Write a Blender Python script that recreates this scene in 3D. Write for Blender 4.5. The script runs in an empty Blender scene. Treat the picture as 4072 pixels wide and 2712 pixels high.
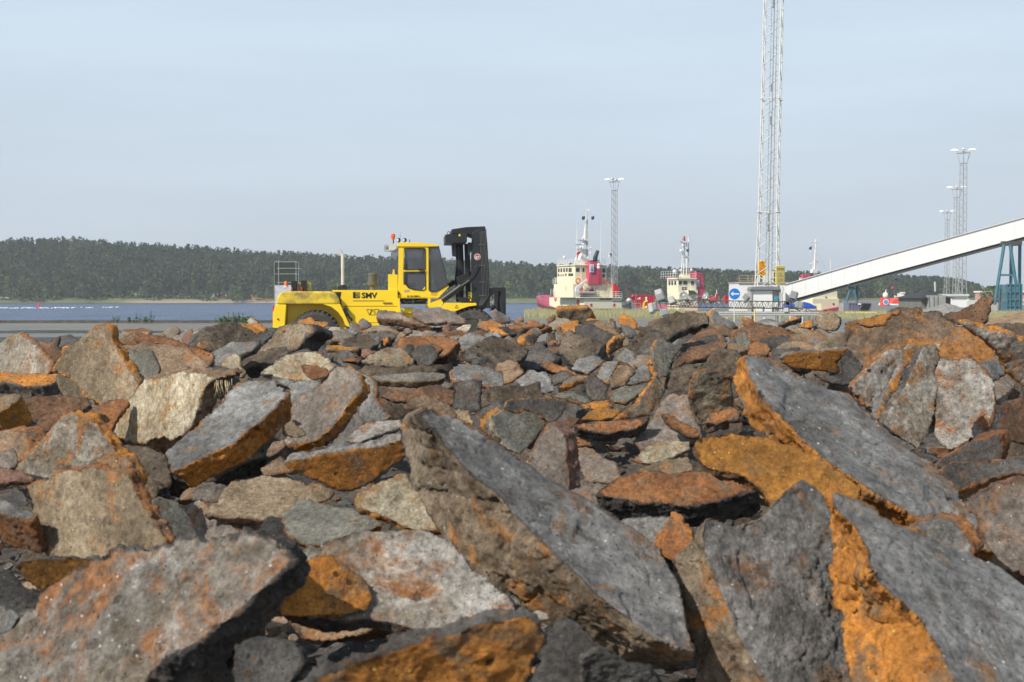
import bpy, bmesh, math, random
import numpy as np
from mathutils import Vector, Matrix
R_ = math.radians
random.seed(7); RNG = np.random.RandomState(7)
sc = bpy.context.scene
COL = sc.collection
# ---------------------------------------------------------------- camera
F = 5655.0; CX, CY, HZ = 2036.0, 1356.0, 1175.0
CAMZ = 2.17
PITCH = math.atan((CY-HZ)/F)
cam_d = bpy.data.cameras.new('camera'); cam = bpy.data.objects.new('camera', cam_d); COL.objects.link(cam)
cam.location = (0, 0, CAMZ); cam.rotation_euler = (math.pi/2-PITCH, 0, 0)
cam_d.sensor_width = 36; cam_d.lens = 36*F/4072
cam_d.clip_start = 0.05; cam_d.clip_end = 8000
cam_d.dof.use_dof = True; cam_d.dof.focus_distance = 8.5; cam_d.dof.aperture_fstop = 18
sc.camera = cam
# ---------------------------------------------------------------- sun, sky, exposure
SUN_EL = R_(40); SUN_AZ = R_(-131)          # azimuth measured from +Y towards +X
sd = Vector((math.sin(SUN_AZ)*math.cos(SUN_EL), math.cos(SUN_AZ)*math.cos(SUN_EL), math.sin(SUN_EL)))
ld = bpy.data.lights.new('sun', 'SUN'); ld.energy = 5.0; ld.angle = R_(0.55); ld.color = (1.0, 0.935, 0.83)
lo = bpy.data.objects.new('sun', ld); COL.objects.link(lo)
lo.rotation_euler = sd.to_track_quat('Z', 'Y').to_euler(); lo.location = (-20, -20, 40)
w = bpy.data.worlds.new('World'); sc.world = w; w.use_nodes = True
nt = w.node_tree; nt.nodes.clear()
def nn(t, typ, **kw):
    n = t.nodes.new(typ)
    for k, v in kw.items(): setattr(n, k, v)
    return n
out = nn(nt, 'ShaderNodeOutputWorld'); bg = nn(nt, 'ShaderNodeBackground'); sky = nn(nt, 'ShaderNodeTexSky')
sky.sky_type = 'NISHITA'; sky.sun_disc = False; sky.sun_elevation = SUN_EL; sky.sun_rotation = SUN_AZ
sky.air_density = 1.0; sky.dust_density = 2.0; sky.ozone_density = 2.0
# thin even veil of high cloud mixed over the clear sky
tc = nn(nt, 'ShaderNodeTexCoord'); sep = nn(nt, 'ShaderNodeSeparateXYZ')
nt.links.new(tc.outputs['Generated'], sep.inputs[0])
rmp = nn(nt, 'ShaderNodeValToRGB')
el = rmp.color_ramp.elements
el[0].position = 0.0; el[0].color = (6.18, 7.00, 7.90, 1)
el[1].position = 1.0; el[1].color = (2.5, 3.1, 3.9, 1)
for p, c in ((0.08, (6.49, 7.47, 8.58, 1)), (0.16, (6.90, 8.10, 9.26, 1)), (0.25, (6.80, 8.46, 9.88, 1)), (0.42, (4.0, 4.7, 5.4, 1))):
    e = el.new(p); e.color = c
nt.links.new(sep.outputs['Z'], rmp.inputs[0])
mp = nn(nt, 'ShaderNodeMapping'); mp.inputs['Scale'].default_value = (1.0, 1.0, 7)
mp.inputs['Rotation'].default_value = (0.05, 0.12, 0)
nz = nn(nt, 'ShaderNodeTexNoise'); nz.inputs['Scale'].default_value = 2.2; nz.inputs['Detail'].default_value = 6
nt.links.new(tc.outputs['Generated'], mp.inputs[0]); nt.links.new(mp.outputs[0], nz.inputs['Vector'])
mr = nn(nt, 'ShaderNodeMapRange'); mr.inputs['From Min'].default_value = .3; mr.inputs['From Max'].default_value = .7
mr.inputs['To Min'].default_value = .92; mr.inputs['To Max'].default_value = 1.07
nt.links.new(nz.outputs[0], mr.inputs[0])
vm = nn(nt, 'ShaderNodeVectorMath', operation='SCALE'); nt.links.new(rmp.outputs[0], vm.inputs[0]); nt.links.new(mr.outputs[0], vm.inputs['Scale'])
mx = nn(nt, 'ShaderNodeMix', data_type='RGBA'); mx.inputs[0].default_value = 0.88
nt.links.new(sky.outputs[0], mx.inputs[6]); nt.links.new(vm.outputs[0], mx.inputs[7])
nt.links.new(mx.outputs[2], bg.inputs[0]); bg.inputs[1].default_value = 0.1
nt.links.new(bg.outputs[0], out.inputs[0])
sc.view_settings.view_transform = 'Standard'; sc.view_settings.look = 'None'
sc.view_settings.exposure = 0.0; sc.view_settings.gamma = 1
sc.cycles.volume_bounces = 0; sc.cycles.max_bounces = 6; sc.cycles.diffuse_bounces = 3; sc.cycles.transparent_max_bounces = 8
# ---------------------------------------------------------------- helpers
ca, sa = math.cos(PITCH), math.sin(PITCH)
FW = np.array([0, ca, -sa]); UP = np.array([0, sa, ca]); RT = np.array([1., 0, 0])
CAM = np.array([0, 0, CAMZ])
def P(px, py, D):
    "world point seen at full-size photo pixel (px,py) at forward distance D"
    d = FW + (px-CX)/F*RT + (CY-py)/F*UP
    return Vector(CAM + d*(D/d[1]))
def c2w(c): return CAM + c[0]*RT + c[1]*UP - c[2]*FW
def tag(o, label=None, cat=None, group=None, kind=None):
    if label: o['label'] = label
    if cat: o['category'] = cat
    if group: o['group'] = group
    if kind: o['kind'] = kind
    return o
def empty(name, loc, label, cat, group=None, rz=0):
    o = bpy.data.objects.new(name, None); COL.objects.link(o); o.location = loc; o.rotation_euler.z = rz
    return tag(o, label, cat, group)
class MB:
    "mesh builder: collects verts and faces, links them as one mesh"
    def __init__(s): s.v = []; s.f = []; s.m = []; s.ck = []
    def add(s, vs, fs, m=0):
        b = len(s.v); s.ck.append(b); s.v += [tuple(v) for v in vs]; s.f += [tuple(b+i for i in f) for f in fs]; s.m += [m]*len(fs); return s
    def box(s, a, b, m=0, rz=0, c=None):
        (x0, y0, z0), (x1, y1, z1) = a, b
        vs = [(x0,y0,z0),(x1,y0,z0),(x1,y1,z0),(x0,y1,z0),(x0,y0,z1),(x1,y0,z1),(x1,y1,z1),(x0,y1,z1)]
        if rz:
            cx, cy = c or ((x0+x1)/2, (y0+y1)/2); q, r = math.cos(rz), math.sin(rz)
            vs = [(cx+(x-cx)*q-(y-cy)*r, cy+(x-cx)*r+(y-cy)*q, z) for x, y, z in vs]
        return s.add(vs, [(0,3,2,1),(4,5,6,7),(0,1,5,4),(1,2,6,5),(2,3,7,6),(3,0,4,7)], m)
    def bar(s, a, b, w, h=None, m=0):
        "rectangular bar from a to b"
        a, b = Vector(a), Vector(b); d = (b-a)
        if d.length < 1e-6: return s
        d.normalize(); up = Vector((0,0,1)) if abs(d.z) < .95 else Vector((0,1,0))
        x = d.cross(up).normalized(); y = x.cross(d).normalized(); h = h or w
        vs = [p+x*(sx*w/2)+y*(sy*h/2) for p in (a, b) for sx, sy in ((-1,-1),(1,-1),(1,1),(-1,1))]
        return s.add(vs, [(0,3,2,1),(4,5,6,7),(0,1,5,4),(1,2,6,5),(2,3,7,6),(3,0,4,7)], m)
    def tube(s, a, b, r, r2=None, n=8, m=0, caps=True):
        a, b = Vector(a), Vector(b); d = (b-a); r2 = r if r2 is None else r2
        if d.length < 1e-6: return s
        d.normalize(); up = Vector((0,0,1)) if abs(d.z) < .95 else Vector((0,1,0))
        x = d.cross(up).normalized(); y = x.cross(d).normalized()
        vs = [p+x*(rr*math.cos(2*math.pi*k/n))+y*(rr*math.sin(2*math.pi*k/n)) for p, rr in ((a,r),(b,r2)) for k in range(n)]
        fs = [(k,(k+1)%n,n+(k+1)%n,n+k) for k in range(n)]
        if caps: fs += [tuple(range(n-1,-1,-1)), tuple(range(n,2*n))]
        return s.add(vs, fs, m)
    def path(s, pts, r, n=8, m=0):
        for a, b in zip(pts, pts[1:]): s.tube(a, b, r, n=n, m=m)
        return s
    def lathe(s, prof, c=(0,0,0), ax=(0,0,1), n=16, m=0):
        "prof: (radius, height) along axis ax from c"
        c = Vector(c); d = Vector(ax).normalized(); up = Vector((0,0,1)) if abs(d.z) < .95 else Vector((0,1,0))
        x = d.cross(up).normalized(); y = x.cross(d).normalized()
        vs = [c+d*h+x*(max(r,1e-4)*math.cos(2*math.pi*k/n))+y*(max(r,1e-4)*math.sin(2*math.pi*k/n)) for r, h in prof for k in range(n)]
        fs = [(j*n+k, j*n+(k+1)%n, (j+1)*n+(k+1)%n, (j+1)*n+k) for j in range(len(prof)-1) for k in range(n)]
        fs += [tuple(range(n-1,-1,-1)), tuple(range((len(prof)-1)*n, len(prof)*n))]
        return s.add(vs, fs, m)
    def prism(s, poly, off, m=0):
        "poly: list of 3d points, extruded by vector off"
        poly = [Vector(p) for p in poly]; n = len(poly); off = Vector(off)
        vs = poly+[p+off for p in poly]
        fs = [tuple(range(n-1,-1,-1)), tuple(range(n,2*n))]+[(k,(k+1)%n,n+(k+1)%n,n+k) for k in range(n)]
        return s.add(vs, fs, m)
    def build_each(s, name, mat, parent=None, bfn=None, **kw):
        "one object per piece that was added"
        k = s.ck+[len(s.v)]; r = None
        for a, b in zip(k, k[1:]):
            q = MB(); q.v = s.v[a:b]
            for f, m in zip(s.f, s.m):
                if a <= f[0] < b: q.f.append(tuple(i-a for i in f)); q.m.append(m)
            r = bfn(q, name, mat, parent, **kw) if bfn else q.build(name, mat, parent, **kw)
        return r
    def build(s, name, mat, parent=None, smooth=False, bevel=0, org=None):
        me = bpy.data.meshes.new(name); o = bpy.data.objects.new(name, me); COL.objects.link(o)
        v = np.array([tuple(q) for q in s.v], dtype=float)
        if org is not None: v = v-np.array(org); o.location = org
        me.from_pydata(v.tolist(), [], s.f)
        ms = mat if isinstance(mat, (list, tuple)) else [mat]
        for x in ms: me.materials.append(x)
        me.polygons.foreach_set('material_index', s.m)
        bm = bmesh.new(); bm.from_mesh(me); bmesh.ops.recalc_face_normals(bm, faces=bm.faces)
        bm.to_mesh(me); bm.free()
        if bevel:
            b = o.modifiers.new('bevel', 'BEVEL'); b.width = bevel; b.segments = 2; b.limit_method = 'ANGLE'
        if smooth:
            me.polygons.foreach_set('use_smooth', [True]*len(me.polygons))
            if bpy.app.version >= (4,1,0):
                me.set_sharp_from_angle(angle=R_(35))
        if parent is not None: o.parent = parent
        me.update(); return o
def link_copy(o, parent=None):
    c = o.copy(); COL.objects.link(c)
    if parent is not None: c.parent = parent
    for ch in o.children: link_copy(ch, c)
    return c
# numpy lattice noise -------------------------------------------------
def _h(ix, iy, iz, s):
    n = (ix*73856093) ^ (iy*19349663) ^ (iz*83492791) ^ (s*2654435761 & 0x7fffffff)
    n = (n ^ (n >> 13))*1274126177 & 0x7fffffff
    n = (n ^ (n >> 16))
    return (n & 0xffff)/32767.5-1.0
def vnoise(p, s=0):
    i = np.floor(p).astype(np.int64); f = p-i; f = f*f*(3-2*f)
    r = 0
    for dx in (0,1):
        wx = f[:,0] if dx else 1-f[:,0]
        for dy in (0,1):
            wy = f[:,1] if dy else 1-f[:,1]
            for dz in (0,1):
                wz = f[:,2] if dz else 1-f[:,2]
                r = r+wx*wy*wz*_h(i[:,0]+dx, i[:,1]+dy, i[:,2]+dz, s)
    return r
def fbm(p, o=4, s=0, gain=.5):
    r = 0; a = 1; t = 0
    for k in range(o):
        r = r+a*vnoise(p*(2.03**k)+k*17.3, s+k); t += a; a *= gain
    return r/t
# materials ------------------------------------------------------------
MATS = {}
def mat(name, col, rough=.6, metal=0, var=.12, vs=3.0, bump=0, bs=30, spec=.5, emit=None, dirt=None, alpha=1, dscale=1.5, dthr=.52):
    if name in MATS: return MATS[name]
    m = bpy.data.materials.new(name); m.use_nodes = True; t = m.node_tree; b = t.nodes['Principled BSDF']
    b.inputs['Roughness'].default_value = rough; b.inputs['Metallic'].default_value = metal
    b.inputs['Specular IOR Level'].default_value = spec
    tc = nn(t, 'ShaderNodeTexCoord'); nz = nn(t, 'ShaderNodeTexNoise'); nz.inputs['Scale'].default_value = vs; nz.inputs['Detail'].default_value = 6
    t.links.new(tc.outputs['Object'], nz.inputs['Vector'])
    r = nn(t, 'ShaderNodeValToRGB'); r.color_ramp.elements[0].position = .3; r.color_ramp.elements[1].position = .7
    r.color_ramp.elements[0].color = tuple(c*(1-var) for c in col)+(1,); r.color_ramp.elements[1].color = tuple(min(1,c*(1+var)) for c in col)+(1,)
    t.links.new(nz.outputs[0], r.inputs[0]); last = r.outputs[0]
    if dirt:
        n2 = nn(t, 'ShaderNodeTexNoise'); n2.inputs['Scale'].default_value = dscale; n2.inputs['Detail'].default_value = 8; n2.inputs['Roughness'].default_value = .7
        t.links.new(tc.outputs['Object'], n2.inputs['Vector'])
        mr = nn(t, 'ShaderNodeMapRange'); mr.inputs['From Min'].default_value = dthr; mr.inputs['From Max'].default_value = dthr+.18
        t.links.new(n2.outputs[0], mr.inputs[0]); q = nn(t, 'ShaderNodeMix', data_type='RGBA')
        t.links.new(mr.outputs[0], q.inputs[0]); t.links.new(last, q.inputs[6]); q.inputs[7].default_value = dirt+(1,); last = q.outputs[2]
    t.links.new(last, b.inputs['Base Color'])
    if bump:
        n3 = nn(t, 'ShaderNodeTexNoise'); n3.inputs['Scale'].default_value = bs; n3.inputs['Detail'].default_value = 5
        t.links.new(tc.outputs['Object'], n3.inputs['Vector']); bp = nn(t, 'ShaderNodeBump'); bp.inputs['Strength'].default_value = bump; bp.inputs['Distance'].default_value = .02
        t.links.new(n3.outputs[0], bp.inputs['Height']); t.links.new(bp.outputs[0], b.inputs['Normal'])
    if emit: b.inputs['Emission Color'].default_value = emit+(1,); b.inputs['Emission Strength'].default_value = 1
    if alpha < 1: b.inputs['Alpha'].default_value = alpha
    MATS[name] = m; return m
# ---------------------------------------------------------------- slag materials
# style: (base A, base B, patch colour, patch amount, patch scale, pale speck amount, bump)
ST = {
 'grey':   ((.105,.103,.098),(.225,.22,.21),(.20,.11,.055),.38,7,.2,.6),
 'blue':   ((.12,.118,.116),(.245,.242,.236),(.21,.125,.065),.38,8,.2,.6),
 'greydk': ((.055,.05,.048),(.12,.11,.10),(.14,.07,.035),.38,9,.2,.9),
 'greyg':  ((.10,.10,.085),(.17,.165,.14),(.13,.09,.05),.4,7,.2,.6),
 'tan':    ((.155,.118,.075),(.275,.215,.145),(.31,.15,.055),.40,6,.2,.6),
 'brown':  ((.14,.092,.058),(.25,.175,.115),(.29,.135,.05),.42,6,.15,.6),
 'mauve':  ((.125,.104,.09),(.235,.20,.172),(.22,.12,.06),.44,8,.2,.6),
 'cream':  ((.26,.21,.14),(.46,.405,.30),(.34,.19,.07),.46,10,.3,1.0),
 'pale':   ((.30,.27,.215),(.50,.46,.38),(.27,.18,.10),.34,8,.15,.6),
 'mottle': ((.18,.14,.095),(.345,.32,.275),(.28,.14,.055),.52,7,.35,.9),
 'mottleb':((.185,.155,.12),(.44,.42,.39),(.30,.14,.06),.54,7,.4,1.0),
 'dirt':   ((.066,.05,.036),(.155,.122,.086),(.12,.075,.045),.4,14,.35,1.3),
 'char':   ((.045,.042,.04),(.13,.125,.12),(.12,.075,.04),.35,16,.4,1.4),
 'rough':  ((.13,.10,.07),(.29,.245,.18),(.30,.14,.04),.48,12,.4,1.2),
 'rustmix':((.085,.06,.042),(.19,.135,.09),(.27,.12,.035),.52,3.5,.25,1.0),
 'crag':   ((.15,.108,.07),(.36,.29,.21),(.40,.17,.04),.42,5,.3,1.3),
 'wrinkle':((.085,.08,.075),(.24,.235,.23),(.22,.13,.075),.40,5,.3,1.2),
 'orange': ((.38,.15,.028),(.52,.215,.04),(.21,.13,.07),.50,8,.25,.8),
 'gold':   ((.26,.115,.02),(.38,.17,.03),(.17,.11,.06),.4,8,.3,.7),
 'rust':   ((.20,.085,.035),(.34,.145,.05),(.17,.115,.075),.50,8,.3,.8),
 'rustdk': ((.10,.052,.03),(.20,.105,.055),(.09,.07,.05),.45,9,.25,1.0),
 'red':    ((.14,.075,.055),(.24,.135,.095),(.16,.10,.075),.42,9,.25,.8),
}
PORE = {'orange':.16,'gold':.06,'rust':.06,'mottleb':.04,'char':.2,'rough':.12,'dirt':.12,'rustdk':.08,'grey':.0,'blue':.015,'crag':.08}
def style_nodes(t, name, vec, seed):
    A, B, Pc, pa, ps, wh, bmp = ST[name]
    def noise(scale, detail=8, rough=.65, dist=0, w=0.):
        n = nn(t, 'ShaderNodeTexNoise', noise_dimensions='4D'); n.inputs['Scale'].default_value = scale
        n.inputs['Detail'].default_value = detail; n.inputs['Roughness'].default_value = rough; n.inputs['Distortion'].default_value = dist
        n.inputs['W'].default_value = w+seed; t.links.new(vec, n.inputs['Vector']); return n.outputs[0]
    def mrange(s, a, b, lo=0, hi=1):
        m = nn(t, 'ShaderNodeMapRange'); m.inputs['From Min'].default_value = a; m.inputs['From Max'].default_value = b
        m.inputs['To Min'].default_value = lo; m.inputs['To Max'].default_value = hi; t.links.new(s, m.inputs[0]); return m.outputs[0]
    def mix(f, a, b, typ='MIX'):
        m = nn(t, 'ShaderNodeMix', data_type='RGBA', blend_type=typ)
        if isinstance(f, float): m.inputs[0].default_value = f
        else: t.links.new(f, m.inputs[0])
        for k, x in ((6,a),(7,b)):
            if isinstance(x, tuple): m.inputs[k].default_value = x+(1,)
            else: t.links.new(x, m.inputs[k])
        return m.outputs[2]
    base = mix(mrange(noise(4, 12, .76, .3), .42, .58), A, B)
    bigf = mrange(noise(1.6, 4, .6, .4, 9), .38, .62, .68, 1.25)
    bs_ = nn(t, 'ShaderNodeVectorMath', operation='SCALE'); t.links.new(base, bs_.inputs[0]); t.links.new(bigf, bs_.inputs['Scale']); big = bs_.outputs[0]
    thr = .66-.30*pa
    patch = mix(mrange(noise(ps, 10, .75, .6, 3), thr, thr+.08), big, Pc)
    oth = tuple(min(.5, x*1.25+.03) for x in B)
    patch = mix(mrange(noise(ps*2.3, 10, .78, .3, 13), .60, .68), patch, oth)
    patch = mix(mrange(noise(ps*3.1, 10, .8, .3, 23), .60, .70), patch, tuple(x*.5 for x in A))
    fine = noise(45, 12, .85, 0, 5)
    g = mrange(fine, .39, .61, .42, 1.58)
    m = nn(t, 'ShaderNodeVectorMath', operation='SCALE'); t.links.new(patch, m.inputs[0]); t.links.new(g, m.inputs['Scale'])
    # pale mineral specks, their glints painted in as pale colour, and dark pores
    v = nn(t, 'ShaderNodeTexVoronoi'); v.inputs['Scale'].default_value = 130; t.links.new(vec, v.inputs['Vector'])
    sp = nn(t, 'ShaderNodeSeparateColor'); t.links.new(v.outputs['Color'], sp.inputs[0])
    s1 = mrange(sp.outputs[0], 1-.07*wh-.005, 1-.07*wh+.005); s2 = mrange(v.outputs['Distance'], .38, .22)
    mul = nn(t, 'ShaderNodeMath', operation='MULTIPLY'); t.links.new(s1, mul.inputs[0]); t.links.new(s2, mul.inputs[1])
    c = mix(mul.outputs[0], m.outputs[0], tuple(min(.6, x*1.9+.08) for x in B))
    s3 = mrange(sp.outputs[1], .93, .94); ml2 = nn(t, 'ShaderNodeMath', operation='MULTIPLY'); t.links.new(s3, ml2.inputs[0]); t.links.new(s2, ml2.inputs[1])
    c = mix(ml2.outputs[0], c, tuple(x*.3 for x in A))
    v2 = nn(t, 'ShaderNodeTexVoronoi'); v2.inputs['Scale'].default_value = 26; t.links.new(vec, v2.inputs['Vector'])
    sp2 = nn(t, 'ShaderNodeSeparateColor'); t.links.new(v2.outputs['Color'], sp2.inputs[0])
    pr = PORE.get(name, .0)
    p1 = mrange(sp2.outputs[0], 1-pr, 1-pr+.01); n5 = noise(40, 4, .7, 0, 8)
    dd = nn(t, 'ShaderNodeMath', operation='ADD'); t.links.new(v2.outputs['Distance'], dd.inputs[0]); t.links.new(mrange(n5, .3, .7, -.2, .2), dd.inputs[1])
    p2 = mrange(dd.outputs[0], .30, .20); pm = nn(t, 'ShaderNodeMath', operation='MULTIPLY'); t.links.new(p1, pm.inputs[0]); t.links.new(p2, pm.inputs[1])
    c = mix(pm.outputs[0], c, tuple(x*.22 for x in A))
    hb = nn(t, 'ShaderNodeMath', operation='ADD'); mm = nn(t, 'ShaderNodeMath', operation='MULTIPLY'); mm.inputs[1].default_value = .35
    t.links.new(fine, mm.inputs[0]); t.links.new(noise(18, 6, .7, .4, 2), hb.inputs[0]); t.links.new(mm.outputs[0], hb.inputs[1])
    sub = nn(t, 'ShaderNodeMath', operation='SUBTRACT'); t.links.new(hb.outputs[0], sub.inputs[0]); t.links.new(pm.outputs[0], sub.inputs[1])
    hs = nn(t, 'ShaderNodeMath', operation='MULTIPLY'); hs.inputs[1].default_value = bmp; t.links.new(sub.outputs[0], hs.inputs[0])
    return c, hs.outputs[0], noise, mrange, mix
def slag_mat(top, side):
    nm = 'slag_'+top+'_'+side
    if nm in MATS: return MATS[nm]
    m = bpy.data.materials.new(nm); m.use_nodes = True; t = m.node_tree; b = t.nodes['Principled BSDF']
    b.inputs['Roughness'].default_value = .78; b.inputs['Specular IOR Level'].default_value = .35
    tc = nn(t, 'ShaderNodeTexCoord'); oi = nn(t, 'ShaderNodeObjectInfo')
    sc_ = nn(t, 'ShaderNodeMath', operation='MULTIPLY'); sc_.inputs[1].default_value = 37.; t.links.new(oi.outputs['Random'], sc_.inputs[0])
    ad = nn(t, 'ShaderNodeVectorMath', operation='ADD'); t.links.new(tc.outputs['Object'], ad.inputs[0]); t.links.new(sc_.outputs[0], ad.inputs[1])
    vec = ad.outputs[0]
    c1, h1, noise, mrange, mix = style_nodes(t, top, vec, 0.)
    c2, h2, *_ = style_nodes(t, side, vec, 20.)
    at = nn(t, 'ShaderNodeAttribute', attribute_name='side')
    a1 = nn(t, 'ShaderNodeMath', operation='ADD'); t.links.new(at.outputs['Fac'], a1.inputs[0])
    t.links.new(mrange(noise(8, 12, .82, .6, 7), .34, .66, -.55, .55), a1.inputs[1])
    f = mrange(a1.outputs[0], .34, .66)
    t.links.new(mix(f, c1, c2), b.inputs['Base Color'])
    hm = nn(t, 'ShaderNodeMix', data_type='FLOAT'); t.links.new(f, hm.inputs[0]); t.links.new(h1, hm.inputs[2]); t.links.new(h2, hm.inputs[3])
    bp = nn(t, 'ShaderNodeBump'); bp.inputs['Strength'].default_value = .9; bp.inputs['Distance'].default_value = .018
    t.links.new(hm.outputs[0], bp.inputs['Height']); t.links.new(bp.outputs[0], b.inputs['Normal'])
    MATS[nm] = m; return m
# ---------------------------------------------------------------- slag rocks
TILE = {'A':(0,1240,2.355),'B':(1000,1240,2.355),'C':(2000,1200,2.355),'D':(3000,1160,2.197),
        'E':(0,1850,1.8115),'F':(1000,1850,1.8115),'G':(1900,1850,1.8115),'H':(2800,1850,1.819),
        'O':(0,0,.5781),'X':(0,0,1.),'Z':(1060,860,2.355)}
HEAP = .42
def depth_at(y): return F*HEAP/max(y-HZ, 95)
ROCKS = []
def jag(poly, rnd, lv=2, amp=.07):
    for _ in range(lv):
        q = []
        n = len(poly)
        for i in range(n):
            a, b = poly[i], poly[(i+1)%n]; dx, dy = b[0]-a[0], b[1]-a[1]; k = rnd.uniform(-amp, amp); s = rnd.uniform(.35,.65)
            q += [a, (a[0]+dx*s-dy*k, a[1]+dy*s+dx*k)]
        poly = q
    return poly
def rock(tile, label, top, side, poly, az=270, slant=45, T=40, k=1.0, yb=None, rough=1.0, back=None, under=0, name='slag_rock', lv=2, na_w=None):
    """one plate of slag: poly = outline of its visible crust face in the photo, az = picture direction in which
    its broken edge shows, slant = angle between its face and the picture plane, T = visible edge width"""
    ox, oy, s = TILE[tile]; seed = len(ROCKS)*13+5; rnd = random.Random(seed)
    full = [(ox+x/s, oy+y/s) for x, y in poly]
    if back: back = [(ox+x/s, oy+y/s) for x, y in back]
    else: full = jag(full, rnd, lv, .07 if len(full) < 9 else .05)
    if math.sin(R_(az)) > .45: slant = min(slant, 24)
    T = T/s; A = R_(az); S = R_(slant)
    dA = (math.degrees(A)%360)-270; dA = dA+360 if dA < -180 else dA
    wl = na_w if na_w is not None else (.5 if dA < 0 else .25)
    AN = R_(270+dA*(1-wl)) if abs(dA) < 135 else A
    n = np.array([-math.sin(S)*math.cos(AN), -math.sin(S)*math.sin(AN), math.cos(S)])
    ev = np.array([math.sin(S)*math.cos(A), math.sin(S)*math.sin(A), -math.cos(S)])
    ymax = max(p[1] for p in full); ybase = ymax+max(0, -math.sin(A))*T
    if yb is not None: ybase = oy+yb/s
    D = depth_at(min(ybase, 2850))*k
    an = max(full, key=lambda p: p[1]); cx_ = sum(p[0] for p in full)/len(full)
    ax, ay = (cx_*.5+an[0]*.5, an[1])
    a = np.array([(ax-CX)/F, (CY-ay)/F, -1])*D
    na = n@a
    def onp(p, off=0.):
        r = np.array([(p[0]-CX)/F, (CY-p[1])/F, -1]); return r*((na-off)/(n@r))
    fr = [onp(p) for p in full]
    xs = [p[0] for p in full]; ys = [p[1] for p in full]
    size = math.sqrt((max(xs)-min(xs))*(max(ys)-min(ys)))/F*D
    t = max(T/F*D/max(math.sin(S), .35), size*.14)
    if back: bk = [onp(p, t) for p in back]
    else:
        c = sum(fr)/len(fr); m_ = rnd.uniform(.88, 1.0)
        bk = [c+(q-c)*(m_+rnd.uniform(-.04,.04))+ev*t for q in fr]
    W = np.array([c2w(q) for q in fr+bk]); nw = n[0]*RT+n[1]*UP-n[2]*FW
    org = W.mean(axis=0); V = W-org
    ROCKS.append(dict(name=name, label=label, V=V, n=nw, org=org, top=top, side=side, size=size, rough=rough, seed=seed, D=D, t=t, bk=back is not None))
def rock_geom(V):
    n = len(V)//2
    f = [tuple(range(n)), tuple(range(2*n-1, n-1, -1))]+[(i, n+i, n+(i+1)%n, (i+1)%n) for i in range(n)]
    return f
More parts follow.
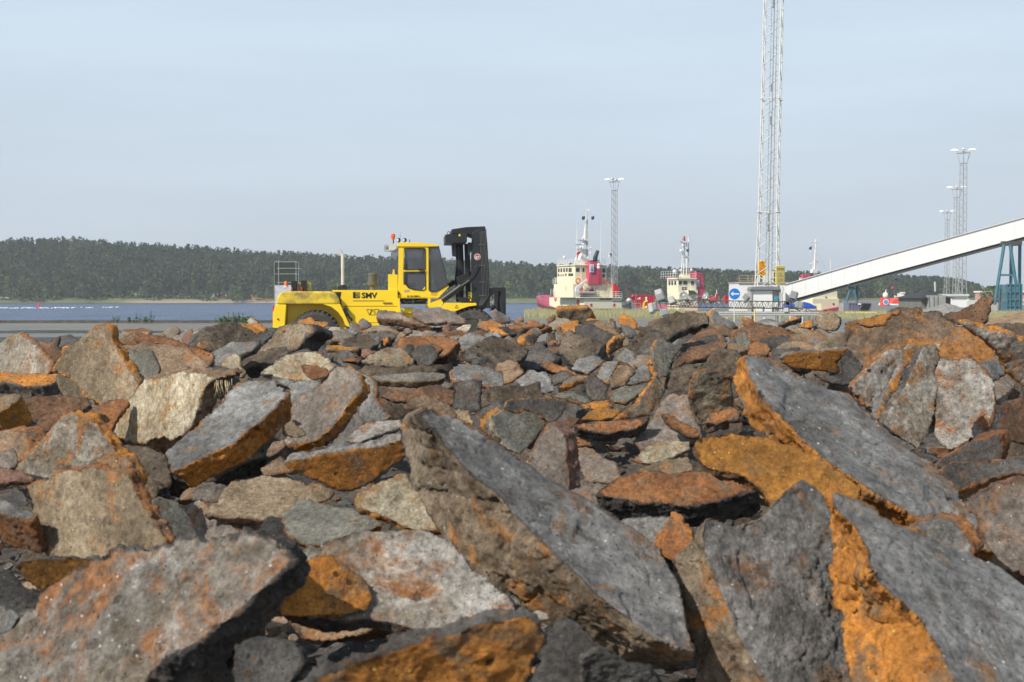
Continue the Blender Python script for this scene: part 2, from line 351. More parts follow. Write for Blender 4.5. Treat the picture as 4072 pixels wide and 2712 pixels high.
def finish_rocks():
    objs = []
    for r in ROCKS:
        me = bpy.data.meshes.new(r['name']); me.from_pydata(r['V'].tolist(), [], rock_geom(r['V']))
        bm = bmesh.new(); bm.from_mesh(me)
        bmesh.ops.triangulate(bm, faces=[f for f in bm.faces if len(f.verts) > 4]); bmesh.ops.recalc_face_normals(bm, faces=bm.faces)
        bm.to_mesh(me); bm.free()
        o = bpy.data.objects.new(r['name'], me); COL.objects.link(o); o.location = r['org']
        md = o.modifiers.new('r', 'REMESH'); md.mode = 'VOXEL'
        md.voxel_size = max(r['D']*VOX/1422., r['size']/190); md.use_smooth_shade = True
        tag(o, r['label'], 'slag rock', 'slag slabs and chunks piled in the heap'); objs.append(o)
    dg = bpy.context.evaluated_depsgraph_get(); dg.update()
    tot = 0
    for o, r in zip(objs, ROCKS):
        ev = o.evaluated_get(dg); me = bpy.data.meshes.new_from_object(ev, depsgraph=dg)
        old = o.data; o.modifiers.clear(); o.data = me; bpy.data.meshes.remove(old); me.name = r['name']
        N = len(me.vertices); tot += N
        co = np.empty(N*3); me.vertices.foreach_get('co', co); co = co.reshape(-1,3)
        no = np.empty(N*3); me.vertices.foreach_get('normal', no); no = no.reshape(-1,3)
        if N == 0: print('EMPTY', r['label']); continue
        s = r['size']; h = (co-r['V'][0])@r['n']                      # height over the crust plane (0 .. -t)
        d = np.abs(no@r['n'])
        side = 1-(np.clip((d-.86)/.09, 0, 1) if r['bk'] else np.clip((d-.62)/.25, 0, 1))
        q = co/s+r['seed']*1.37
        big = fbm(q*2.2, 3, r['seed'])
        med = fbm(q*7, 6, r['seed']+50, .66)
        rid = 1-np.abs(fbm(q*4.5, 5, r['seed']+90, .6))*2
        # thin layering seen on broken edges
        lay = vnoise(np.stack([h/r['t']*5+big, big*2, med], 1), r['seed']+7)
        am = r['rough']
        rough_top = {'dirt':2.0,'char':2.4,'rough':1.9,'cream':1.2,'mottle':1.3,'mottleb':1.3,'rustdk':1.6,'wrinkle':1.3,'rustmix':1.1}.get(r['top'], .42)
        disp = s*(.028*big*(.6+.7*side) + am*(.020*med+.014*(rid-.5))*((1-side)*rough_top+side*2.1) + .012*lay*side)
        # uneven crust: shallow steps where a skin of slag has flaked off
        fl = fbm(q*2.6+31, 3, r['seed']+33); disp -= s*.014*np.clip((fl-.05)*14, 0, 1)*(1-side)
        pit = np.clip(fbm(q*9+5, 2, r['seed']+71)-.38, 0, 1); disp -= s*.10*pit*(.35+side)
        fin = fbm(co/(.028+.02*s), 4, r['seed']+11, .62); vs_ = max(r['D']*VOX/1422., s/190); disp += min(s*.010, vs_*1.3)*fin*(.35+1.0*side)*max(rough_top,.6)
        if r['top'] == 'wrinkle':       # ropy folds of the frozen crust
            wv = q*np.array([1,1,.55])*9+np.stack([med*1.1, big*1.5, med], 1)*1.4; fo = 1-np.abs(fbm(wv*2.2, 2, 404))*2.2; mk = np.clip(fbm(q*1.5+3, 2, 77)*2+.55, 0, 1)
            disp += s*.011*fo*mk*(1-side)
        crk = np.abs(fbm(q*3.1+9, 4, r['seed']+41, .6)); disp -= s*.016*np.clip(1-crk/.035, 0, 1)*(.5+.5*side)
        co2 = co+no*disp[:,None]
        kk = (s/.45)**.6; co2 = co2/kk; o.scale = (kk, kk, kk)
        me.vertices.foreach_set('co', co2.ravel())
        E = len(me.edges); ed = np.empty(E*2, dtype=np.int32); me.edges.foreach_get('vertices', ed); ed = ed.reshape(-1,2)
        dg_ = np.bincount(ed[:,0], minlength=N)+np.bincount(ed[:,1], minlength=N); sm = side.copy()
        for _ in range(16):
            sm = .4*sm+.6*(np.bincount(ed[:,0], weights=sm[ed[:,1]], minlength=N)+np.bincount(ed[:,1], weights=sm[ed[:,0]], minlength=N))/np.maximum(dg_, 1)
        at = me.attributes.new('side', 'FLOAT', 'POINT'); at.data.foreach_set('value', (sm*.75+side*.25).astype(np.float32))
        me.polygons.foreach_set('use_smooth', [True]*len(me.polygons))
        me.materials.append(slag_mat(r['top'], r['side'])); me.update()
    print('ROCKS', len(ROCKS), 'verts', tot)
VOX = 2.1
# ================================================================ setting
def struct(o): o['kind'] = 'structure'; return o
def gx(px, D): return (px-CX)/F*D
def smix(t, f, a, b):
    m = nn(t, 'ShaderNodeMix', data_type='RGBA'); t.links.new(f, m.inputs[0])
    for k, x in ((6,a),(7,b)):
        if isinstance(x, tuple): m.inputs[k].default_value = x+(1,)
        else: t.links.new(x, m.inputs[k])
    return m.outputs[2]
def snoise(t, vec, scale, detail=8, rough=.6, dist=0):
    n = nn(t, 'ShaderNodeTexNoise'); n.inputs['Scale'].default_value = scale; n.inputs['Detail'].default_value = detail
    n.inputs['Roughness'].default_value = rough; n.inputs['Distortion'].default_value = dist; t.links.new(vec, n.inputs['Vector']); return n.outputs[0]
def srange(t, s, a, b, lo=0, hi=1):
    m = nn(t, 'ShaderNodeMapRange'); m.inputs['From Min'].default_value = a; m.inputs['From Max'].default_value = b
    m.inputs['To Min'].default_value = lo; m.inputs['To Max'].default_value = hi; t.links.new(s, m.inputs[0]); return m.outputs[0]
def newmat(name):
    m = bpy.data.materials.new(name); m.use_nodes = True; t = m.node_tree
    tc = nn(t, 'ShaderNodeTexCoord'); return m, t, t.nodes['Principled BSDF'], tc.outputs['Object']
def smap(t, vec, s):
    m = nn(t, 'ShaderNodeMapping'); m.inputs['Scale'].default_value = s; t.links.new(vec, m.inputs[0]); return m.outputs[0]
# --- asphalt yard
m_yard, t, b, v = newmat('yard_asphalt')
n1 = snoise(t, smap(t, v, (.05,.22,1)), 1, 8, .65, .5); n2 = snoise(t, v, 5, 8, .7)
c = smix(t, srange(t, n2, .3, .7), (.155,.148,.135), (.215,.207,.19))
c = smix(t, srange(t, n1, .52, .60), c, (.10,.095,.088)); t.links.new(c, b.inputs['Base Color'])
t.links.new(srange(t, n1, .50, .62, .85, .28), b.inputs['Roughness'])
QE = 113.; QR = 176.
def ground():
    X1 = gx(2075, QE)
    pts = [(-500,-30),(700,-30),(700,620),(gx(3345,620),620),(gx(3345,QR),QR),(gx(2085,QR),QR),(X1,QE),(-500,QE)]
    mb = MB(); n = len(pts)
    mb.add([(x,y,0) for x,y in pts]+[(x,y,-3.) for x,y in pts], [tuple(range(n))]+[(k,(k+1)%n,n+(k+1)%n,n+k) for k in range(n)])
    o = mb.build('yard_ground', m_yard); struct(o)
    # kerb along the quay edge
    kb = MB(); kb.box((-500, QE-.9, 0.004), (X1, QE-.02, .22)); struct(kb.build('quay_kerb', mat('kerb', (.10,.095,.085), .9, var=.3, vs=2)))
    kb = MB(); kb.box((gx(2085,QR), QR-.7, 0.004), (gx(3345,QR), QR-.02, .2)); struct(kb.build('quay_kerb', MATS['kerb']))
    # dry grass verge on the right
    m, t, b, v = newmat('verge_soil'); n1 = snoise(t, v, .8, 8, .7)
    t.links.new(smix(t, srange(t, n1, .35, .65), (.25,.235,.15), (.17,.18,.09)), b.inputs['Base Color']); b.inputs['Roughness'].default_value = 1
    mb = MB(); mb.add([(gx(2085,140),128,.006),(gx(4300,128),128,.006),(gx(4300,QR),QR-.8,.006),(gx(2095,QR),QR-.8,.006)], [(0,1,2,3)])
    struct(mb.build('grass_verge', m))
    # puddle of standing water on the yard
    m, t, b, v = newmat('puddle_water'); b.inputs['Base Color'].default_value = (.03,.035,.04,1); b.inputs['Roughness'].default_value = .06
    mb = MB(); rnd = random.Random(3)
    pts = []
    for k in range(28):
        a = 2*math.pi*k/28; r = 1+rnd.uniform(-.2,.2); pts.append((gx(240,70)+7.5*r*math.cos(a), 66+9*r*math.sin(a), .008))
    mb.add(pts, [tuple(range(28))]); struct(mb.build('puddle', m))
    mb = MB(); pts = []
    for k in range(28):
        a = 2*math.pi*k/28; r = 1+rnd.uniform(-.25,.25); pts.append((gx(150,84)+9*r*math.cos(a), 85+3*r*math.sin(a), .008))
    mb.add(pts, [tuple(range(28))]); struct(mb.build('puddle', m))
ground()
# --- river
m_w, t, b, v = newmat('river_water')
b.inputs['Base Color'].default_value = (.035,.07,.17,1); b.inputs['Roughness'].default_value = .25; b.inputs['Specular IOR Level'].default_value = .28
n1 = snoise(t, smap(t, v, (.35,1.2,1)), 1, 6, .65, .3); n2 = snoise(t, smap(t, v, (.02,.09,1)), 1, 5, .6)
bp = nn(t, 'ShaderNodeBump'); bp.inputs['Strength'].default_value = 1.; bp.inputs['Distance'].default_value = .9
t.links.new(n1, bp.inputs['Height']); t.links.new(bp.outputs[0], b.inputs['Normal'])
n3 = snoise(t, smap(t, v, (.16,.022,1)), 1, 6, .75, .2)
wc = smix(t, srange(t, n2, .4, .6), (.014,.034,.11), (.028,.062,.17)); t.links.new(smix(t, srange(t, n3, .42, .60), wc, (.065,.115,.235)), b.inputs['Base Color'])  # lighter streaks paint the wave faces' reflections into the base colour
mb = MB(); mb.add([(-1200,60,-2),(1500,60,-2),(1500,900,-2),(-1200,900,-2)], [(0,1,2,3)]); struct(mb.build('river', m_w))
# wake of a passing boat
m, t, b, v = newmat('wake_foam'); b.inputs['Roughness'].default_value = .9
b.inputs['Base Color'].default_value = (.65,.68,.7,1)
mb = MB(); rnd = random.Random(4)
for i in range(95):
    px = rnd.uniform(-60, 300) if i < 80 else rnd.uniform(300, 480)
    y = 1226-px*.004+rnd.uniform(-1.2,1.2)-abs(px-150)*.004; D = F*(CAMZ+2)/(y-HZ); c = P(px, y, D); r = rnd.uniform(.25,.6)
    mb.lathe([(r,0),(r*.7,.22),(.02,.3)], (c.x, c.y, -2.02), n=6)
tag(mb.build('boat_wake', m), 'white foam wake trailing across the river', 'wake', kind='stuff')
# --- far shore and wooded hill
TOPS = [(-300,950),(0,947),(300,945),(500,963),(800,980),(1060,998),(1500,1020),(2000,1040),(2150,1048),(2480,1058),(2800,1071),(3200,1083),(3500,1094),(3750,1104),(3850,1120),(3900,1135),(3935,1168),(4072,1172),(4400,1172)]
def ytop(px): return float(np.interp(px, [a for a,_ in TOPS], [b for _,b in TOPS]))
DS = 786.
def hill_z(px, D):
    H = max(1.0, CAMZ+(HZ-ytop(px))/F*960-15.5)
    s = (D-DS)/170.; s = max(0, min(1, (s-.12)/.88)); base = -2.1+min(1, max(0,(D-DS)/14.))*2.9
    return base+H*(s*s*(3-2*s)) if s > 0 else base
def shore():
    n, m = 160, 40; v = []; f = []
    for j in range(m):
        D = DS-3+(j/(m-1))**1.6*420
        for i in range(n):
            px = -900+i*(6200/(n-1)); v.append((gx(px, D), D+4*math.sin(px*.008)+3*math.sin(px*.021), hill_z(px, D)+random.uniform(-.08,.08)))
    f = [(j*n+i, j*n+i+1, (j+1)*n+i+1, (j+1)*n+i) for j in range(m-1) for i in range(n-1)]
    m_, t, b, vv = newmat('shore_ground'); n1 = snoise(t, vv, .12, 8, .7); n2 = snoise(t, smap(t, vv, (.012,.02,1)), 1, 3, .5)
    g = smix(t, srange(t, n1, .35, .65), (.075,.105,.035), (.13,.15,.06))
    ge = nn(t, 'ShaderNodeNewGeometry'); sp = nn(t, 'ShaderNodeSeparateXYZ'); t.links.new(ge.outputs['Position'], sp.inputs[0])
    lo = srange(t, sp.outputs['Z'], .3, -.9); mul = nn(t, 'ShaderNodeMath', operation='MULTIPLY'); t.links.new(lo, mul.inputs[0])
    up_ = srange(t, sp.outputs['X'], -218, -205, .12, 1.); dn_ = srange(t, sp.outputs['X'], -125, -112, 1., .2); m3 = nn(t, 'ShaderNodeMath', operation='MINIMUM'); t.links.new(up_, m3.inputs[0]); t.links.new(dn_, m3.inputs[1]); t.links.new(m3.outputs[0], mul.inputs[1])
    t.links.new(smix(t, mul.outputs[0], g, (.33,.27,.19)), b.inputs['Base Color']); b.inputs['Roughness'].default_value = 1
    mb = MB(); mb.add(v, f); struct(mb.build('far_shore', m_, smooth=True))
shore()
FOL = [mat('foliage_'+k, c, .9, var=.25, vs=.5) for k, c in (('dark',(.018,.038,.015)),('mid',(.028,.056,.021)),('olive',(.045,.07,.025)),('birch',(.08,.125,.035)),('cool',(.026,.05,.026)))]
BARK = mat('pine_bark', (.15,.10,.075), .9)
def tree_proto(kind, rnd, dens=1.0):
    "leaf clumps and trunk of one tree, unit height"
    V = []; Fc = []; M = []
    nlv = int({'pine':90,'spruce':120,'birch':90}[kind]*dens)
    for i in range(nlv):
        h = rnd.uniform(.34,1) if kind == 'pine' else rnd.uniform(.08,1) if kind == 'spruce' else rnd.uniform(.2,1)
        if kind == 'spruce': R = .19*(1-h)**.8+.01
        elif kind == 'pine': R = .17*math.sin(min(1,(h-.3)/.72)*math.pi)**.6+.02
        else: R = .2*math.sin((h-.15)/.87*math.pi)**.5+.02
        a = rnd.uniform(0, 6.283); r = R*rnd.uniform(.25,1.1); c = Vector((r*math.cos(a), r*math.sin(a), h-.04*r/R))
        s = rnd.uniform(.03,.075)*(1.25-.5*h)
        d = Vector((rnd.gauss(0,1), rnd.gauss(0,1), rnd.gauss(0,.5))).normalized(); e = d.orthogonal().normalized(); g = d.cross(e)
        b = len(V); V += [c+e*s*rnd.uniform(.7,1.4), c+g*s*rnd.uniform(.5,1)-e*s*.2, c-e*s*rnd.uniform(.7,1.4)-Vector((0,0,s*.3)), c-g*s*rnd.uniform(.5,1)]
        Fc += [(b,b+1,b+2,b+3)]; M += [0]
    b = len(V)
    for q in range(4): V.append(Vector((.011*math.cos(q*1.57), .011*math.sin(q*1.57), 0)))
    V.append(Vector((0,0,.95))); Fc += [(b+q, b+(q+1)%4, b+4) for q in range(4)]; M += [1]*4
    return np.array([tuple(x) for x in V]), Fc, M
def forest():
    rnd = random.Random(21)
    PR = [tree_proto('pine', rnd) for _ in range(7)]+[tree_proto('spruce', rnd) for _ in range(4)]+[tree_proto('birch', rnd) for _ in range(2)]
    V = []; Fc = []; MI = []; nb = 0
    rows = []
    D = 799.
    while D < 1010: rows.append(D); D += 5.5 if D < 850 else 9.
    for ri, D in enumerate(rows):
        px = -120.
        while px < 3960:
            px += rnd.uniform(.5,1.4)*(26 if D < 840 else 30)
            if px > 3900 and rnd.random() < .6: continue
            d = D+rnd.uniform(-4,4); z = hill_z(px, d)
            if ri < 2 and rnd.random() < .35: continue
            k = rnd.random(); pi = rnd.randrange(7) if k < .66 else 7+rnd.randrange(4) if k < .9 else 11+rnd.randrange(2)
            if ri < 3: pi = rnd.choice((11,12,7,3,pi))
            v, f, m = PR[pi]; h = rnd.uniform(11.5,17.5)*(1 if pi < 11 else .8)
            if ri == 0: h *= .55
            ymax = ytop(px)-6; zmax = CAMZ+(HZ-ymax)/F*d
            if z+h > zmax+rnd.uniform(-1.5,1.0): h = max(5, zmax-z+rnd.uniform(-2.5,.8))
            if px > 3870: h = min(h, 9)
            a = rnd.uniform(0, 6.28); w = h*rnd.uniform(.9,1.25); ca_, sa_ = math.cos(a), math.sin(a)
            X = gx(px, d)
            q = np.stack([X+(v[:,0]*ca_-v[:,1]*sa_)*w, d+(v[:,0]*sa_+v[:,1]*ca_)*w, z-.3+v[:,2]*h], 1)
            V.append(q); Fc += [tuple(nb+i for i in ff) for ff in f]; nb += len(q)
            fm = 3 if pi >= 11 else rnd.choice((0,0,1,1,2,4,4)); MI += [fm if x == 0 else 5 for x in m]
    V = np.concatenate(V); me = bpy.data.meshes.new('pine_forest'); me.from_pydata(V.tolist(), [], Fc)
    for m in FOL+[BARK]: me.materials.append(m)
    me.polygons.foreach_set('material_index', MI)
    o = bpy.data.objects.new('pine_forest', me); COL.objects.link(o)
    tag(o, 'dense dark green pine forest covering the hill across the river', 'forest', kind='stuff')
forest()
def shrubs():
    "low bushes at the foot of the far wood"
    rnd = random.Random(8); mb = MB()
    for i in range(230):
        px = rnd.uniform(-60, 3300); D = DS+rnd.uniform(5,18); z = hill_z(px, D); R = rnd.uniform(.8,2.3); c0 = Vector((gx(px,D), D, z+R*.5)); mi = rnd.choice((1,2,2,3))
        for k in range(22):
            d = Vector((rnd.gauss(0,1), rnd.gauss(0,1), rnd.gauss(0,.7))).normalized(); c = c0+Vector((d.x*R*1.3, d.y*R, d.z*R*.7)); e = d.orthogonal().normalized(); g = d.cross(e); s = R*.35
            mb.add([c+e*s, c+g*s, c-e*s, c-g*s], [(0,1,2,3)], mi)
    tag(mb.build('shore_bushes', FOL), 'low green bushes along the far river bank', 'bushes', kind='stuff')
shrubs()
def bush(px, D, z, R, h, label, cat, name, m1, n=240, group=None, leaf=.12):
    rnd = random.Random(int(px)); r = empty(name, (gx(px,D), D, z), label, cat, group); mb = MB()
    for k in range(n):
        a = rnd.uniform(0,6.28); u = rnd.uniform(.1,1)**.5; hh = rnd.uniform(.15,1); rr = R*u*math.sin(min(1,hh*1.05)*3.0)**.5 if hh < 1 else 0
        c = Vector((rr*math.cos(a), rr*math.sin(a), hh*h)); s = leaf*rnd.uniform(.6,1.4)
        d = Vector((rnd.gauss(0,1), rnd.gauss(0,1), rnd.gauss(0,.6))).normalized(); e = d.orthogonal().normalized(); g = d.cross(e)
        mb.add([c+e*s, c+g*s*.6, c-e*s, c-g*s*.6], [(0,1,2,3)])
    mb.build('crown' if h > 3 else 'foliage', m1, r)
    tb = MB(); tb.tube((0,0,0), (0,0,h*.8), max(.03, h*.02), .01, n=6); tb.build('trunk' if h > 3 else 'stem', BARK, r); return r
# willow bushes and weeds on the quay edge
WG = mat('willow_leaf', (.13,.19,.045), .8, var=.3, vs=2); WD = mat('weed_leaf', (.10,.14,.05), .85, var=.3, vs=2)
def weeds(px, D, z, wd, h, label, name, m, n=14, seed=1, cat='plant'):
    rnd = random.Random(seed); mb = MB(); sb = MB(); r = empty(name, (gx(px,D), D, z), label, cat)
    for i in range(n):
        x = rnd.uniform(-wd/2, wd/2); y = rnd.uniform(-.3,.3); hh = h*rnd.uniform(.45,1)*(1-.5*abs(x)/(wd/2+.01)*.6); top = Vector((x+rnd.uniform(-.15,.15)*h, y, hh))
        sb.tube((x,y,0), top, .012, .004, n=4)
        for k in range(int(16)):
            f = rnd.uniform(.15,1); c = Vector((x,y,0)).lerp(top, f); a = rnd.uniform(0,6.28); l = rnd.uniform(.1,.2)*(1.1-f*.5); d = Vector((math.cos(a)*l, math.sin(a)*l, l*.8)); e = Vector((-math.sin(a), math.cos(a), 0))*l*.28
            mb.add([c, c+d*.5+e, c+d, c+d*.5-e], [(0,1,2,3)])
    mb.build('leaves', m, r); sb.build('stem', WD, r)
weeds(940, 110.5, .0, 3.0, .95, 'bright green willow bush on the quay edge left of the forklift', 'willow_bush', WG, 60, 2, 'bush')
weeds(1000, 109.5, .0, 1.2, .5, 'low green sprouts at the right foot of the willow bush', 'weed_plant', WG, 14, 3)
for i, (px, h, l) in enumerate(((458,.8,'short leafy weed on the quay edge, leftmost of the row'),(520,.7,'leafy weed on the quay edge between the leftmost and the middle stalks'),(548,1.0,'bushy weed stalk in the middle of the row on the quay edge'),(575,.85,'weed stalk just right of the middle one on the quay edge'),(597,1.35,'tallest weed stalk on the quay edge, at the right end of the row'))):
    weeds(px, 110.8, 0, .45, h, l, 'weed_plant', WD, 5, 20+i)
def grass():
    rnd = random.Random(9); mb = MB(); G = [mat('dry_grass', (.46,.41,.26), .95, var=.2), mat('green_grass', (.27,.28,.13), .95, var=.2)]
    def patch(px0, px1, D0, D1, n, h):
        for i in range(n):
            D = rnd.uniform(D0, D1); px = rnd.uniform(px0, px1); x = gx(px, D); hh = h*rnd.uniform(.4,1.15)*(1+.5*math.sin(px*.03)*math.sin(px*.011+D)); a = rnd.uniform(-.25,.25)*hh; w = .028
            mb.add([(x-w,D,0),(x+w,D,0),(x+a,D+rnd.uniform(-.1,.1),hh)], [(0,1,2)], rnd.randint(0,1))
    patch(2085, 2720, 140, 174, 11000, .62); patch(2700, 3360, 140, 174, 8000, .35); patch(3330, 4150, 130, 174, 12000, .45)
    tag(mb.build('tall_grass', G), 'dry yellow green grass along the right quay edge', 'grass', kind='stuff')
grass()
# ================================================================ forklift truck
def textmesh(s, size, m, parent, loc, rot, name='lettering', ext=.006, sx=1., bold=0., align='LEFT'):
    cu = bpy.data.curves.new('t', 'FONT'); cu.body = s; cu.size = size; cu.extrude = ext; cu.offset = bold; cu.align_x = align; cu.resolution_u = 3
    o = bpy.data.objects.new('t', cu); COL.objects.link(o); dg = bpy.context.evaluated_depsgraph_get(); me = bpy.data.meshes.new_from_object(o.evaluated_get(dg))
    bpy.data.objects.remove(o); bpy.data.curves.remove(cu); me.name = name; me.materials.clear(); me.materials.append(m)
    n = bpy.data.objects.new(name, me); COL.objects.link(n); n.location = loc; n.rotation_euler = rot; n.scale = (sx,1,1); n.parent = parent; return n
YEL = mat('forklift_yellow', (.90,.62,.02), .35, var=.04, vs=1.5, spec=.5, dirt=(.50,.39,.10), dthr=.60, dscale=.9)
YELD = mat('forklift_yellow_worn', (.76,.55,.035), .5, var=.1, vs=1.2, dirt=(.17,.125,.07), dscale=1.1, dthr=.47)
BLK = mat('black_paint', (.014,.014,.015), .5, var=.2); MST = mat('mast_steel', (.02,.021,.023), .42, var=.25, vs=2, dirt=(.05,.048,.045), dthr=.62)
RUB = mat('tyre_rubber', (.055,.05,.046), .9, var=.25, vs=4, bump=.4, dirt=(.13,.115,.095), dthr=.5); CHR = mat('exhaust_steel', (.80,.75,.66), .35, metal=.4)
GLS = bpy.data.materials.new('tinted_glass'); GLS.use_nodes = True
_b = GLS.node_tree.nodes['Principled BSDF']; _b.inputs['Base Color'].default_value = (.10,.105,.12,1); _b.inputs['Roughness'].default_value = .08; _b.inputs['Alpha'].default_value = .5
ORL = mat('beacon_orange', (.75,.13,.02), .25, var=.02); GRY = mat('grey_metal', (.28,.28,.27), .5, metal=.3); PAN = mat('light_panel', (.58,.58,.56), .6)
WHT = mat('white_paint', (.78,.78,.76), .5, var=.04); REDL = mat('lamp_red', (.5,.03,.03), .3); MASTG = mat('mast_galvanised', (.36,.37,.38), .5, var=.1, vs=3); GALV = mat('galvanised', (.63,.64,.63), .5, metal=.0, var=.15, vs=3)
KZ = .003677
def fx(X): return (X-1177)*KZ
def fz(Y): return (1331-Y)*KZ
def side(mb, poly, y0, y1, m=0): return mb.prism([(fx(X), y0, fz(Y)) for X, Y in poly], (0, y1-y0, 0), m)
def forklift():
    r = empty('forklift_truck', P(1560, 1425, 49.3), 'large yellow counterbalance forklift with black mast parked behind the slag heap', 'forklift', rz=R_(4))
    r.location.z = 0
    # counterweight and fenders
    b = MB()
    side(b, [(92,822),(98,775),(122,722),(160,704),(240,700),(600,702),(645,716),(672,760),(690,822)], .0, 2.95)
    o = b.build('counterweight', YELD, r, bevel=.05)
    b = MB(); side(b, [(62,905),(92,824),(188,826),(174,1000),(166,1200),(60,1200)], .02, 2.93); o = b.build('rear_bumper', YEL, r, bevel=.02)
    p = MB(); p.box((fx(62)-.05, .5, fz(1030)), (fx(62), 1.2, fz(840))); p.build('reflector', REDL, o)
    b = MB(); p = MB(); p.tube((fx(110),-.012,fz(963)),(fx(110),.03,fz(963)),.03,n=10); p.build('tow_hole', BLK, o)
    # recessed rear wheel housing and front arch of the fender
    b = MB(); side(b, [(188,824),(560,824),(700,824),(735,1030),(735,1180),(175,1180)], .62, 2.3); b.build('wheel_housing', YEL, r)
    b = MB(); side(b, [(530,823),(690,823),(782,1032),(742,1036),(715,960),(672,900),(610,850)], .0, .62); b.build('fender', YEL, r, bevel=.01)
    def wheel(cx, cy, R, y0, y1, nm):
        c = (fx(cx), y0, fz(cy)); w = y1-y0; b = MB()
        b.lathe([(R*.55,0),(R*.62,-.03),(R*.86,-.03),(R*.95,.02),(R,.10),(R,w-.10),(R*.95,w),(R*.55,w)], c, (0,1,0), n=48)
        for k in range(30):       # tread lugs
            a = 2*math.pi*k/30; ca_, sa_ = math.cos(a), math.sin(a); cc = Vector(c)
            for s, ya, yb in ((1, .0, w*.5), (-1, w*.5, w)):
                aa = a+(0 if s > 0 else math.pi/30); d = Vector((math.cos(aa),0,math.sin(aa))); e = Vector((-math.sin(aa),0,math.cos(aa)))*.055
                vs = [cc+d*q+e*sg+Vector((0,yy,0)) for yy in (ya,yb) for q, sg in ((R*.9,-1),(R*1.035,-.8),(R*1.035,.8),(R*.9,1))]
                b.add(vs, [(0,1,2,3),(7,6,5,4),(0,4,5,1),(1,5,6,2),(2,6,7,3),(3,7,4,0)])
        wo = b.build('wheel', RUB, r)
        h = MB(); h.lathe([(R*.54,.06),(R*.5,.04),(R*.4,.10),(R*.16,.10),(R*.14,.02),(.02,.02)], c, (0,1,0), n=24); h.build('rim', YEL, wo, smooth=True)
        for k in range(10): a = k*.628; h2 = MB()
        return wo
    RR = 223*KZ
    wheel(455, 1108, RR, .12, .62, 'rear'); wheel(455, 1108, RR, 2.3, 2.8, 'rear')
    wheel(1930, 1095, RR*1.03, .05, .62, 'front'); wheel(1930, 1095, RR*1.03, 2.3, 2.9, 'front')
    # engine hood, chassis
    b = MB(); side(b, [(605,690),(1228,690),(1228,842),(702,842),(690,770)], .35, 2.6); hood = b.build('engine_hood', YEL, r, bevel=.012)
    p = MB(); side(p, [(612,706),(697,708),(684,776)], .343, .36); p.build('vent', BLK, hood)
    p = MB(); p.box((fx(1090), .31, fz(815)), (fx(1175), .345, fz(808))); p.box((fx(1090), .32, fz(815)),(fx(1096),.35,fz(806))); p.build('handle', BLK, hood)
    p = MB(); p.box((fx(808), .341, fz(794)), (fx(1100), .35, fz(789))); p.build('stripe', BLK, hood)
    p = MB(); p.box((fx(705), .344, fz(844)), (fx(1228), .352, fz(840))); p.build('panel_seam', BLK, hood)
    textmesh('SMV', .265, BLK, hood, (fx(888), .345, fz(764)), (R_(90),0,0), sx=1.08, bold=.008)
    lg = MB()   # square emblem of nested angles
    lg.box((fx(806), .341, fz(766)), (fx(830), .349, fz(708)))
    for q in range(4):
        w_ = 9+q*10; lg.box((fx(806), .341, fz(766)), (fx(829+w_), .3495+q*.0006, fz(761))) if q == 3 else None
        lg.box((fx(828+w_), .341, fz(764-(3-q)*6)), (fx(832+w_), .350, fz(708)))
        lg.box((fx(820), .341, fz(748-(2-q)*9)), (fx(831+w_), .3515+q*.0006, fz(745-(2-q)*9)))
    lg.build('emblem', BLK, hood)
    b = MB(); side(b, [(700,846),(1228,846),(1262,900),(1262,1010),(1062,1020),(1060,1027),(960,1027),(800,1000),(765,980)], .30, 2.65); ch = b.build('chassis', YEL, r, bevel=.01)
    p = MB(); p.box((fx(960), .294, fz(1000)), (fx(1260), .302, fz(997))); p.build('panel_seam', BLK, ch)
    tr = MB()
    for x0, up in ((935,0),(965,1),(1003,0)):
        q = [(x0,873),(x0+48,873),(x0+24,924)] if not up else [(x0,924),(x0+50,924),(x0+25,873)]
        for a, c in zip(q, q[1:]+q[:1]): tr.bar((fx(a[0]), .294, fz(a[1])), (fx(c[0]), .294, fz(c[1])), .012)
    tr.build('emblem', BLK, ch)
    b = MB(); b.path([(fx(735),.2,fz(850)),(fx(750),.15,fz(900)),(fx(775),.15,fz(950)),(fx(795),.2,fz(965)),(fx(795),.2,fz(985))], .035); b.box((fx(722),.1,fz(940)),(fx(757),.28,fz(860))); b.build('air_tank', MST, r)
    b = MB(); side(b, [(1228,860),(1262,860),(1262,905),(1228,905)], -.02, .3); side(b, [(1262,860),(1380,860),(1360,905),(1262,905)], .1, 2.6)
    side(b, [(1490,856),(1520,820),(1600,790),(1655,770),(1665,800),(1640,850),(1500,862)], .2, 2.6); side(b, [(1262,905),(1800,905),(1800,1010),(1262,1010)], .5, 2.4); b.build('step_frame', YEL, r, bevel=.01)
    b = MB(); b.box((fx(1262),-.05,fz(840)),(fx(1498),.5,fz(826))); b.box((fx(1255),-.05,fz(990)),(fx(1270),.0,fz(840))); st = b.build('step', GRY, r)
    b = MB(); side(b, [(1240,766),(1510,766),(1500,822),(1260,822)], .6, 2.2); b.path([(fx(1270),.55,fz(770)),(fx(1300),.5,fz(810)),(fx(1380),.5,fz(800)),(fx(1470),.5,fz(790)),(fx(1500),.55,fz(775))], .03); b.tube((fx(1380),.5,fz(815)),(fx(1380),.5,fz(780)),.08); b.build('hydraulics', MST, r)
    b = MB(); side(b, [(1516,766),(1540,766),(1530,856),(1516,856)], .3, .5); side(b, [(1228,766),(1248,766),(1248,860),(1228,860)], .3, .5); b.build_each('cab_mount', YEL, r)
    # front fender over the drive wheel
    b = MB(); side(b, [(1640,858),(1672,812),(1970,812),(1975,835),(1900,845),(1830,868),(1770,892),(1700,885)], -.02, .75); ff = b.build('front_fender', YEL, r, bevel=.012)
    p = MB()
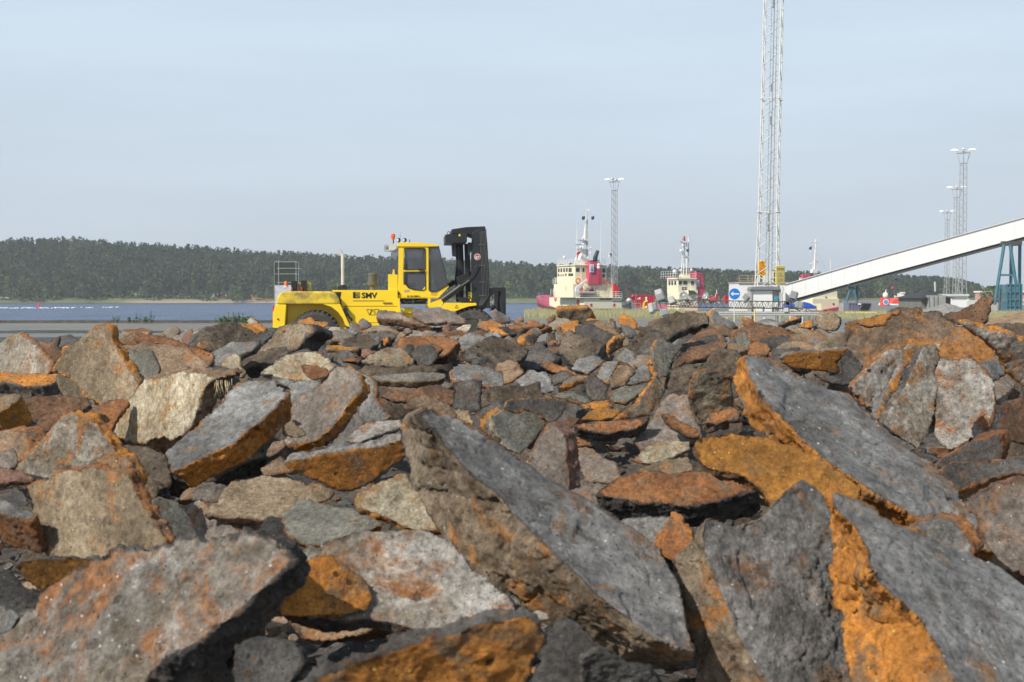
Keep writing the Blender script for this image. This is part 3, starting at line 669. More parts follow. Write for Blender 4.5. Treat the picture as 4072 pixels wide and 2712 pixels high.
    for a, c in zip([(1770,858),(1800,858),(1785,830)], [(1800,858),(1785,830),(1770,858)]): p.bar((fx(a[0]),-.026,fz(a[1])), (fx(c[0]),-.026,fz(c[1])), .01)
    p.build('warning_triangle', BLK, ff)
    # cab: pillars, sills, panes
    cab = MB(); y0, y1 = .45, 2.25
    def pl(poly, ya=y0, yb=y0+.07): side(cab, poly, ya, yb)
    for ya, yb in ((y0, y0+.07), (y1-.07, y1)):
        pl([(1228,766),(1240,268),(1290,268),(1280,500),(1283,690),(1290,766)], ya, yb)     # rear pillar
        pl([(1283,500),(1500,495),(1505,512),(1283,514)], ya, yb)
        pl([(1290,268),(1505,268),(1505,292),(1290,290)], ya, yb)
        pl([(1488,292),(1522,265),(1524,700),(1508,766),(1502,762),(1490,560)], ya, yb)
        pl([(1283,640),(1300,640),(1330,672),(1380,688),(1460,694),(1500,640),(1508,766),(1283,766)], ya, yb)
        pl([(1522,690),(1545,708),(1600,705),(1712,642),(1716,658),(1612,766),(1508,766)], ya, yb)
    side(cab, [(1228,690),(1250,690),(1250,766),(1228,766)], y0, y1)
    side(cab, [(1222,262),(1245,240),(1430,238),(1600,256),(1618,262),(1618,274),(1500,276),(1222,276)], y0-.04, y1+.04)   # roof
    side(cab, [(1138,540),(1178,540),(1186,492),(1198,492),(1202,540),(1228,545),(1228,690),(1138,690)], y0, y0+.5)
    side(cab, [(1228,755),(1612,755),(1600,768),(1228,768)], y0, y1)
    cb = cab.build('cab', YEL, r, bevel=.008)
    fr = MB()   # black rubber frames
    def ring(poly, w=.025):
        for a, c in zip(poly, poly[1:]+poly[:1]): fr.bar((fx(a[0]), y0-.01, fz(a[1])), (fx(c[0]), y0-.01, fz(c[1])), w)
    ring([(1296,296),(1310,290),(1475,290),(1490,300),(1490,490),(1300,494)]); ring([(1298,518),(1490,516),(1492,680),(1470,692),(1380,684),(1330,666),(1298,610)])
    ring([(1526,264),(1616,266),(1706,640),(1600,702),(1545,706),(1524,690)]); fr.build('window_seal', BLK, cb)
    hd = MB(); hd.bar((fx(1425), y0-.05, fz(498)), (fx(1490), y0-.05, fz(508)), .035); hd.bar((fx(1245),y0-.02,fz(722)),(fx(1195),y0-.02,fz(722)),.07); hd.build('door_handle', BLK, cb)
    g = MB()
    side(g, [(1298,292),(1488,292),(1488,492),(1298,492)], y0+.03, y0+.04); side(g, [(1298,518),(1490,518),(1492,680),(1380,686),(1330,668),(1298,640)], y0+.03, y0+.04)
    side(g, [(1526,266),(1616,268),(1704,640),(1600,702),(1545,706),(1524,690)], y0+.03, y0+.04); side(g, [(1165,330),(1245,276),(1240,545),(1150,535)], y0+.03, y0+.04)
    side(g, [(1296,292),(1488,292),(1490,640),(1296,640)], y1-.04, y1-.03); side(g, [(1526,266),(1616,268),(1704,640),(1600,702)], y1-.04, y1-.03)
    g.prism([(fx(1616),y0,fz(268)),(fx(1704),y0,fz(640)),(fx(1704),y1,fz(640)),(fx(1616),y1,fz(268))], (.01,0,0)); g.build_each('window', GLS, cb)
    inn = MB(); inn.box((fx(1300),y0+.5,fz(700)),(fx(1400),y1-.5,fz(620))); inn.box((fx(1290),y0+.5,fz(640)),(fx(1325),y1-.5,fz(440))); inn.build('driver_seat', BLK, cb, bevel=.04)
    inn = MB(); inn.lathe([(.2,0),(.22,.015),(.2,.03)], (fx(1600),y0+.9,fz(610)), (-.5,0,.85), n=20); inn.tube((fx(1600),y0+.9,fz(610)),(fx(1650),y0+.9,fz(700)),.04); inn.bar((fx(1455),y0+.6,fz(480)),(fx(1480),y0+.6,fz(300)),.08); inn.build('steering_wheel', BLK, cb)
    lv = MB()
    for k in range(4): lv.box((fx(1538), y0-.006, fz(744-k*8)), (fx(1606), y0+.004, fz(740-k*8)))
    lv.build('louvre', YELD, cb)
    textmesh('249', .125, mat('number_grey', (.35,.38,.48), .5), cb, (fx(1290), y0-.004, fz(708)), (R_(90),0,0), sx=.95, bold=.003)
    textmesh('SL 32-1200 A', .082, BLK, cb, (fx(1318), y0-.004, fz(755)), (R_(90),0,0), sx=1.0, bold=.002)
    # roof gear
    b = MB(); b.lathe([(.055,0),(.06,.05),(.075,.08),(.075,.15),(.06,.2),(.02,.21)], (fx(1184),.9,fz(205)), n=14); be = b.build('beacon', ORL, r, smooth=True)
    b = MB(); b.tube((fx(1188),.9,fz(245)),(fx(1186),.9,fz(205)),.02); b.build('bracket', BLK, be)
    for X, f in ((1238,-1),(1296,-1)):
        b = MB(); b.lathe([(.03,-.06),(.065,-.04),(.075,.02),(.07,.04)], (fx(X),.8,fz(210)), (f*.8,-.55,-.1), n=14); wl = b.build('work_lamp', BLK, r, smooth=True)
        b = MB(); b.lathe([(.058,.0),(.05,.012)], Vector((fx(X),.8,fz(210)))+Vector((f*.8,-.55,-.1)).normalized()*.038, (f*.8,-.55,-.1), n=14); b.build('lens', PAN, wl)
        b = MB(); b.tube((fx(X),.8,fz(240)),(fx(X),.8,fz(222)),.015); b.build('bracket', BLK, wl)
    b = MB(); b.tube((fx(1343),.8,fz(238)),(fx(1343),.8,fz(205)),.014); b.tube((fx(1246),.7,fz(240)),(fx(1258),.7,fz(135)),.006,.003); b.build('antenna', BLK, r)
    b = MB(); b.box((fx(1145),.5,fz(312)),(fx(1216),1.1,fz(250))); al = b.build('light_box', PAN, r, bevel=.01)
    b = MB()
    for X in (1108,1126,1140): b.lathe([(.04,0),(.1,.03),(.1,.06)], (fx(X),.75,fz(281)), (1,0,0), n=12)
    b.path([(fx(1105),.55,fz(320)),(fx(1220),.55,fz(326)),(fx(1232),.55,fz(300))],.012); b.path([(fx(1105),.55,fz(260)),(fx(1105),.55,fz(320))],.012); b.build('rear_lamp', GRY, al)
    # exhaust and air filter
    b = MB(); b.tube((fx(702),.95,fz(645)),(fx(702),.95,fz(352)),.058,n=16); b.tube((fx(702),.95,fz(356)),(fx(672),.95,fz(308)),.056,.062,n=16); ex = b.build('exhaust_pipe', CHR, r, smooth=True)
    b = MB(); b.tube((fx(702),.95,fz(692)),(fx(702),.95,fz(640)),.09); b.box((fx(628),.7,fz(690)),(fx(634),1.2,fz(645))); b.box((fx(765),.7,fz(690)),(fx(771),1.2,fz(645))); b.box((fx(660),.75,fz(690)),(fx(745),1.15,fz(654))); b.build('heat_shield', MST, ex)
    b = MB(); b.lathe([(.1,0),(.1,.14),(.185,.19),(.19,.30),(.155,.31),(.155,.50),(.17,.51),(.17,.57),(.12,.60),(.01,.61)], (fx(986),.95,fz(690)), n=20); b.build('air_filter', mat('filter_grey', (.12,.115,.09), .6), r, smooth=True)
    # rear deck fittings
    b = MB(); b.lathe([(.075,0),(.075,.05),(.07,.06),(.068,.16),(.04,.2),(.01,.21)], (fx(176),.4,fz(662)), n=14); be = b.build('beacon', ORL, r, smooth=True)
    b = MB(); b.tube((fx(176),.4,fz(702)),(fx(176),.4,fz(660)),.012); b.lathe([(.08,0),(.08,.055)], (fx(176),.4,fz(664)), n=14); b.build('bracket', PAN, be)
    for X0, X1 in ((222,274),(312,366)):
        b = MB(); b.box((fx(X0),.5,fz(700)),(fx(X1),.9,fz(602 if X0 < 300 else 598))); bo = b.build('rear_post', BLK, r, bevel=.01)
        b = MB(); b.tube((fx(X0+10),.47,fz(692)),(fx(X0+10),.47,fz(662)),.03); b.build('tail_lamp', REDL, bo)
    for X, s in ((280,1),(400,-1)):
        b = MB(); pts = [(X,698),(X,635),(X+s*8,618),(X+s*30,616),(X+s*30,640),(X+s*16,648),(X+s*16,668),(X+s*30,674),(X+s*30,698)]; side(b, pts, .95, 1.03); b.build('lifting_lug', YEL, r)
    # mast
    b = MB()
    def col(poly, ya, yb): side(b, poly, ya, yb)
    col([(1935,150),(2010,105),(2062,105),(2080,240),(2095,500),(2108,860),(1960,870),(1938,800),(1925,400)], .28, .55)   # near outer upright
    col([(1790,240),(1870,240),(1880,560),(1870,800),(1800,805),(1785,600),(1800,400)], 2.3, 2.6)
    col([(1870,240),(1925,240),(1930,800),(1890,805)], 1.2, 1.5); col([(1820,240),(1850,240),(1850,800),(1820,800)], 1.6, 1.9)
    col([(1740,112),(1880,90),(2062,82),(2062,128),(2005,128),(1995,190),(1880,150),(1742,150)], .35, 2.6)          # top crossbeam
    col([(1850,130),(2005,110),(2005,360),(1985,330),(1960,200),(1850,170)], .4, .5)
    col([(1800,560),(1945,500),(1945,620),(1810,640)], .8, 2.4); col([(1800,760),(2000,760),(2060,870),(1990,900),(1900,880)], .6, 2.4)
    col([(1985,440),(2010,460),(1960,560),(1880,625),(1850,610),(1925,560),(1955,470)], .24, .3)
    ms = b.build('mast', MST, r, bevel=.01)
    b = MB(); side(b, [(1678,165),(1700,163),(1885,150),(1885,236),(1780,246),(1680,244)], .1, 2.7); side(b, [(1740,250),(1784,250),(1782,372),(1746,366)], .3, .6); side(b, [(1895,236),(1945,236),(1945,300),(1900,360)], .3, .6); ca2 = b.build('lift_carriage', MST, r, bevel=.01)
    lb = MB()
    for X in (1714,1812):
        for k in range(12):
            a, c = k*math.pi/6, (k+1)*math.pi/6; lb.bar((fx(X)+.05*math.cos(a), .5, fz(146)+.05*math.sin(a)), (fx(X)+.05*math.cos(c), .5, fz(146)+.05*math.sin(c)), .022)
    lb.build('lifting_eye', BLK, ca2)
    lb = MB(); lb.box((fx(1806), .092, fz(181)), (fx(1822), .1, fz(160))); lb.build('yellow_label', mat('label_yellow', (.75,.6,.05), .5), ca2)
    b = MB()
    for k, X in enumerate((2008,2020,2032,2044,2056)): b.path([(fx(X), .22-k*.01, fz(130)), (fx(X+16+k*2), .22-k*.01, fz(500)), (fx(X+26+k*2), .22, fz(740)), (fx(X-10-k*4), .22, fz(835))], .0095, n=5)
    for Y in (258,455,612,741): b.bar((fx(1992+(Y-250)*.02), .2, fz(Y)), (fx(2052+(Y-250)*.03), .2, fz(Y)), .03)
    b.build('hydraulic_hose', mat('hose_grey', (.10,.10,.10), .5), ms)
    b = MB()
    for k in range(46): Y = 110+k*17; b.box((fx(2064+(Y-110)*.045), .3, fz(Y+9)), (fx(2072+(Y-110)*.045), .36, fz(Y)))
    b.build('lift_chain', MST, ms)
    b = MB(); b.tube((fx(1645),.12,fz(788)), (fx(1830),.12,fz(655)), .115, n=16); b.tube((fx(1830),.12,fz(655)), (fx(1910),.12,fz(600)), .055, n=12); b.lathe([(.13,0),(.13,.05)], (fx(1812),.12,fz(667)), (.81,0,.58), n=16); b.build('tilt_cylinder', MST, r, smooth=True)
    b = MB(); b.tube((fx(1700),2.6,fz(660)), (fx(1790),2.6,fz(600)), .09); b.build('tilt_cylinder', MST, r)
    b = MB(); b.lathe([(.112,0),(.112,.008)], (fx(1984), .276, fz(374)), (0,-1,0), n=28); bd = b.build('round_badge', mat('badge_white', (.75,.73,.7), .5), ms)
    b = MB(); b.lathe([(.095,0),(.095,.004)], (fx(1984), .268, fz(374)), (0,-1,0), n=28); b.build('badge_disc', mat('badge_red', (.42,.04,.05), .5), bd)
    textmesh('B7', .13, MATS['badge_white'], bd, (fx(1984), .262, fz(392)), (R_(90),0,0), bold=.004, align='CENTER')
    b = MB(); b.box((fx(1896), .27, fz(768)), (fx(1930), .28, fz(708))); b.box((fx(1914),.27,fz(794)),(fx(1926),.28,fz(776)),0); w_ = b.build('warning_label', MATS['label_yellow'], ms)
    b = MB(); b.box((fx(1900), .264, fz(734)), (fx(1910), .27, fz(716))); b.box((fx(1914), .264, fz(738)), (fx(1926), .27, fz(730))); b.box((fx(1900), .264, fz(760)), (fx(1912), .27, fz(744))); b.box((fx(1912), .264, fz(764)), (fx(1922), .27, fz(756))); b.build('pictogram', BLK, w_)
    # fork carriage
    b = MB(); side(b, [(2098,672),(2140,664),(2255,664),(2255,700),(2165,704),(2108,752)], .3, 2.6); side(b, [(2148,704),(2178,704),(2178,880),(2148,860)], .3, .55); side(b, [(2212,700),(2256,700),(2256,985),(2206,900),(2200,760),(2212,740)], .25, .5); side(b, [(2212,700),(2256,700),(2256,985),(2206,900)], 2.2, 2.5)
    b.path([(fx(2100),.3,fz(680)),(fx(2130),.3,fz(720)),(fx(2130),.3,fz(780)),(fx(2108),.3,fz(790))],.015)
    fc = b.build('fork_carriage', MST, r, bevel=.01)
    b = MB()
    for ya in (.25, 2.2):
        b = MB(); b.box((fx(2225), ya, .15), (fx(2256), ya+.25, fz(800))); b.box((fx(2225), ya, .08), (fx(2256)+2.0, ya+.25, .15)); b.build('fork', MST, r)
    b = MB(); b.lathe([(.07,0),(.09,.06),(.05,.12)], (fx(2123),.25,fz(850)), (.3,-1,0), n=12); b.path([(fx(2105),.25,fz(880)),(fx(2135),.25,fz(875)),(fx(2160),.3,fz(850))],.02); b.build('head_lamp', MST, r)
    return r
forklift()
# ================================================================ tugs across the basin
CRM = mat('tug_cream', (.80,.74,.52), .55, var=.04, vs=.5, dirt=(.52,.42,.25), dscale=.7, dthr=.63); HULLR = mat('hull_red', (.50,.065,.12), .5, var=.06, vs=.4, dirt=(.35,.08,.08), dscale=.5, dthr=.6)
DKW = mat('tug_window', (.03,.035,.045), .15, var=.05); GRN = mat('deck_green', (.03,.10,.06), .7); LBR = mat('lifebuoy_orange', (.75,.12,.04), .5); CRR = mat('crane_red', (.55,.02,.03), .5)
class Boat:
    "local frame: x right, y towards the bow; zoom pixel (X,Y) of the survey maps to metres"
    def __init__(s, px0, D, yaw, z2, name, label):
        s.D = D; s.k = D/F/2.944; s.th = R_(yaw); s.px0 = px0; s.ox, s.oy = z2
        s.r = empty(name, (gx(px0,D), D, -2.0), label, 'tugboat', rz=R_(yaw)); s.X0 = (px0-s.ox)*2.944
    def z(s, Y): return CAMZ+(HZ-(s.oy+Y/2.944))*s.D/F+2.0
    def loc(s, X, v=0):
        "x along the stern for screen X, stern plane at depth v (boat frame)"
        return ((X-s.X0)*s.k+v*math.sin(s.th))/math.cos(s.th)
    def lenof(s, dX): return dX*s.k/math.sin(s.th)
    def bx(s, mb, Xa, Xb, Xc, Y0, Y1, v=0, m=0, taper=0):
        x0, x1 = s.loc(Xa, v), s.loc(Xb, v); L = s.lenof(Xa-Xc); z0, z1 = s.z(Y0), s.z(Y1)
        vs = [(x0,v,z0),(x1,v,z0),(x1,v+L,z0),(x0,v+L,z0),(x0+taper,v+taper,z1),(x1-taper,v+taper,z1),(x1-taper,v+L-taper,z1),(x0+taper,v+L-taper,z1)]
        mb.add(vs, [(0,3,2,1),(4,5,6,7),(0,1,5,4),(1,2,6,5),(2,3,7,6),(3,0,4,7)], m); return x0, x1, v, v+L
    def sr(s, mb, X0, X1, Y0, Y1, v=0, o=.05, m=0): mb.box((s.loc(X0,v), v-o, s.z(Y1)), (s.loc(X1,v), v+.02, s.z(Y0)), m)      # panel on the stern face
    def pr(s, mb, Xa, X0, X1, Y0, Y1, v=0, o=.05, m=0):                                                                 # panel on the port face
        x = s.loc(Xa, v); mb.box((x-o, v+s.lenof(Xa-X1), s.z(Y1)), (x+.02, v+s.lenof(Xa-X0), s.z(Y0)), m)
    def tp(s, X, Y, v): return Vector((s.loc(X, v), v, s.z(Y)))
def rail(bt, mb, pts, h=.95, n=1, r=.035):
    for (a, b) in zip(pts, pts[1:]):
        a, b = Vector(a), Vector(b); k = max(1, int((b-a).length/1.1))
        for q in range(k+1): p = a.lerp(b, q/k); mb.tube(p, p+Vector((0,0,h)), r, n=4)
        for hh in (h, h*.66, h*.33): mb.tube(a+Vector((0,0,hh)), b+Vector((0,0,hh)), r*.8, n=4)
def lifebuoy(bt, parent, p, ax, R=.42):
    mb = MB(); p = Vector(p); ax = Vector(ax).normalized(); e = ax.orthogonal().normalized(); g = ax.cross(e)
    for k in range(12):
        a, c = k*math.pi/6, (k+1)*math.pi/6; mb.tube(p+(e*math.cos(a)+g*math.sin(a))*R, p+(e*math.cos(c)+g*math.sin(c))*R, .1, n=6)
    mb.build('lifebuoy', LBR, parent)
def hull_mesh(bt, x0, x1, v0, v1, z0, z1, bowtop, mb, m=0, fl=.5):
    "tug hull: square stern, rounded raised bow; rows from keel to rail"
    w = (x1-x0)/2; cx = (x0+x1)/2; n = 26; rows = []
    for t in (0, .35, .7, 1.):
        row = []
        for i in range(n+1):
            u = i/n; 
            if u < .2: f = .82+.18*math.sin(u/.2*math.pi/2)
            elif u < .6: f = 1
            else: f = math.sqrt(max(0, 1-((u-.6)/.4)**2.2))
            sheer = z0+(z1-z0+bowtop*max(0,(u-.35)/.65)**1.6)*t
            row.append((w*f*(.84+.16*t)+ (fl*t*.2 if u > .6 else 0), v0+(v1-v0)*u+(.8*t if u > .9 else 0), sheer))
        rows.append(row)
    V = []
    for row in rows: V += [(cx-a, b, c) for a, b, c in row]+[(cx+a, b, c) for a, b, c in reversed(row)]
    L = 2*(n+1); Fc = [(j*L+i, j*L+(i+1)%L, (j+1)*L+(i+1)%L, (j+1)*L+i) for j in range(3) for i in range(L)]
    Fc.append(tuple(range(3*L, 4*L)))
    mb.add(V, Fc, m)
def tug1():
    bt = Boat(2318, 250, 20, (2100,800), 'tugboat', 'largest cream and red tug with tall white mast, moored behind the grass')
    r = bt.r
    x0, x1 = bt.loc(650), bt.loc(1112); L = bt.lenof(640)
    mb = MB(); hull_mesh(bt, x0, x1, 0, L, -.6, bt.z(1272), 2.7, mb); h = mb.build('hull', HULLR, r, smooth=True)
    fd = MB(); w = (x1-x0)/2; cx = (x0+x1)/2
    for i in range(26):
        def q(u):
            f = .82+.18*math.sin(u/.2*math.pi/2) if u < .2 else 1 if u < .6 else math.sqrt(max(0,1-((u-.6)/.4)**2.2)); return Vector((cx-w*f*1.01-.05, L*u, bt.z(1268)+1.3*max(0,(u-.35)/.65)**1.6-.1))
        fd.tube(q(i/26), q((i+1)/26), .17, n=6)
    fd.tube((x0+.2,-.12,bt.z(1268)),(x1-.2,-.12,bt.z(1268)),.16,n=6); fd.build('fender', BLK, h)
    mb = MB(); mb.path([(x0+.2,L*.72,bt.z(1165)),(x0+.5,L*.82,bt.z(1120)),(x0+1.6,L*.93,bt.z(1078)),(cx,L*1.02,bt.z(1068))],.08,n=6); mb.build('bow_rail', GRY, h)
    # cream bulwark house
    mb = MB(); bt.bx(mb, 655, 1110, 275, 1272, 1130); bt.bx(mb, 600, 1112, 420, 1135, 1125, v=-.3); dk = mb.build('lower_house', CRM, r, bevel=.05)
    mb = MB(); bt.pr(mb, 655, 440, 455, 1215, 1150); bt.pr(mb, 655, 500, 508, 1200, 1160); mb.build_each('door', WHT, dk)
    mb = MB(); bt.sr(mb, 728, 752, 1232, 1200); bt.sr(mb, 1005, 1030, 1232, 1200); mb.build_each('fender_pad', CRR, dk)
    mb = MB(); bt.sr(mb, 670,716,1160,1152); bt.sr(mb, 1025,1082,1162,1154); mb.build_each('deck_lamp', WHT, dk)
    textmesh('VISCARIA', .52, BLK, dk, (bt.loc(838), -.06, bt.z(1157)), (R_(90),0,0), sx=1.05, bold=.012); textmesh('PORT OF LULEA', .26, BLK, dk, (bt.loc(998), -.06, bt.z(1180)), (R_(90),0,0), sx=1., bold=.004)
    for X, Y in ((350,1138),(596,1186)): lifebuoy(bt, dk, (bt.loc(655)-.1, bt.lenof(655-X), bt.z(Y)), (1,0,0), .4)
    # deckhouse
    mb = MB(); bt.bx(mb, 528, 1008, 318, 1130, 965, v=1.5); dh = mb.build('deckhouse', CRM, r, bevel=.05)
    mb = MB()
    for X in (800,868,918): bt.sr(mb, X, X+42, 1118, 1005, v=1.5, o=.06)
    bt.pr(mb, 528, 448, 458, 1040, 1000, v=1.5); mb.build_each('door', mat('cream_door', (.62,.56,.38), .6), dh)
    mb = MB(); bt.sr(mb, 648, 700, 1062, 988, v=1.5, o=.5); bo = mb.build('fire_cabinet', CRM, dh)
    mb = MB(); bt.sr(mb, 740, 765, 1038, 1008, v=1.5, o=.3); mb.build('hose_box', CRR, dh)
    lifebuoy(bt, dh, (bt.loc(612,1.5), 1.3, bt.z(1027)), (0,1,0), .45)
    # bridge
    mb = MB(); v = 2.5; a = bt.bx(mb, 555, 935, 360, 965, 750, v=v); bt.bx(mb, 548, 942, 350, 752, 738, v=v-.3); br = mb.build('bridge', CRM, r, bevel=.05)
    mb = MB()
    for X in (372,400,430,460): bt.pr(mb, 555, X, X+17, 820, 775, v=v)
    bt.pr(mb, 555, 489, 520, 824, 778, v=v)
    for X in (565,632): bt.sr(mb, X, X+44, 824, 780, v=v)
    bt.sr(mb, 882, 922, 832, 782, v=v); bt.sr(mb, 884, 916, 888, 850, v=v); bt.pr(mb, 555, 372, 382, 870, 840, v=v); bt.pr(mb, 555, 452, 464, 870, 840, v=v); bt.pr(mb, 555, 486, 536, 872, 842, v=v); mb.build_each('window', DKW, br)
    mb = MB(); bt.pr(mb, 555, 390, 440, 868, 846, v=v, o=.08); mb.build('name_board', mat('board_tan', (.45,.38,.3), .6), br)
    mb = MB()
    def T(X, Y, vv): return bt.tp(X, Y, vv)
    La = bt.lenof(195)
    z_ = bt.z(738); x0, x1 = bt.loc(560, v), bt.loc(930, v)
    rail(bt, mb, [(x0, v+La-.5, z_), (x0, v+.4, z_), (x1, v+.4, z_)], 1.0)
    z_ = bt.z(965); x0, x1 = bt.loc(528,1.5), bt.loc(1000,1.5); rail(bt, mb, [(x0, 11, z_), (x0, 1.5, z_), (x1, 1.5, z_)], 1.0)
    z_ = bt.z(1125); x0, x1 = bt.loc(528,.1), bt.loc(1112,.1); rail(bt, mb, [(x0, .1, z_), (x1, .1, z_), (x1, 2.5, z_)], 1.0)
    rail(bt, mb, [(bt.loc(330,9), 9, bt.z(960)), (bt.loc(355,9), 9, bt.z(960))], 1.1); rail(bt, mb, [(bt.loc(280,10), 10, bt.z(1100)), (bt.loc(315,10), 10, bt.z(1100))], 1.1)
    mb.build('railing', WHT, r)
    mb = MB(); bt_z = bt.z
    for X in (615,640): mb.tube(T(X+ (8 if X<630 else 0), 965, v-.2), T(X, 745, v-.2), .04, n=4)
    for k in range(9): mb.tube(T(672, 940-k*24, v-.15), T(712, 940-k*24, v-.15), .03, n=4)
    for X in (672,712): mb.tube(T(X, 965, v-.15), T(X, 735, v-.15), .035, n=4)
    mb.build('ladder', mat('cream_rail', (.7,.64,.42), .5), br)
    # funnel with logo plate and exhaust
    mb = MB(); v2 = 1.0; b0 = [(T(710,975,v2)), (T(882,978,v2))]; t0 = [T(735,700,v2+.3), T(855,712,v2+.3)]; dep = 3.0
    vs = [b0[0], b0[1], b0[1]+Vector((0,dep,0)), b0[0]+Vector((0,dep,0)), t0[0], t0[1], t0[1]+Vector((0,dep*.8,0)), t0[0]+Vector((0,dep*.8,0))]
    mb.add(vs, [(0,3,2,1),(4,5,6,7),(0,1,5,4),(1,2,6,5),(2,3,7,6),(3,0,4,7)]); fu = mb.build('funnel', HULLR, r, bevel=.06)
    mb = MB(); mb.box((T(728,0,v2-.05).x, v2-.1, bt_z(830)), (T(772,0,v2).x, v2+.05, bt_z(735))); lp = mb.build('logo_plate', WHT, fu)
    mb = MB(); mb.box((T(734,0,v2).x, v2-.13, bt_z(818)), (T(766,0,v2).x, v2-.09, bt_z(795))); cx_ = T(750,0,v2).x
    mb.tube((cx_, v2-.12, bt_z(790)), (cx_, v2-.12, bt_z(745)), .04); mb.bar((cx_-.22, v2-.12, bt_z(785)), (cx_, v2-.12, bt_z(765)), .06); mb.bar((cx_+.22, v2-.12, bt_z(785)), (cx_, v2-.12, bt_z(765)), .06); mb.build('anchor_emblem', mat('emblem_blue', (.05,.2,.45), .5), lp)
    mb = MB(); c = T(795,705,v2+1.5)
    mb.tube(c, c+Vector((.1,0,.9)), .42, .40, n=14); mb.tube(c+Vector((.1,0,.85)), c+Vector((.55,0,2.0)), .40, .30, n=14); mb.box(tuple(T(738,700,v2+.6)), (T(850,0,v2+.6).x, v2+2.2, bt_z(690))); mb.build('exhaust', BLK, fu)
    mb = MB()
    for Y in (745,775): mb.lathe([(.3,0),(.34,.1),(.2,.25),(.02,.3)], T(832,Y,v2-.0), (0,-1,0), n=14)
    mb.build_each('search_light', WHT, fu)
    mb = MB()
    for k in range(11): mb.tube(T(822,970-k*16,v2-.12), T(858,970-k*16,v2-.12), .03, n=4)
    for X in (822,858): mb.tube(T(X,975,v2-.12), T(X-2,800,v2-.12), .035, n=4)
    mb.build('ladder', CRR, fu)
    # mast
    mb = MB(); v3 = 4.5
    def quad(Xa, Xb, Ya, Xc, Xd, Yb, d0, d1):
        A, B, C_, D_ = T(Xa,Ya,v3), T(Xb,Ya,v3), T(Xd,Yb,v3), T(Xc,Yb,v3); o = Vector((0,d0,0)); o2 = Vector((0,d1,0))
        mb.add([A,B,B+o,A+o,D_,C_,C_+o2,D_+o2], [(0,3,2,1),(4,5,6,7),(0,1,5,4),(1,2,6,5),(2,3,7,6),(3,0,4,7)])
    quad(622,722,738, 668,712,470, 1.6, .8); quad(672,718,470, 692,712,260, .8, .5); quad(692,724,738, 700,716,110, .4,.2)
    for X0_, X1_, Y, hh in ((600,690,545,22),(632,745,440,16),(700,765,548,12)): mb.prism([T(X0_,Y,v3-.3),T(X1_,Y,v3-.3),T(X1_-10,Y+hh,v3-.3),T(X0_+25,Y+hh,v3-.3)], (0,1.6,0))
    for X, Y, R in ((432,655,.33),(630,528,.3),(655,425,.24),(750,598,.18),(752,535,.16),(722,655,.2)):
        c = T(X,Y,v3-.4); mb.lathe([(.02,-R),(R*.7,-R*.75),(R,0),(R*.7,R*.75),(.02,R)], c, n=12)
    mb.tube(T(432,740,v3), T(432,665,v3), .05); mb.tube(T(750,740,v3), T(750,600,v3), .03); 
    for X0_, X1_, Y in ((650,790,130),(648,775,275),(690,775,400)): mb.tube(T(X0_,Y,v3), T(X1_,Y-2,v3), .045, n=5)
    for X in (672,688,705,722,740): mb.tube(T(708,110,v3), T(X,80,v3), .04, n=4); mb.tube(T(X,82,v3), T(X,70,v3), .05, n=4)
    mb.prism([T(553,738,v3),T(628,738,v3),T(600,650,v3),T(575,650,v3)], (0,.4,0)); mm = mb.build('mast', WHT, r)
    mb = MB()
    for X, Y0, Y1 in ((577,738,180),(585,660,330),(870,740,195),(868,740,430)): mb.tube(T(X,Y0,v3), T(X+4,Y1,v3), .045, .02, n=4)
    mb.tube(T(700,100,v3), T(676,-40,v3), .02, n=4); mb.build_each('whip_antenna', WHT, mm)
    mb = MB(); mb.box((T(556,0,v3).x, v3-.5, bt_z(508)), (T(654,0,v3).x, v3-.3, bt_z(498))); mb.build('radar_scanner', mat('scanner_blue', (.12,.28,.5), .5), mm)
    mb = MB(); mb.lathe([(.1,-.3),(.25,0),(.3,.3),(.1,.5)], T(596,605,v3-.3), (.3,-.5,.4), n=8); mb.tube(T(590,650,v3), T(596,615,v3), .08); mb.build('fire_monitor', CRR, mm)
    for X, Y, c in ((662,175,(.03,.06,.05)),(776,172,(.04,.07,.3))):
        mb = MB(); vs = []
        for i in range(5): 
            p = T(X-18+i*9, Y-12+3*math.sin(i*1.6), v3-.3+.15*math.sin(i*2)); vs += [p, p+Vector((0,0,-.55-.1*math.sin(i)))]
        for i in range(4): mb.prism([vs[2*i],vs[2*i+2],vs[2*i+3],vs[2*i+1]], (0,.02,0))
        mb.build('flag', mat('flag_'+str(X), c, .8), mm)
    # davit, dinghy, deck crane
    mb = MB(); mb.prism([T(565,1112,.2),T(592,1112,.2),T(598,1030,.2),T(660,960,.2),T(698,925,.2),T(690,915,.2),T(640,945,.2),T(560,1010,.2),T(552,1060,.2)], (0,.35,0)); mb.build('davit', WHT, r)
    mb = MB(); A = T(620,1075,-.1); B = T(782,1080,-.1); 
    for k, (z0, rr) in enumerate(((0,.28),(0,.28))): mb.tube(A+Vector((0,k*1.4,0)), B+Vector((0,k*1.4,0)), rr, n=10); mb.tube(A+Vector((0,k*1.4,0)), A+Vector((-.5,.7-k*.1,.15)) if k==0 else A+Vector((-.5,.7,.15)), rr, .15, n=8)
    mb.box((A.x+.3,.1,A.z-.35),(B.x-.4,1.2,A.z-.1)); dg = mb.build('dinghy', mat('dinghy_grey', (.30,.28,.27), .6), r)
    mb = MB(); mb.box((B.x-.5,.4,A.z-.2),(B.x+.1,.9,A.z+.55)); mb.build('outboard_motor', BLK, dg)
    mb = MB(); mb.prism([T(1018,1050,1),T(1015,965,1),T(1045,962,1),T(1085,1020,1),T(1095,1060,1),T(1080,1075,1),T(1050,1075,1)], (0,.9,0)); mb.tube(T(1050,1130,1.4),T(1050,1060,1.4),.25); mb.build('deck_crane', CRR, r, bevel=.05)
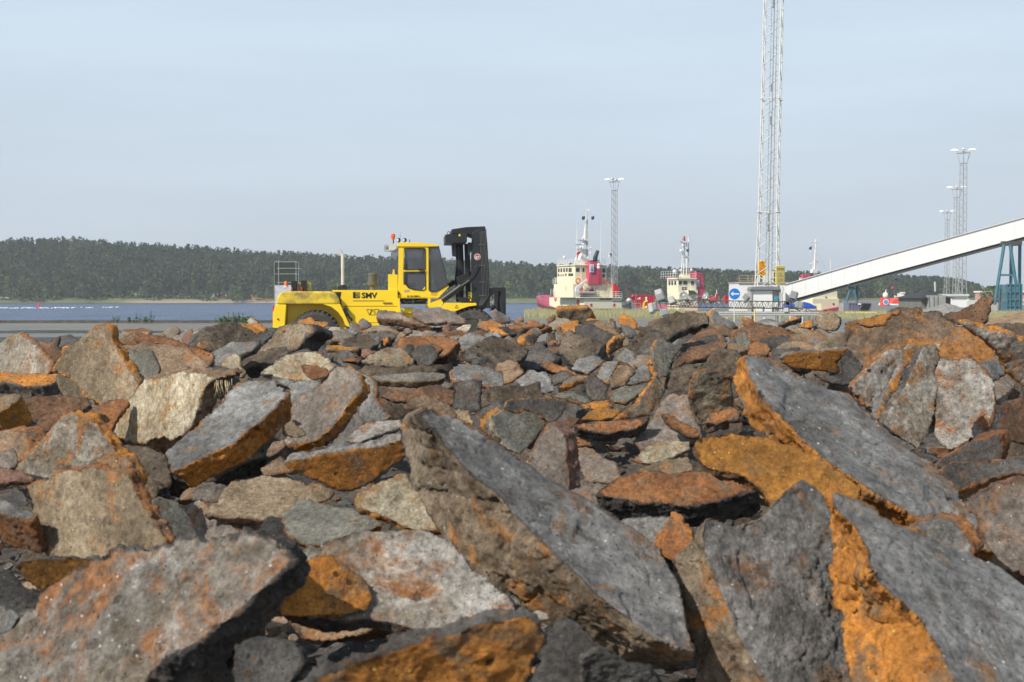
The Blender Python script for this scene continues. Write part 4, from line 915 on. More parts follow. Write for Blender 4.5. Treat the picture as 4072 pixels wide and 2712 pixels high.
    mb = MB(); mb.tube(T(1095,1060,1.2),T(1118,1050,1.2),.35); mb.build('capstan', BLK, r)
    lifebuoy(bt, r, T(588,932,1.3), (0,1,0), .42); lifebuoy(bt, r, T(928,940,1.3), (0,1,0), .42)
    mb = MB(); bt.bx(mb, 1100, 1420, 1000, 1330, 1278, v=-.2); mb.build('after_deck', HULLR, h, bevel=.05)
    textmesh('VISCARIA', .42, WHT, h, (bt.loc(1012,0), -.32, bt_z(1302)), (R_(90),0,0), bold=.02)
def tug2():
    bt = Boat(2727, 300, 20, (2100,800), 'tugboat', 'cream tug with slender red funnel and lattice mast, behind the fallen floodlights')
    r = bt.r; T = lambda X, Y, v: bt.tp(X, Y, v); bz = bt.z
    mb = MB(); x0, x1 = bt.loc(1700), bt.loc(2360); hull_mesh(bt, x0, x1, 0, 24, -.6, bz(1290), 1.5, mb); h = mb.build('hull', HULLR, r, smooth=True)
    mb = MB(); bt.bx(mb, 1770, 2000, 1665, 1285, 1085, v=1); bt.bx(mb, 1880, 1998, 1800, 1090, 1040, v=.5); lo_ = mb.build('deckhouse', CRM, r, bevel=.05)
    mb = MB(); mb.prism([T(1885,1045,.45),T(1998,1088,.45),T(1960,1088,.45),T(1885,1088,.45)], (0,.1,0)); mb.prism([T(1875,1040,.4),T(1950,1048,.4),T(1998,1090,.4),T(1905,1088,.4)], (0,.04,0)); mb.build('tarpaulin', GRN, lo_)
    mb = MB(); bt.sr(mb, 1925, 1958, 1160, 1110, v=1); bt.pr(mb, 1770, 1685, 1692, 1100, 1075, v=1); mb.build_each('vent', mat('cream_door', (.62,.56,.38), .6), lo_)
    mb = MB(); v = 2; bt.bx(mb, 1765, 1985, 1665, 1085, 905, v=v); br = mb.build('bridge', CRM, r, bevel=.05)
    mb = MB(); bt.bx(mb, 1757, 1992, 1660, 912, 896, v=v-.4); rf_ = mb.build('roof', CRM, br); mb = MB(); mb.prism([T(1757,915,v-.5),T(1757,902,v-.5),T(1690,878,v+6),T(1664,906,v+8)], (.3,.2,0)); mb.build('roof_visor', HULLR, rf_)
    mb = MB()
    for X in (1680,1705,1733): bt.pr(mb, 1765, X, X+16, 980, 930, v=v)
    for X, w_ in ((1772,38),(1828,50),(1926,34)): bt.sr(mb, X, X+w_, 982, 932, v=v)
    bt.sr(mb, 1812, 1872, 1040, 1005, v=v); mb.build_each('window', DKW, br)
    mb = MB(); bt.bx(mb, 1830, 1925, 1800, 895, 855, v=3.5); mb.build('mast_house', CRM, r)
    mb = MB(); z_ = bz(905); rail(bt, mb, [(bt.loc(1760,v), v+8, z_), (bt.loc(1760,v), v, z_), (bt.loc(1985,v), v, z_)], 1.6); z_ = bz(1045); rail(bt, mb, [(bt.loc(1765,1), 1.2, z_), (bt.loc(1985,1), 1.2, z_)], 1.2)
    z_ = bz(1200); rail(bt, mb, [(bt.loc(1990,0), .3, z_), (bt.loc(2270,0), .3, z_)], 1.6); mb.build('railing', WHT, r)
    v2 = 2.5; mb = MB(); b0 = [T(2000,1185,v2), T(2062,1190,v2)]; t0 = [T(1984,822,v2), T(2078,845,v2)]; dep = 3
    vs = [b0[0], b0[1]+Vector((1,0,0)), b0[1]+Vector((1,dep,0)), b0[0]+Vector((0,dep,0)), t0[0], t0[1], t0[1]+Vector((0,dep,0)), t0[0]+Vector((0,dep,0))]
    mb.add(vs, [(0,3,2,1),(4,5,6,7),(0,1,5,4),(1,2,6,5),(2,3,7,6),(3,0,4,7)]); mb.prism([T(1984,822,v2-.1),T(2080,848,v2-.1),T(2078,860,v2-.1),T(2040,856,v2-.1)], (0,dep+.2,0)); fu = mb.build('funnel', HULLR, r, bevel=.06)
    mb = MB(); mb.box((T(1991,0,v2).x, v2-.08, bz(996)), (T(2028,0,v2).x, v2, bz(922))); lp = mb.build('logo_plate', WHT, fu)
    mb = MB(); cx_ = T(2009,0,v2).x; mb.box((cx_-.28, v2-.12, bz(988)), (cx_+.28, v2-.08, bz(972))); mb.tube((cx_,v2-.1,bz(968)),(cx_,v2-.1,bz(930)),.04); mb.bar((cx_-.2,v2-.1,bz(965)),(cx_,v2-.1,bz(948)),.05); mb.bar((cx_+.2,v2-.1,bz(965)),(cx_,v2-.1,bz(948)),.05); mb.build('anchor_emblem', mat('emblem_blue', (.05,.2,.45), .5), lp)
    mb = MB(); mb.box(tuple(T(1995,825,v2+.4)), (T(2050,0,v2).x, v2+2, bz(815))); mb.build('exhaust', BLK, fu)
    v3 = 4; mb = MB()
    for X0_, X1_, vv in ((1818,1848,v3),(1850,1862,v3+.8),(1884,1884,v3),(1916,1906,v3+.8)): mb.tube(T(X0_,855,vv), T(X1_,460,v3), .13, n=6)
    mb.tube(T(1906,470,v3), T(1906,392,v3), .12); mb.lathe([(.3,0),(.3,.08)], T(1906,392,v3), n=10)
    for k in range(12): Y = 840-k*32; mb.tube(T(1822+k*2.6,Y,v3), T(1884,Y,v3), .04, n=4)
    mb.prism([T(1818,465,v3-.5),T(1945,460,v3-.5),T(1900,482,v3-.5),T(1845,482,v3-.5)], (0,1,0)); mb.tube(T(1758,560,v3), T(1842,566,v3), .1); mb.tube(T(1785,640,v3), T(1830,662,v3), .07); mb.prism([T(1820,655,v3),T(1950,640,v3),T(1905,665,v3)], (0,.1,0))
    for X, Y, R in ((1812,578,.34),(1732,820,.45),(1832,515,.25),(1806,805,.25),(1940,800,.25)): c = T(X,Y,v3-.4); mb.lathe([(.02,-R),(R*.7,-R*.75),(R,0),(R*.7,R*.75),(.02,R)], c, n=12)
    mb.tube(T(1718,890,v3), T(1718,755,v3), .04, n=4); mb.tube(T(1757,870,v3), T(1757,775,v3), .04, n=4); mm = mb.build('mast', WHT, r)
    mb = MB(); mb.path([T(1858,470,v3),T(1858,430,v3),T(1850,405,v3)], .2, n=6); mb.path([T(1832,448,v3),T(1858,428,v3)], .12, n=5); mb.build('fire_monitor', CRR, mm)
    mb = MB(); mb.prism([T(1882,590,v3-.2),T(1912,582,v3-.2),T(1910,545,v3-.2),T(1890,560,v3-.2)], (0,.03,0)); mb.build('flag', mat('flag_dark', (.04,.07,.05), .8), mm)
    # after deck gear
    mb = MB(); mb.path([T(2225,1035,0),T(2225,1090,0)], .09); mb.tube(T(2230,1070,0), T(2260,1200,0), .12, n=6); mb.tube(T(2218,1080,0), T(2200,1200,0), .1, n=6); mb.build('towing_frame', WHT, r)
    mb = MB(); mb.prism([T(2208,1150,-.3),T(2245,1160,-.3),T(2238,1080,-.3),T(2222,1078,-.3)], (0,.3,0)); mb.lathe([(.5,-.6),(.7,0),(.5,.6)], T(2178,1160,.5), (1,0,0), n=14); mb.build('towing_winch', CRR, r)
tug2()
tug1()
def tug3():
    bt = Boat(3270, 330, 20, (2700,900), 'tugboat', 'cream and red tug mostly hidden behind the white conveyor, white mast above it')
    r = bt.r; T = lambda X, Y, v: bt.tp(X, Y, v); bz = bt.z
    mb = MB(); x0, x1 = bt.loc(1500), bt.loc(1905); hull_mesh(bt, x0, x1, 0, 26, -.6, bz(985), 2, mb); mb.prism([T(1715,975,-.2),T(1900,942,-.2),T(1905,990,-.2),T(1760,990,-.2)], (0,2,0)); h = mb.build('hull', HULLR, r, smooth=False)
    mb = MB(); bt.bx(mb, 1565, 1905, 1360, 990, 845, v=1); bt.bx(mb, 1580, 1892, 1400, 850, 690, v=1.5, taper=.15); dh = mb.build('deckhouse', CRM, r, bevel=.05)
    mb = MB(); bt.sr(mb, 1735, 1749, 840, 822, v=1.4, o=.1); bt.sr(mb, 1822, 1842, 920, 900, v=1, o=.1); mb.build_each('window', DKW, dh)
    mb = MB(); bt.bx(mb, 1480, 1575, 1460, 620, 560, v=4); mb.build('funnel', HULLR, r, bevel=.1)
    mb = MB(); bt.bx(mb, 1450, 1580, 1440, 700, 600, v=4.5); mb.build('bridge', CRM, r)
    v3 = 5; mb = MB(); mb.tube(T(1632,560,v3), T(1652,140,v3), .28, .12, n=6); mb.tube(T(1655,560,v3),T(1656,135,v3),.22,.12,n=6); mb.tube(T(1612,400,v3),T(1616,540,v3),.1)
    mb.tube(T(1604,205,v3),T(1652,258,v3),.12); mb.tube(T(1570,185,v3),T(1710,190,v3),.06); mb.tube(T(1580,310,v3),T(1690,322,v3),.06); mb.tube(T(1580,440,v3),T(1690,440,v3),.07)
    mb.prism([T(1600,540,v3-.4),T(1680,540,v3-.4),T(1665,500,v3-.4),T(1612,500,v3-.4)], (0,1,0)); mb.prism([T(1655,400,v3),T(1700,395,v3),T(1690,405,v3),T(1660,440,v3)], (0,.5,0))
    for X, Y in ((1590,178),(1588,295),(1586,435),(1635,172)): mb.lathe([(.02,-.2),(.2,0),(.02,.2)], T(X,Y,v3), n=8)
    mb.tube(T(1840,510,v3),T(1845,385,v3),.07); mb.tube(T(1822,384,v3),T(1866,384,v3),.06); mm = mb.build('mast', WHT, r)
    mb = MB(); mb.tube(T(1520,530,v3),T(1620,330,v3),.02,n=3); mb.tube(T(1780,510,v3),T(1690,325,v3),.02,n=3); mb.build_each('stay_wire', GRY, mm)
    mb = MB(); mb.prism([T(1560,262,v3),T(1598,268,v3),T(1602,225,v3),T(1575,235,v3)], (0,.04,0)); mb.build('flag', mat('flag_dark', (.04,.07,.05), .8), mm)
tug3()
# ================================================================ masts, conveyor, signs, sheds
ZT = {'1':(1060,860,2.355),'2':(2100,800,2.944),'3':(2700,900,2.944),'4':(3300,560,2.177),'5':(0,900,2.141)}
def Z(z, X, Y, D): ox, oy, s = ZT[z]; return P(ox+X/s, oy+Y/s, D)
def box2(mb, z, X0, Y0, X1, Y1, D, dep, m=0, ground=False):
    a, b = Z(z, X0, Y0, D), Z(z, X1, Y1, D); mb.box((a.x, D, 0 if ground else b.z), (b.x, D+dep, a.z), m)
def poly2(mb, z, pts, D, dep, m=0): mb.prism([Z(z, X, Y, D) for X, Y in pts], (0,dep,0), m)
def top(name, z, X, Y, D, label, cat, group=None, gz=None):
    p = Z(z, X, Y, D); o = empty(name, (p.x, D, p.z if gz is None else gz), label, cat, group); return o
def B(mb, name, m, parent, **kw):
    o = mb.build(name, m, parent, **kw)
    if parent is not None and parent.type == 'EMPTY':                    # geometry was given in world space
        o.location = -Vector(parent.location)
    return o
# ---- tall square lattice mast
def tower():
    D0 = 105.; k = D0/F; phi = R_(14)
    prof = [(1320,3056,90),(1138,3060,84),(842,3064,70),(392,3072,66),(0,3079,66),(-260,3084,66)]
    def at(py): 
        ys = [-p[0] for p in prof]; c = np.interp(-py, ys, [p[1] for p in prof]); w = np.interp(-py, ys, [p[2] for p in prof]); s = w*k/math.cos(phi)
        cx = gx(c, D0); z = CAMZ+(HZ-py)*k; q = []
        for a, b in ((-1,-1),(1,-1),(1,1),(-1,1)):
            x, y = a*s/2, b*s/2; q.append(Vector((cx+x*math.cos(phi)+y*math.sin(phi)*1.2, D0+1-x*math.sin(phi)+y*math.cos(phi), z)))
        return q
    base = at(1318); r = empty('lattice_mast', (gx(3056,D0), D0+1, 0), 'tallest white lattice mast, rising out of the top of the picture behind the cabinet', 'mast')
    for i in range(4):
        mb = MB(); pys = [1320,1138,842,392,0,-260]
        for a, b in zip(pys, pys[1:]): mb.tube(at(a)[i], at(b)[i], .05, n=8)
        for py in (842, 392): mb.lathe([(.13,-.03),(.13,.03)], at(py)[i], n=8)
        B(mb, 'leg', GALV, r)
    step = 52.
    for i in range(4):
        mb = MB(); py = 1300.; n = 0; j = (i+1)%4
        while py-step/1 > -250:
            a, b = at(py), at(py-step); (p, q) = (a[i], b[j]) if n%2 == 0 else (a[j], b[i]); mb.tube(p, q, .032, n=5); py -= step; n += 1
        for py in (1138, 842, 392): a = at(py); mb.tube(a[i], a[j], .035, n=5)
        B(mb, 'bracing', GALV, r)
    mb = MB(); 
    for dx in (-.12,.26):
        mb.tube((at(1300)[0]+at(1300)[2])*.5+Vector((dx,.1,0)), (at(-250)[0]+at(-250)[2])*.5+Vector((dx,.1,0)), .018, n=4)
    py = 1300.
    while py > -250: c = (at(py)[0]+at(py)[2])*.5; mb.tube(c+Vector((-.12,.1,0)), c+Vector((.26,.1,0)), .012, n=4); py -= 15
    B(mb, 'ladder', GALV, r)
    mb = MB(); mb.tube(at(1300)[1]*.6+at(1300)[0]*.4, at(-250)[1]*.6+at(-250)[0]*.4, .03, n=5); mb.tube(at(1300)[1]*.75+at(1300)[0]*.25, at(-250)[1]*.75+at(-250)[0]*.25, .02, n=5)
    for py in (905,865,480,350,20): c = at(py)[1]*.55+at(py)[0]*.45; mb.box((c.x-.05,c.y-.1,c.z-.3),(c.x+.05,c.y,c.z+.3))
    B(mb, 'cable', GRY, r)
    mb = MB(); box2(mb, '3', 1135,460,1238,676, 104.2, .25); s = B(mb, 'sign_box', mat('sign_yellow_edge', (.78,.62,.03), .5), None); 
    tag(s, 'weathered yellow warning board on the right leg of the tall mast', 'sign', 'warning boards on the mast'); s.name = 'warning_sign'
    mb = MB(); box2(mb, '3', 1141,466,1235,671, 104.17, .03); B(mb, 'face', mat('sign_face_faded', (.42,.38,.14), .6, dirt=(.3,.27,.12)), s)  # dull tan puts the shade on the board's face into its colour
    red = mat('sign_red_faded', (.30,.16,.08), .6); p = Z('3', 1188, 512, 104.15); textmesh('STOP', .22, red, s, (p.x, 104.15, p.z), (R_(90),0,0), align='CENTER', bold=.006)
    mb = MB(); rnd = random.Random(2)
    for Y, w in ((545,22),(560,14),(575,26),(585,34),(612,34),(622,30),(634,34),(646,28)): box2(mb, '3', 1188-w, Y, 1188+w, Y+4, 104.16, .02)
    B(mb, 'small_print', red, s)
    mb = MB(); box2(mb, '3', 932,404,1018,576, 106.5, .06); s = B(mb, 'warning_sign', mat('sign_orange_yellow', (.90,.55,.02), .5), None); tag(s, 'bright orange yellow board with red text rows on the left legs of the tall mast', 'sign', 'warning boards on the mast')
    mb = MB(); 
    for k2 in range(11): box2(mb, '3', 938, 412+k2*14, 1010-(k2%3)*9, 418+k2*14, 106.47, .03)
    B(mb, 'text_rows', mat('sign_red', (.62,.18,.03), .5), s)
    # cabinet at the foot
    r = top('switch_cabinet', '3', 1010, 1080, 103, 'grey open-fronted switch cabinet with white door at the foot of the tall mast', 'cabinet', gz=0)
    cabm = mat('cabinet_grey', (.40,.40,.38), .6, dirt=(.25,.24,.22), dthr=.6)
    mb = MB(); box2(mb, '3', 832,740,850,1080, 103, 1.2, ground=True); box2(mb, '3', 1176,740,1192,1080, 103, 1.2, ground=True); box2(mb, '3', 850,742,1176,1080, 103.25, .95, ground=True); B(mb, 'body', cabm, r)
    mb = MB(); poly2(mb, '3', [(828,744),(850,706),(1180,708),(1198,744)], 102.85, 1.5); B(mb, 'roof', mat('roof_grey', (.26,.27,.28), .5, metal=.4), r, bevel=.01)
    mb = MB(); box2(mb, '3', 849,751,1001,944, 103.12, .13); box2(mb, '3', 1001,751,1094,944, 103.115, .13); mb.build_each('door', WHT, r, bfn=B, bevel=.008)
    mb = MB(); box2(mb, '3', 1104,890,1158,945, 103.05, .2); box2(mb, '3', 1008,944,1090,1000, 103.1, .15); box2(mb, '3', 880,950,980,1000, 103.13, .12); mb.build_each('meter_box', WHT, r, bfn=B, bevel=.01)
    mb = MB(); box2(mb, '3', 1118,820,1158,873, 103.05, .2); B(mb, 'meter_box', mat('box_blue', (.06,.28,.42), .5), r, bevel=.01)
    mb = MB(); a = Z('3',1135,873,103.1); b_ = Z('3',1135,1080,103.1); mb.tube(a, (a.x,a.y,0), .03); mb.tube(Z('3',1125,945,103.05), (Z('3',1125,945,103.05).x,103.05,0), .03); mb.path([Z('3',1210,700,103.5),Z('3',1225,740,103.5),Z('3',1205,800,103.5),Z('3',1215,1000,103.5)], .025); mb.build_each('conduit', cabm, r, bfn=B)
tower()
# ---- yard light masts
def light_mast(px, D, H, label, sgn=None):
    r = empty('light_mast', (gx(px,D), D, 0), label, 'light mast', 'lattice light masts in the harbour', rz=R_(25)); w1, w2, zl = 1.0, .52, H*.16
    def c(z, q):
        w = w1+(w2-w1)*min(1, z/zl)**.5 if z < zl else w2*(1-.12*(z-zl)/H); sx, sy = ((-1,-1),(1,-1),(1,1),(-1,1))[q]; return Vector((sx*w, sy*w, z))
    zs = [0, zl*.5, zl, H*.4, H*.6, H*.8, H-2.6]
    for q in range(4):
        mb = MB()
        for a, b in zip(zs, zs[1:]): mb.tube(c(a,q), c(b,q), .075, n=5)
        mb.build('leg', MASTG, r)
    mb = MB(); z = 0; n = 0
    while z < H-2.6:
        s = 1.1 if z < zl else .85
        for q in range(4):
            a, b = (q, (q+1)%4) if n%2 else ((q+1)%4, q); mb.tube(c(z,a), c(min(z+s,H-2.6),b), .035, n=4)
        z += s; n += 1
    mb.build('bracing', MASTG, r)
    mb = MB(); B0 = H-2.6
    for q in range(4):
        a = c(B0,q); o = a*1.0; o = Vector((a.x*1.75, a.y*1.75, H-.6)); a2 = Vector((c(B0,(q+1)%4).x*2.1, c(B0,(q+1)%4).y*2.1, H-.6)); mb.tube(a, o, .06, n=5); mb.tube(o, a2, .06, n=5); mb.tube(a, c(B0,(q+1)%4), .06, n=4)
        mb.tube(o, o+Vector((0,0,.5)), .05, n=4)
    mb.build('lamp_basket', MASTG, r)
    for q in range(4):
        a = c(B0,q); o = Vector((a.x*1.75, a.y*1.75, H-.1)); d = Vector((a.x, a.y, 0)).normalized(); mb = MB()
        e = Vector((-d.y, d.x, 0)); pts = [(-.3,.0,.2),(.3,.26,.34),(.8,.24,.32),(1.25,.02,.24)]
        vs = []
        for t, z, w in pts: vs += [o+d*t+e*w+Vector((0,0,0)), o+d*t+e*w*.6+Vector((0,0,z+.12)), o+d*t-e*w*.6+Vector((0,0,z+.12)), o+d*t-e*w]
        fs = [(i*4+j, i*4+(j+1)%4, i*4+4+(j+1)%4, i*4+4+j) for i in range(3) for j in range(4)]+[(0,1,2,3),(15,14,13,12)]
        mb.add(vs, fs); mb.build('lamp_head', WHT, r, smooth=True)
    return r
m1 = light_mast(2442, 336, 29.5, 'lattice light mast behind the largest tug, number board on it')
mb = MB(); a = Z('2', 940, 602, 334); b = Z('2', 972, 656, 334); w_ = Vector(m1.location)
s = MB(); s.box((a.x, 334, b.z), (b.x, 334.08, a.z)); s = s.build('number_sign', WHT); tag(s, 'small white board with the number 9 on the light mast behind the largest tug', 'sign')
textmesh('9', 1.25, BLK, s, (a.x+.25, 333.95, b.z+.12), (R_(90),0,0), bold=.03)
light_mast(3825, 283, 31, 'nearest and tallest light mast at the right, seen above the conveyor')
light_mast(3800, 360, 29.5, 'middle-height light mast just left of the tallest one at the right')
light_mast(3763, 445, 28.5, 'farthest and lowest light mast of the three at the right')
# ---- conveyor gallery
def conveyor():
    r = top('conveyor_gallery', '3', 2355, 500, 188, 'long white enclosed conveyor rising to the right edge on blue legs', 'conveyor')
    up = [(3105,1138),(3500,1024),(4072,867),(4400,777)]; lo_ = [(3105,1203),(3500,1093),(4072,941),(4400,853)]
    dd = lambda px: 190-(px-3105)*.008
    mb = MB(); ms_ = MB(); un = MB()
    for (a, b, c, d) in zip(up, up[1:], lo_, lo_[1:]):
        A, B_, C_, D_ = P(a[0],a[1],dd(a[0])), P(b[0],b[1],dd(b[0])), P(d[0],d[1],dd(d[0])), P(c[0],c[1],dd(c[0])); o = Vector((0,2.9,0)); mb.add([D_,C_,B_,A,D_+o,C_+o,B_+o,A+o], [(0,1,2,3),(7,6,5,4),(3,2,6,7),(0,4,5,1)])
        un.add([D_+Vector((0,.25,-.55)),C_+Vector((0,.25,-.55)),C_+Vector((0,.25,-.01)),D_+Vector((0,.25,-.01)),D_+Vector((0,2.7,-.55)),C_+Vector((0,2.7,-.55)),C_+Vector((0,2.7,-.01)),D_+Vector((0,2.7,-.01))], [(0,1,2,3),(7,6,5,4),(0,4,5,1),(3,2,6,7)])
    A, D_ = P(3105,1138,190), P(3105,1203,190); o = Vector((0,2.9,0)); mb.add([A,D_,D_+o,A+o], [(0,1,2,3)])
    cl = mat('white_cladding', (.80,.80,.79), .5, var=.02, vs=.3, dirt=(.68,.68,.66), dscale=.25, dthr=.58); B(mb, 'cladding', cl, r)
    B(un, 'belt_frame', mat('belt_frame_dark', (.06,.07,.07), .7), r)  # dark box strip along the underside of the gallery
    mb = MB()
    for i in range(24):
        px = 3150+i*52; y1 = np.interp(px, [a for a,_ in up], [b for _,b in up]); y2 = np.interp(px, [a for a,_ in lo_], [b for _,b in lo_]); D = dd(px)-.02
        mb.tube(P(px,y1,D), P(px+1.5,y2,D), .018, n=4)
    mb.build_each('cladding_seam', mat('seam_grey', (.55,.55,.54), .6), r, bfn=B)
    mb = MB()
    for a, b in zip(up, up[1:]): mb.bar(P(a[0],a[1],dd(a[0])-.05)+Vector((0,0,.03)), P(b[0],b[1],dd(b[0])-.05)+Vector((0,0,.03)), .12, .1)
    B(mb, 'roof_edge', GRY, r)  # grey edge bar, its tone drawn for the slight shadow line there
    BL = mat('leg_blue', (.05,.17,.23), .5, dirt=(.10,.18,.22)); DK = MATS['belt_frame_dark']
    t = top('conveyor_support', '3', 2030, 900, 188, 'short blue support trestle under the left part of the conveyor', 'trestle', 'blue trestles carrying the conveyor')
    for X0, Y0, X1, Y1, dy in ((2012,690,1960,895,0),(2030,690,2088,890,0),(2085,690,2085,890,1.8)):
        mb = MB(); mb.tube(Z('3',X0,Y0,188.4+dy), Z('3',X1,Y1,188.4+dy), .16, n=8); B(mb, 'leg', BL, t)
    mb = MB(); box2(mb, '3', 1980,672,2115,694, 188, 2); B(mb, 'head_beam', DK, t); mb = MB(); box2(mb, '3', 1978,672,1998,694, 187.9, .3); B(mb, 'bracket', BL, t)
    mb = MB(); box2(mb, '3', 1910,900,1976,1005, 187.5, 2, ground=True); s = mb.build('concrete_block', mat('concrete', (.42,.41,.37), .9, var=.12)); tag(s, 'pale concrete block under the left blue trestle, beside the dark container', 'block', 'concrete blocks under the trestles')
    t = top('conveyor_support', '4', 1560, 1200, 182, 'tall blue support trestle under the right end of the conveyor', 'trestle', 'blue trestles carrying the conveyor')
    for X0, Y0, X1, Y1, dy in ((1508,900,1425,1420,0),(1560,900,1612,1245,0),(1570,900,1565,1480,1.5),(1645,900,1638,1480,1.5)):
        mb = MB(); mb.tube(Z('4',X0,Y0,182+dy), Z('4',X1,Y1,182+dy), .22, n=8); B(mb, 'leg', BL, t)
    mb = MB(); mb.bar(Z('4',1468,1161,182), Z('4',1600,1163,182), .25); B(mb, 'cross_beam', BL, t); mb = MB(); box2(mb, '4', 1500,868,1665,905, 182, 2); B(mb, 'head_beam', DK, t)
    t = top('stair_tower', '4', 1600, 1480, 180, 'blue mesh-clad box structure at the foot of the tall blue trestle', 'stair tower')
    BLG = mat('blue_mesh', (.08,.20,.26), .5, alpha=.7)
    mb = MB(); box2(mb, '4', 1540,1243,1600,1480, 180, 3.4); box2(mb, '4', 1602,1243,1660,1480, 180.02, 3.4); B(mb, 'cladding', BLG, t)
    mb = MB()
    for X in (1532,1560,1600,1640,1662): mb.bar(Z('4',X,1243 if X>1535 else 1310,179.9), Z('4',X,1500,179.9), .14)
    for Y in (1243,1310,1375,1430): mb.bar(Z('4',1532,Y,179.88), Z('4',1662,Y,179.88), .12)
    B(mb, 'frame', BL, t)
    mb = MB(); box2(mb, '4', 1385,1420,1450,1512, 178, 2, ground=True); s = mb.build('concrete_block', MATS['concrete']); tag(s, 'pale concrete block at the foot of the tall blue trestle near the right edge', 'block', 'concrete blocks under the trestles')
conveyor()
# ---- white tank building behind the cabinet
def tank():
    r = top('white_building', '3', 950, 900, 182, 'low white building with a railed roof behind the switch cabinet', 'building', gz=0)
    mb = MB(); box2(mb, '3', 696,665,1245,905, 182, 8, ground=True); B(mb, 'wall', MATS['white_cladding'], r)
    mb = MB(); box2(mb, '3', 693,652,1282,667, 181.8, 8.4); B(mb, 'roof', mat('roof_tan', (.42,.38,.33), .7), r)
    mb = MB()
    for X in (707,810,865,900): mb.tube(Z('3',X,655,182), Z('3',X,577,182), .06, n=5)
    for Y in (578,612,640): mb.tube(Z('3',707,Y,182), Z('3',900,Y,182), .05, n=5)
    B(mb, 'railing', mat('rust_rail', (.33,.24,.18), .7), r)
    mb = MB(); box2(mb, '3', 1010,520,1110,655, 185, 2); mb.tube(Z('3',940,655,183), Z('3',945,560,183), .1); poly2(mb, '3', [(1115,655),(1060,655),(1030,530),(1045,530)], 184, .3); mb.build_each('roof_unit', PAN, r, bfn=B)
tank()
# ---- blue arrow sign, yellow pipe barrier, guardrail
def signs():
    D = 78.; r = top('road_sign', '3', 650, 1080, D, 'round blue road sign with a white left arrow on a grey pole', 'road sign', gz=0)
    c = Z('3',650,790,D); k = D/F/2.944
    mb = MB(); mb.lathe([(69*k,0),(69*k,.02)], c+Vector((0,.0,0)), (0,-1,0), n=40); pl_ = B(mb, 'disc', WHT, r)
    mb = MB(); mb.lathe([(64*k,0),(64*k,.008)], c+Vector((0,-.02,0)), (0,-1,0), n=40); B(mb, 'blue_face', mat('sign_blue', (.01,.19,.62), .35, var=.02), r)
    mb = MB(); y = D-.034; q = lambda X, Y: Vector((c.x+(X-650)*k, y, c.z-(Y-790)*k)); mb.prism([q(604,790),(q(634,764)),(q(640,768)),q(630,784),q(704,784),q(704,798),q(630,798),q(640,812),q(634,816)], (0,.006,0)); B(mb, 'arrow', WHT, r)
    mb = MB(); mb.tube((c.x, D+.035, 0), (c.x, D+.035, c.z+.36), .03, n=10); B(mb, 'pole', GALV, r)
    D = 100.; yp = mat('pipe_yellow', (.72,.56,.20), .6, dirt=(.35,.2,.1), dscale=2, dthr=.55); r = top('pipe_barrier', '3', 640, 958, D, 'yellow pipe barrier with chipped paint in front of the switch cabinet', 'barrier', gz=0)
    pts = [Z('3',392,958,D), Z('3',865,958,D), Z('3',880,964,D), Z('3',886,980,D)]; e = Vector((pts[-1].x, D, 0)); s0 = Vector((pts[0].x+.1, D, 0))
    mb = MB(); mb.path(pts+[e], .062, n=10); mb.tube(pts[0]+Vector((.1,0,0)), s0, .062, n=10); B(mb, 'pipe', yp, r)
    D = 101.5; r = top('guardrail', '3', 1050, 1025, D, 'galvanised steel guardrail running along the yard before the switch cabinet', 'guardrail', gz=0)
    z0, z1 = Z('3',0,1046,D).z, Z('3',0,1003,D).z; h = z1-z0; xa, xb = Z('3',470,0,D).x, Z('3',1640,0,D).x; mb = MB()
    prof = [(0,z0),(-.06,z0+h*.12),(-.06,z0+h*.32),(0,z0+h*.45),(0,z0+h*.55),(-.06,z0+h*.68),(-.06,z0+h*.88),(0,z1),(.012,z1),(.012,z0)]
    mb.prism([(xa, D+a, b) for a, b in prof], (xb-xa,0,0)); B(mb, 'rail_beam', mat('guardrail_zinc', (.55,.56,.57), .4, metal=.3, var=.08), r)
    for X in (560, 1004, 1448): 
        mb = MB(); x = Z('3',X,0,D).x; mb.box((x-.07,D+.02,0),(x+.07,D+.14,z1+.02)); B(mb, 'post', GALV, r)
    # yellow kerb beams farther right
    for X0, X1, Y0, Y1, D, l in ((1960,2320,1000,1020,150,'low yellow beam lying along the grass by the dark container'),):
        mb = MB(); box2(mb, '3', X0, Y0, X1, Y1, D, .5); o = mb.build('yellow_beam', mat('beam_yellow', (.72,.58,.15), .7), bevel=.03); tag(o, l, 'beam')
        o.location.z = 0
signs()
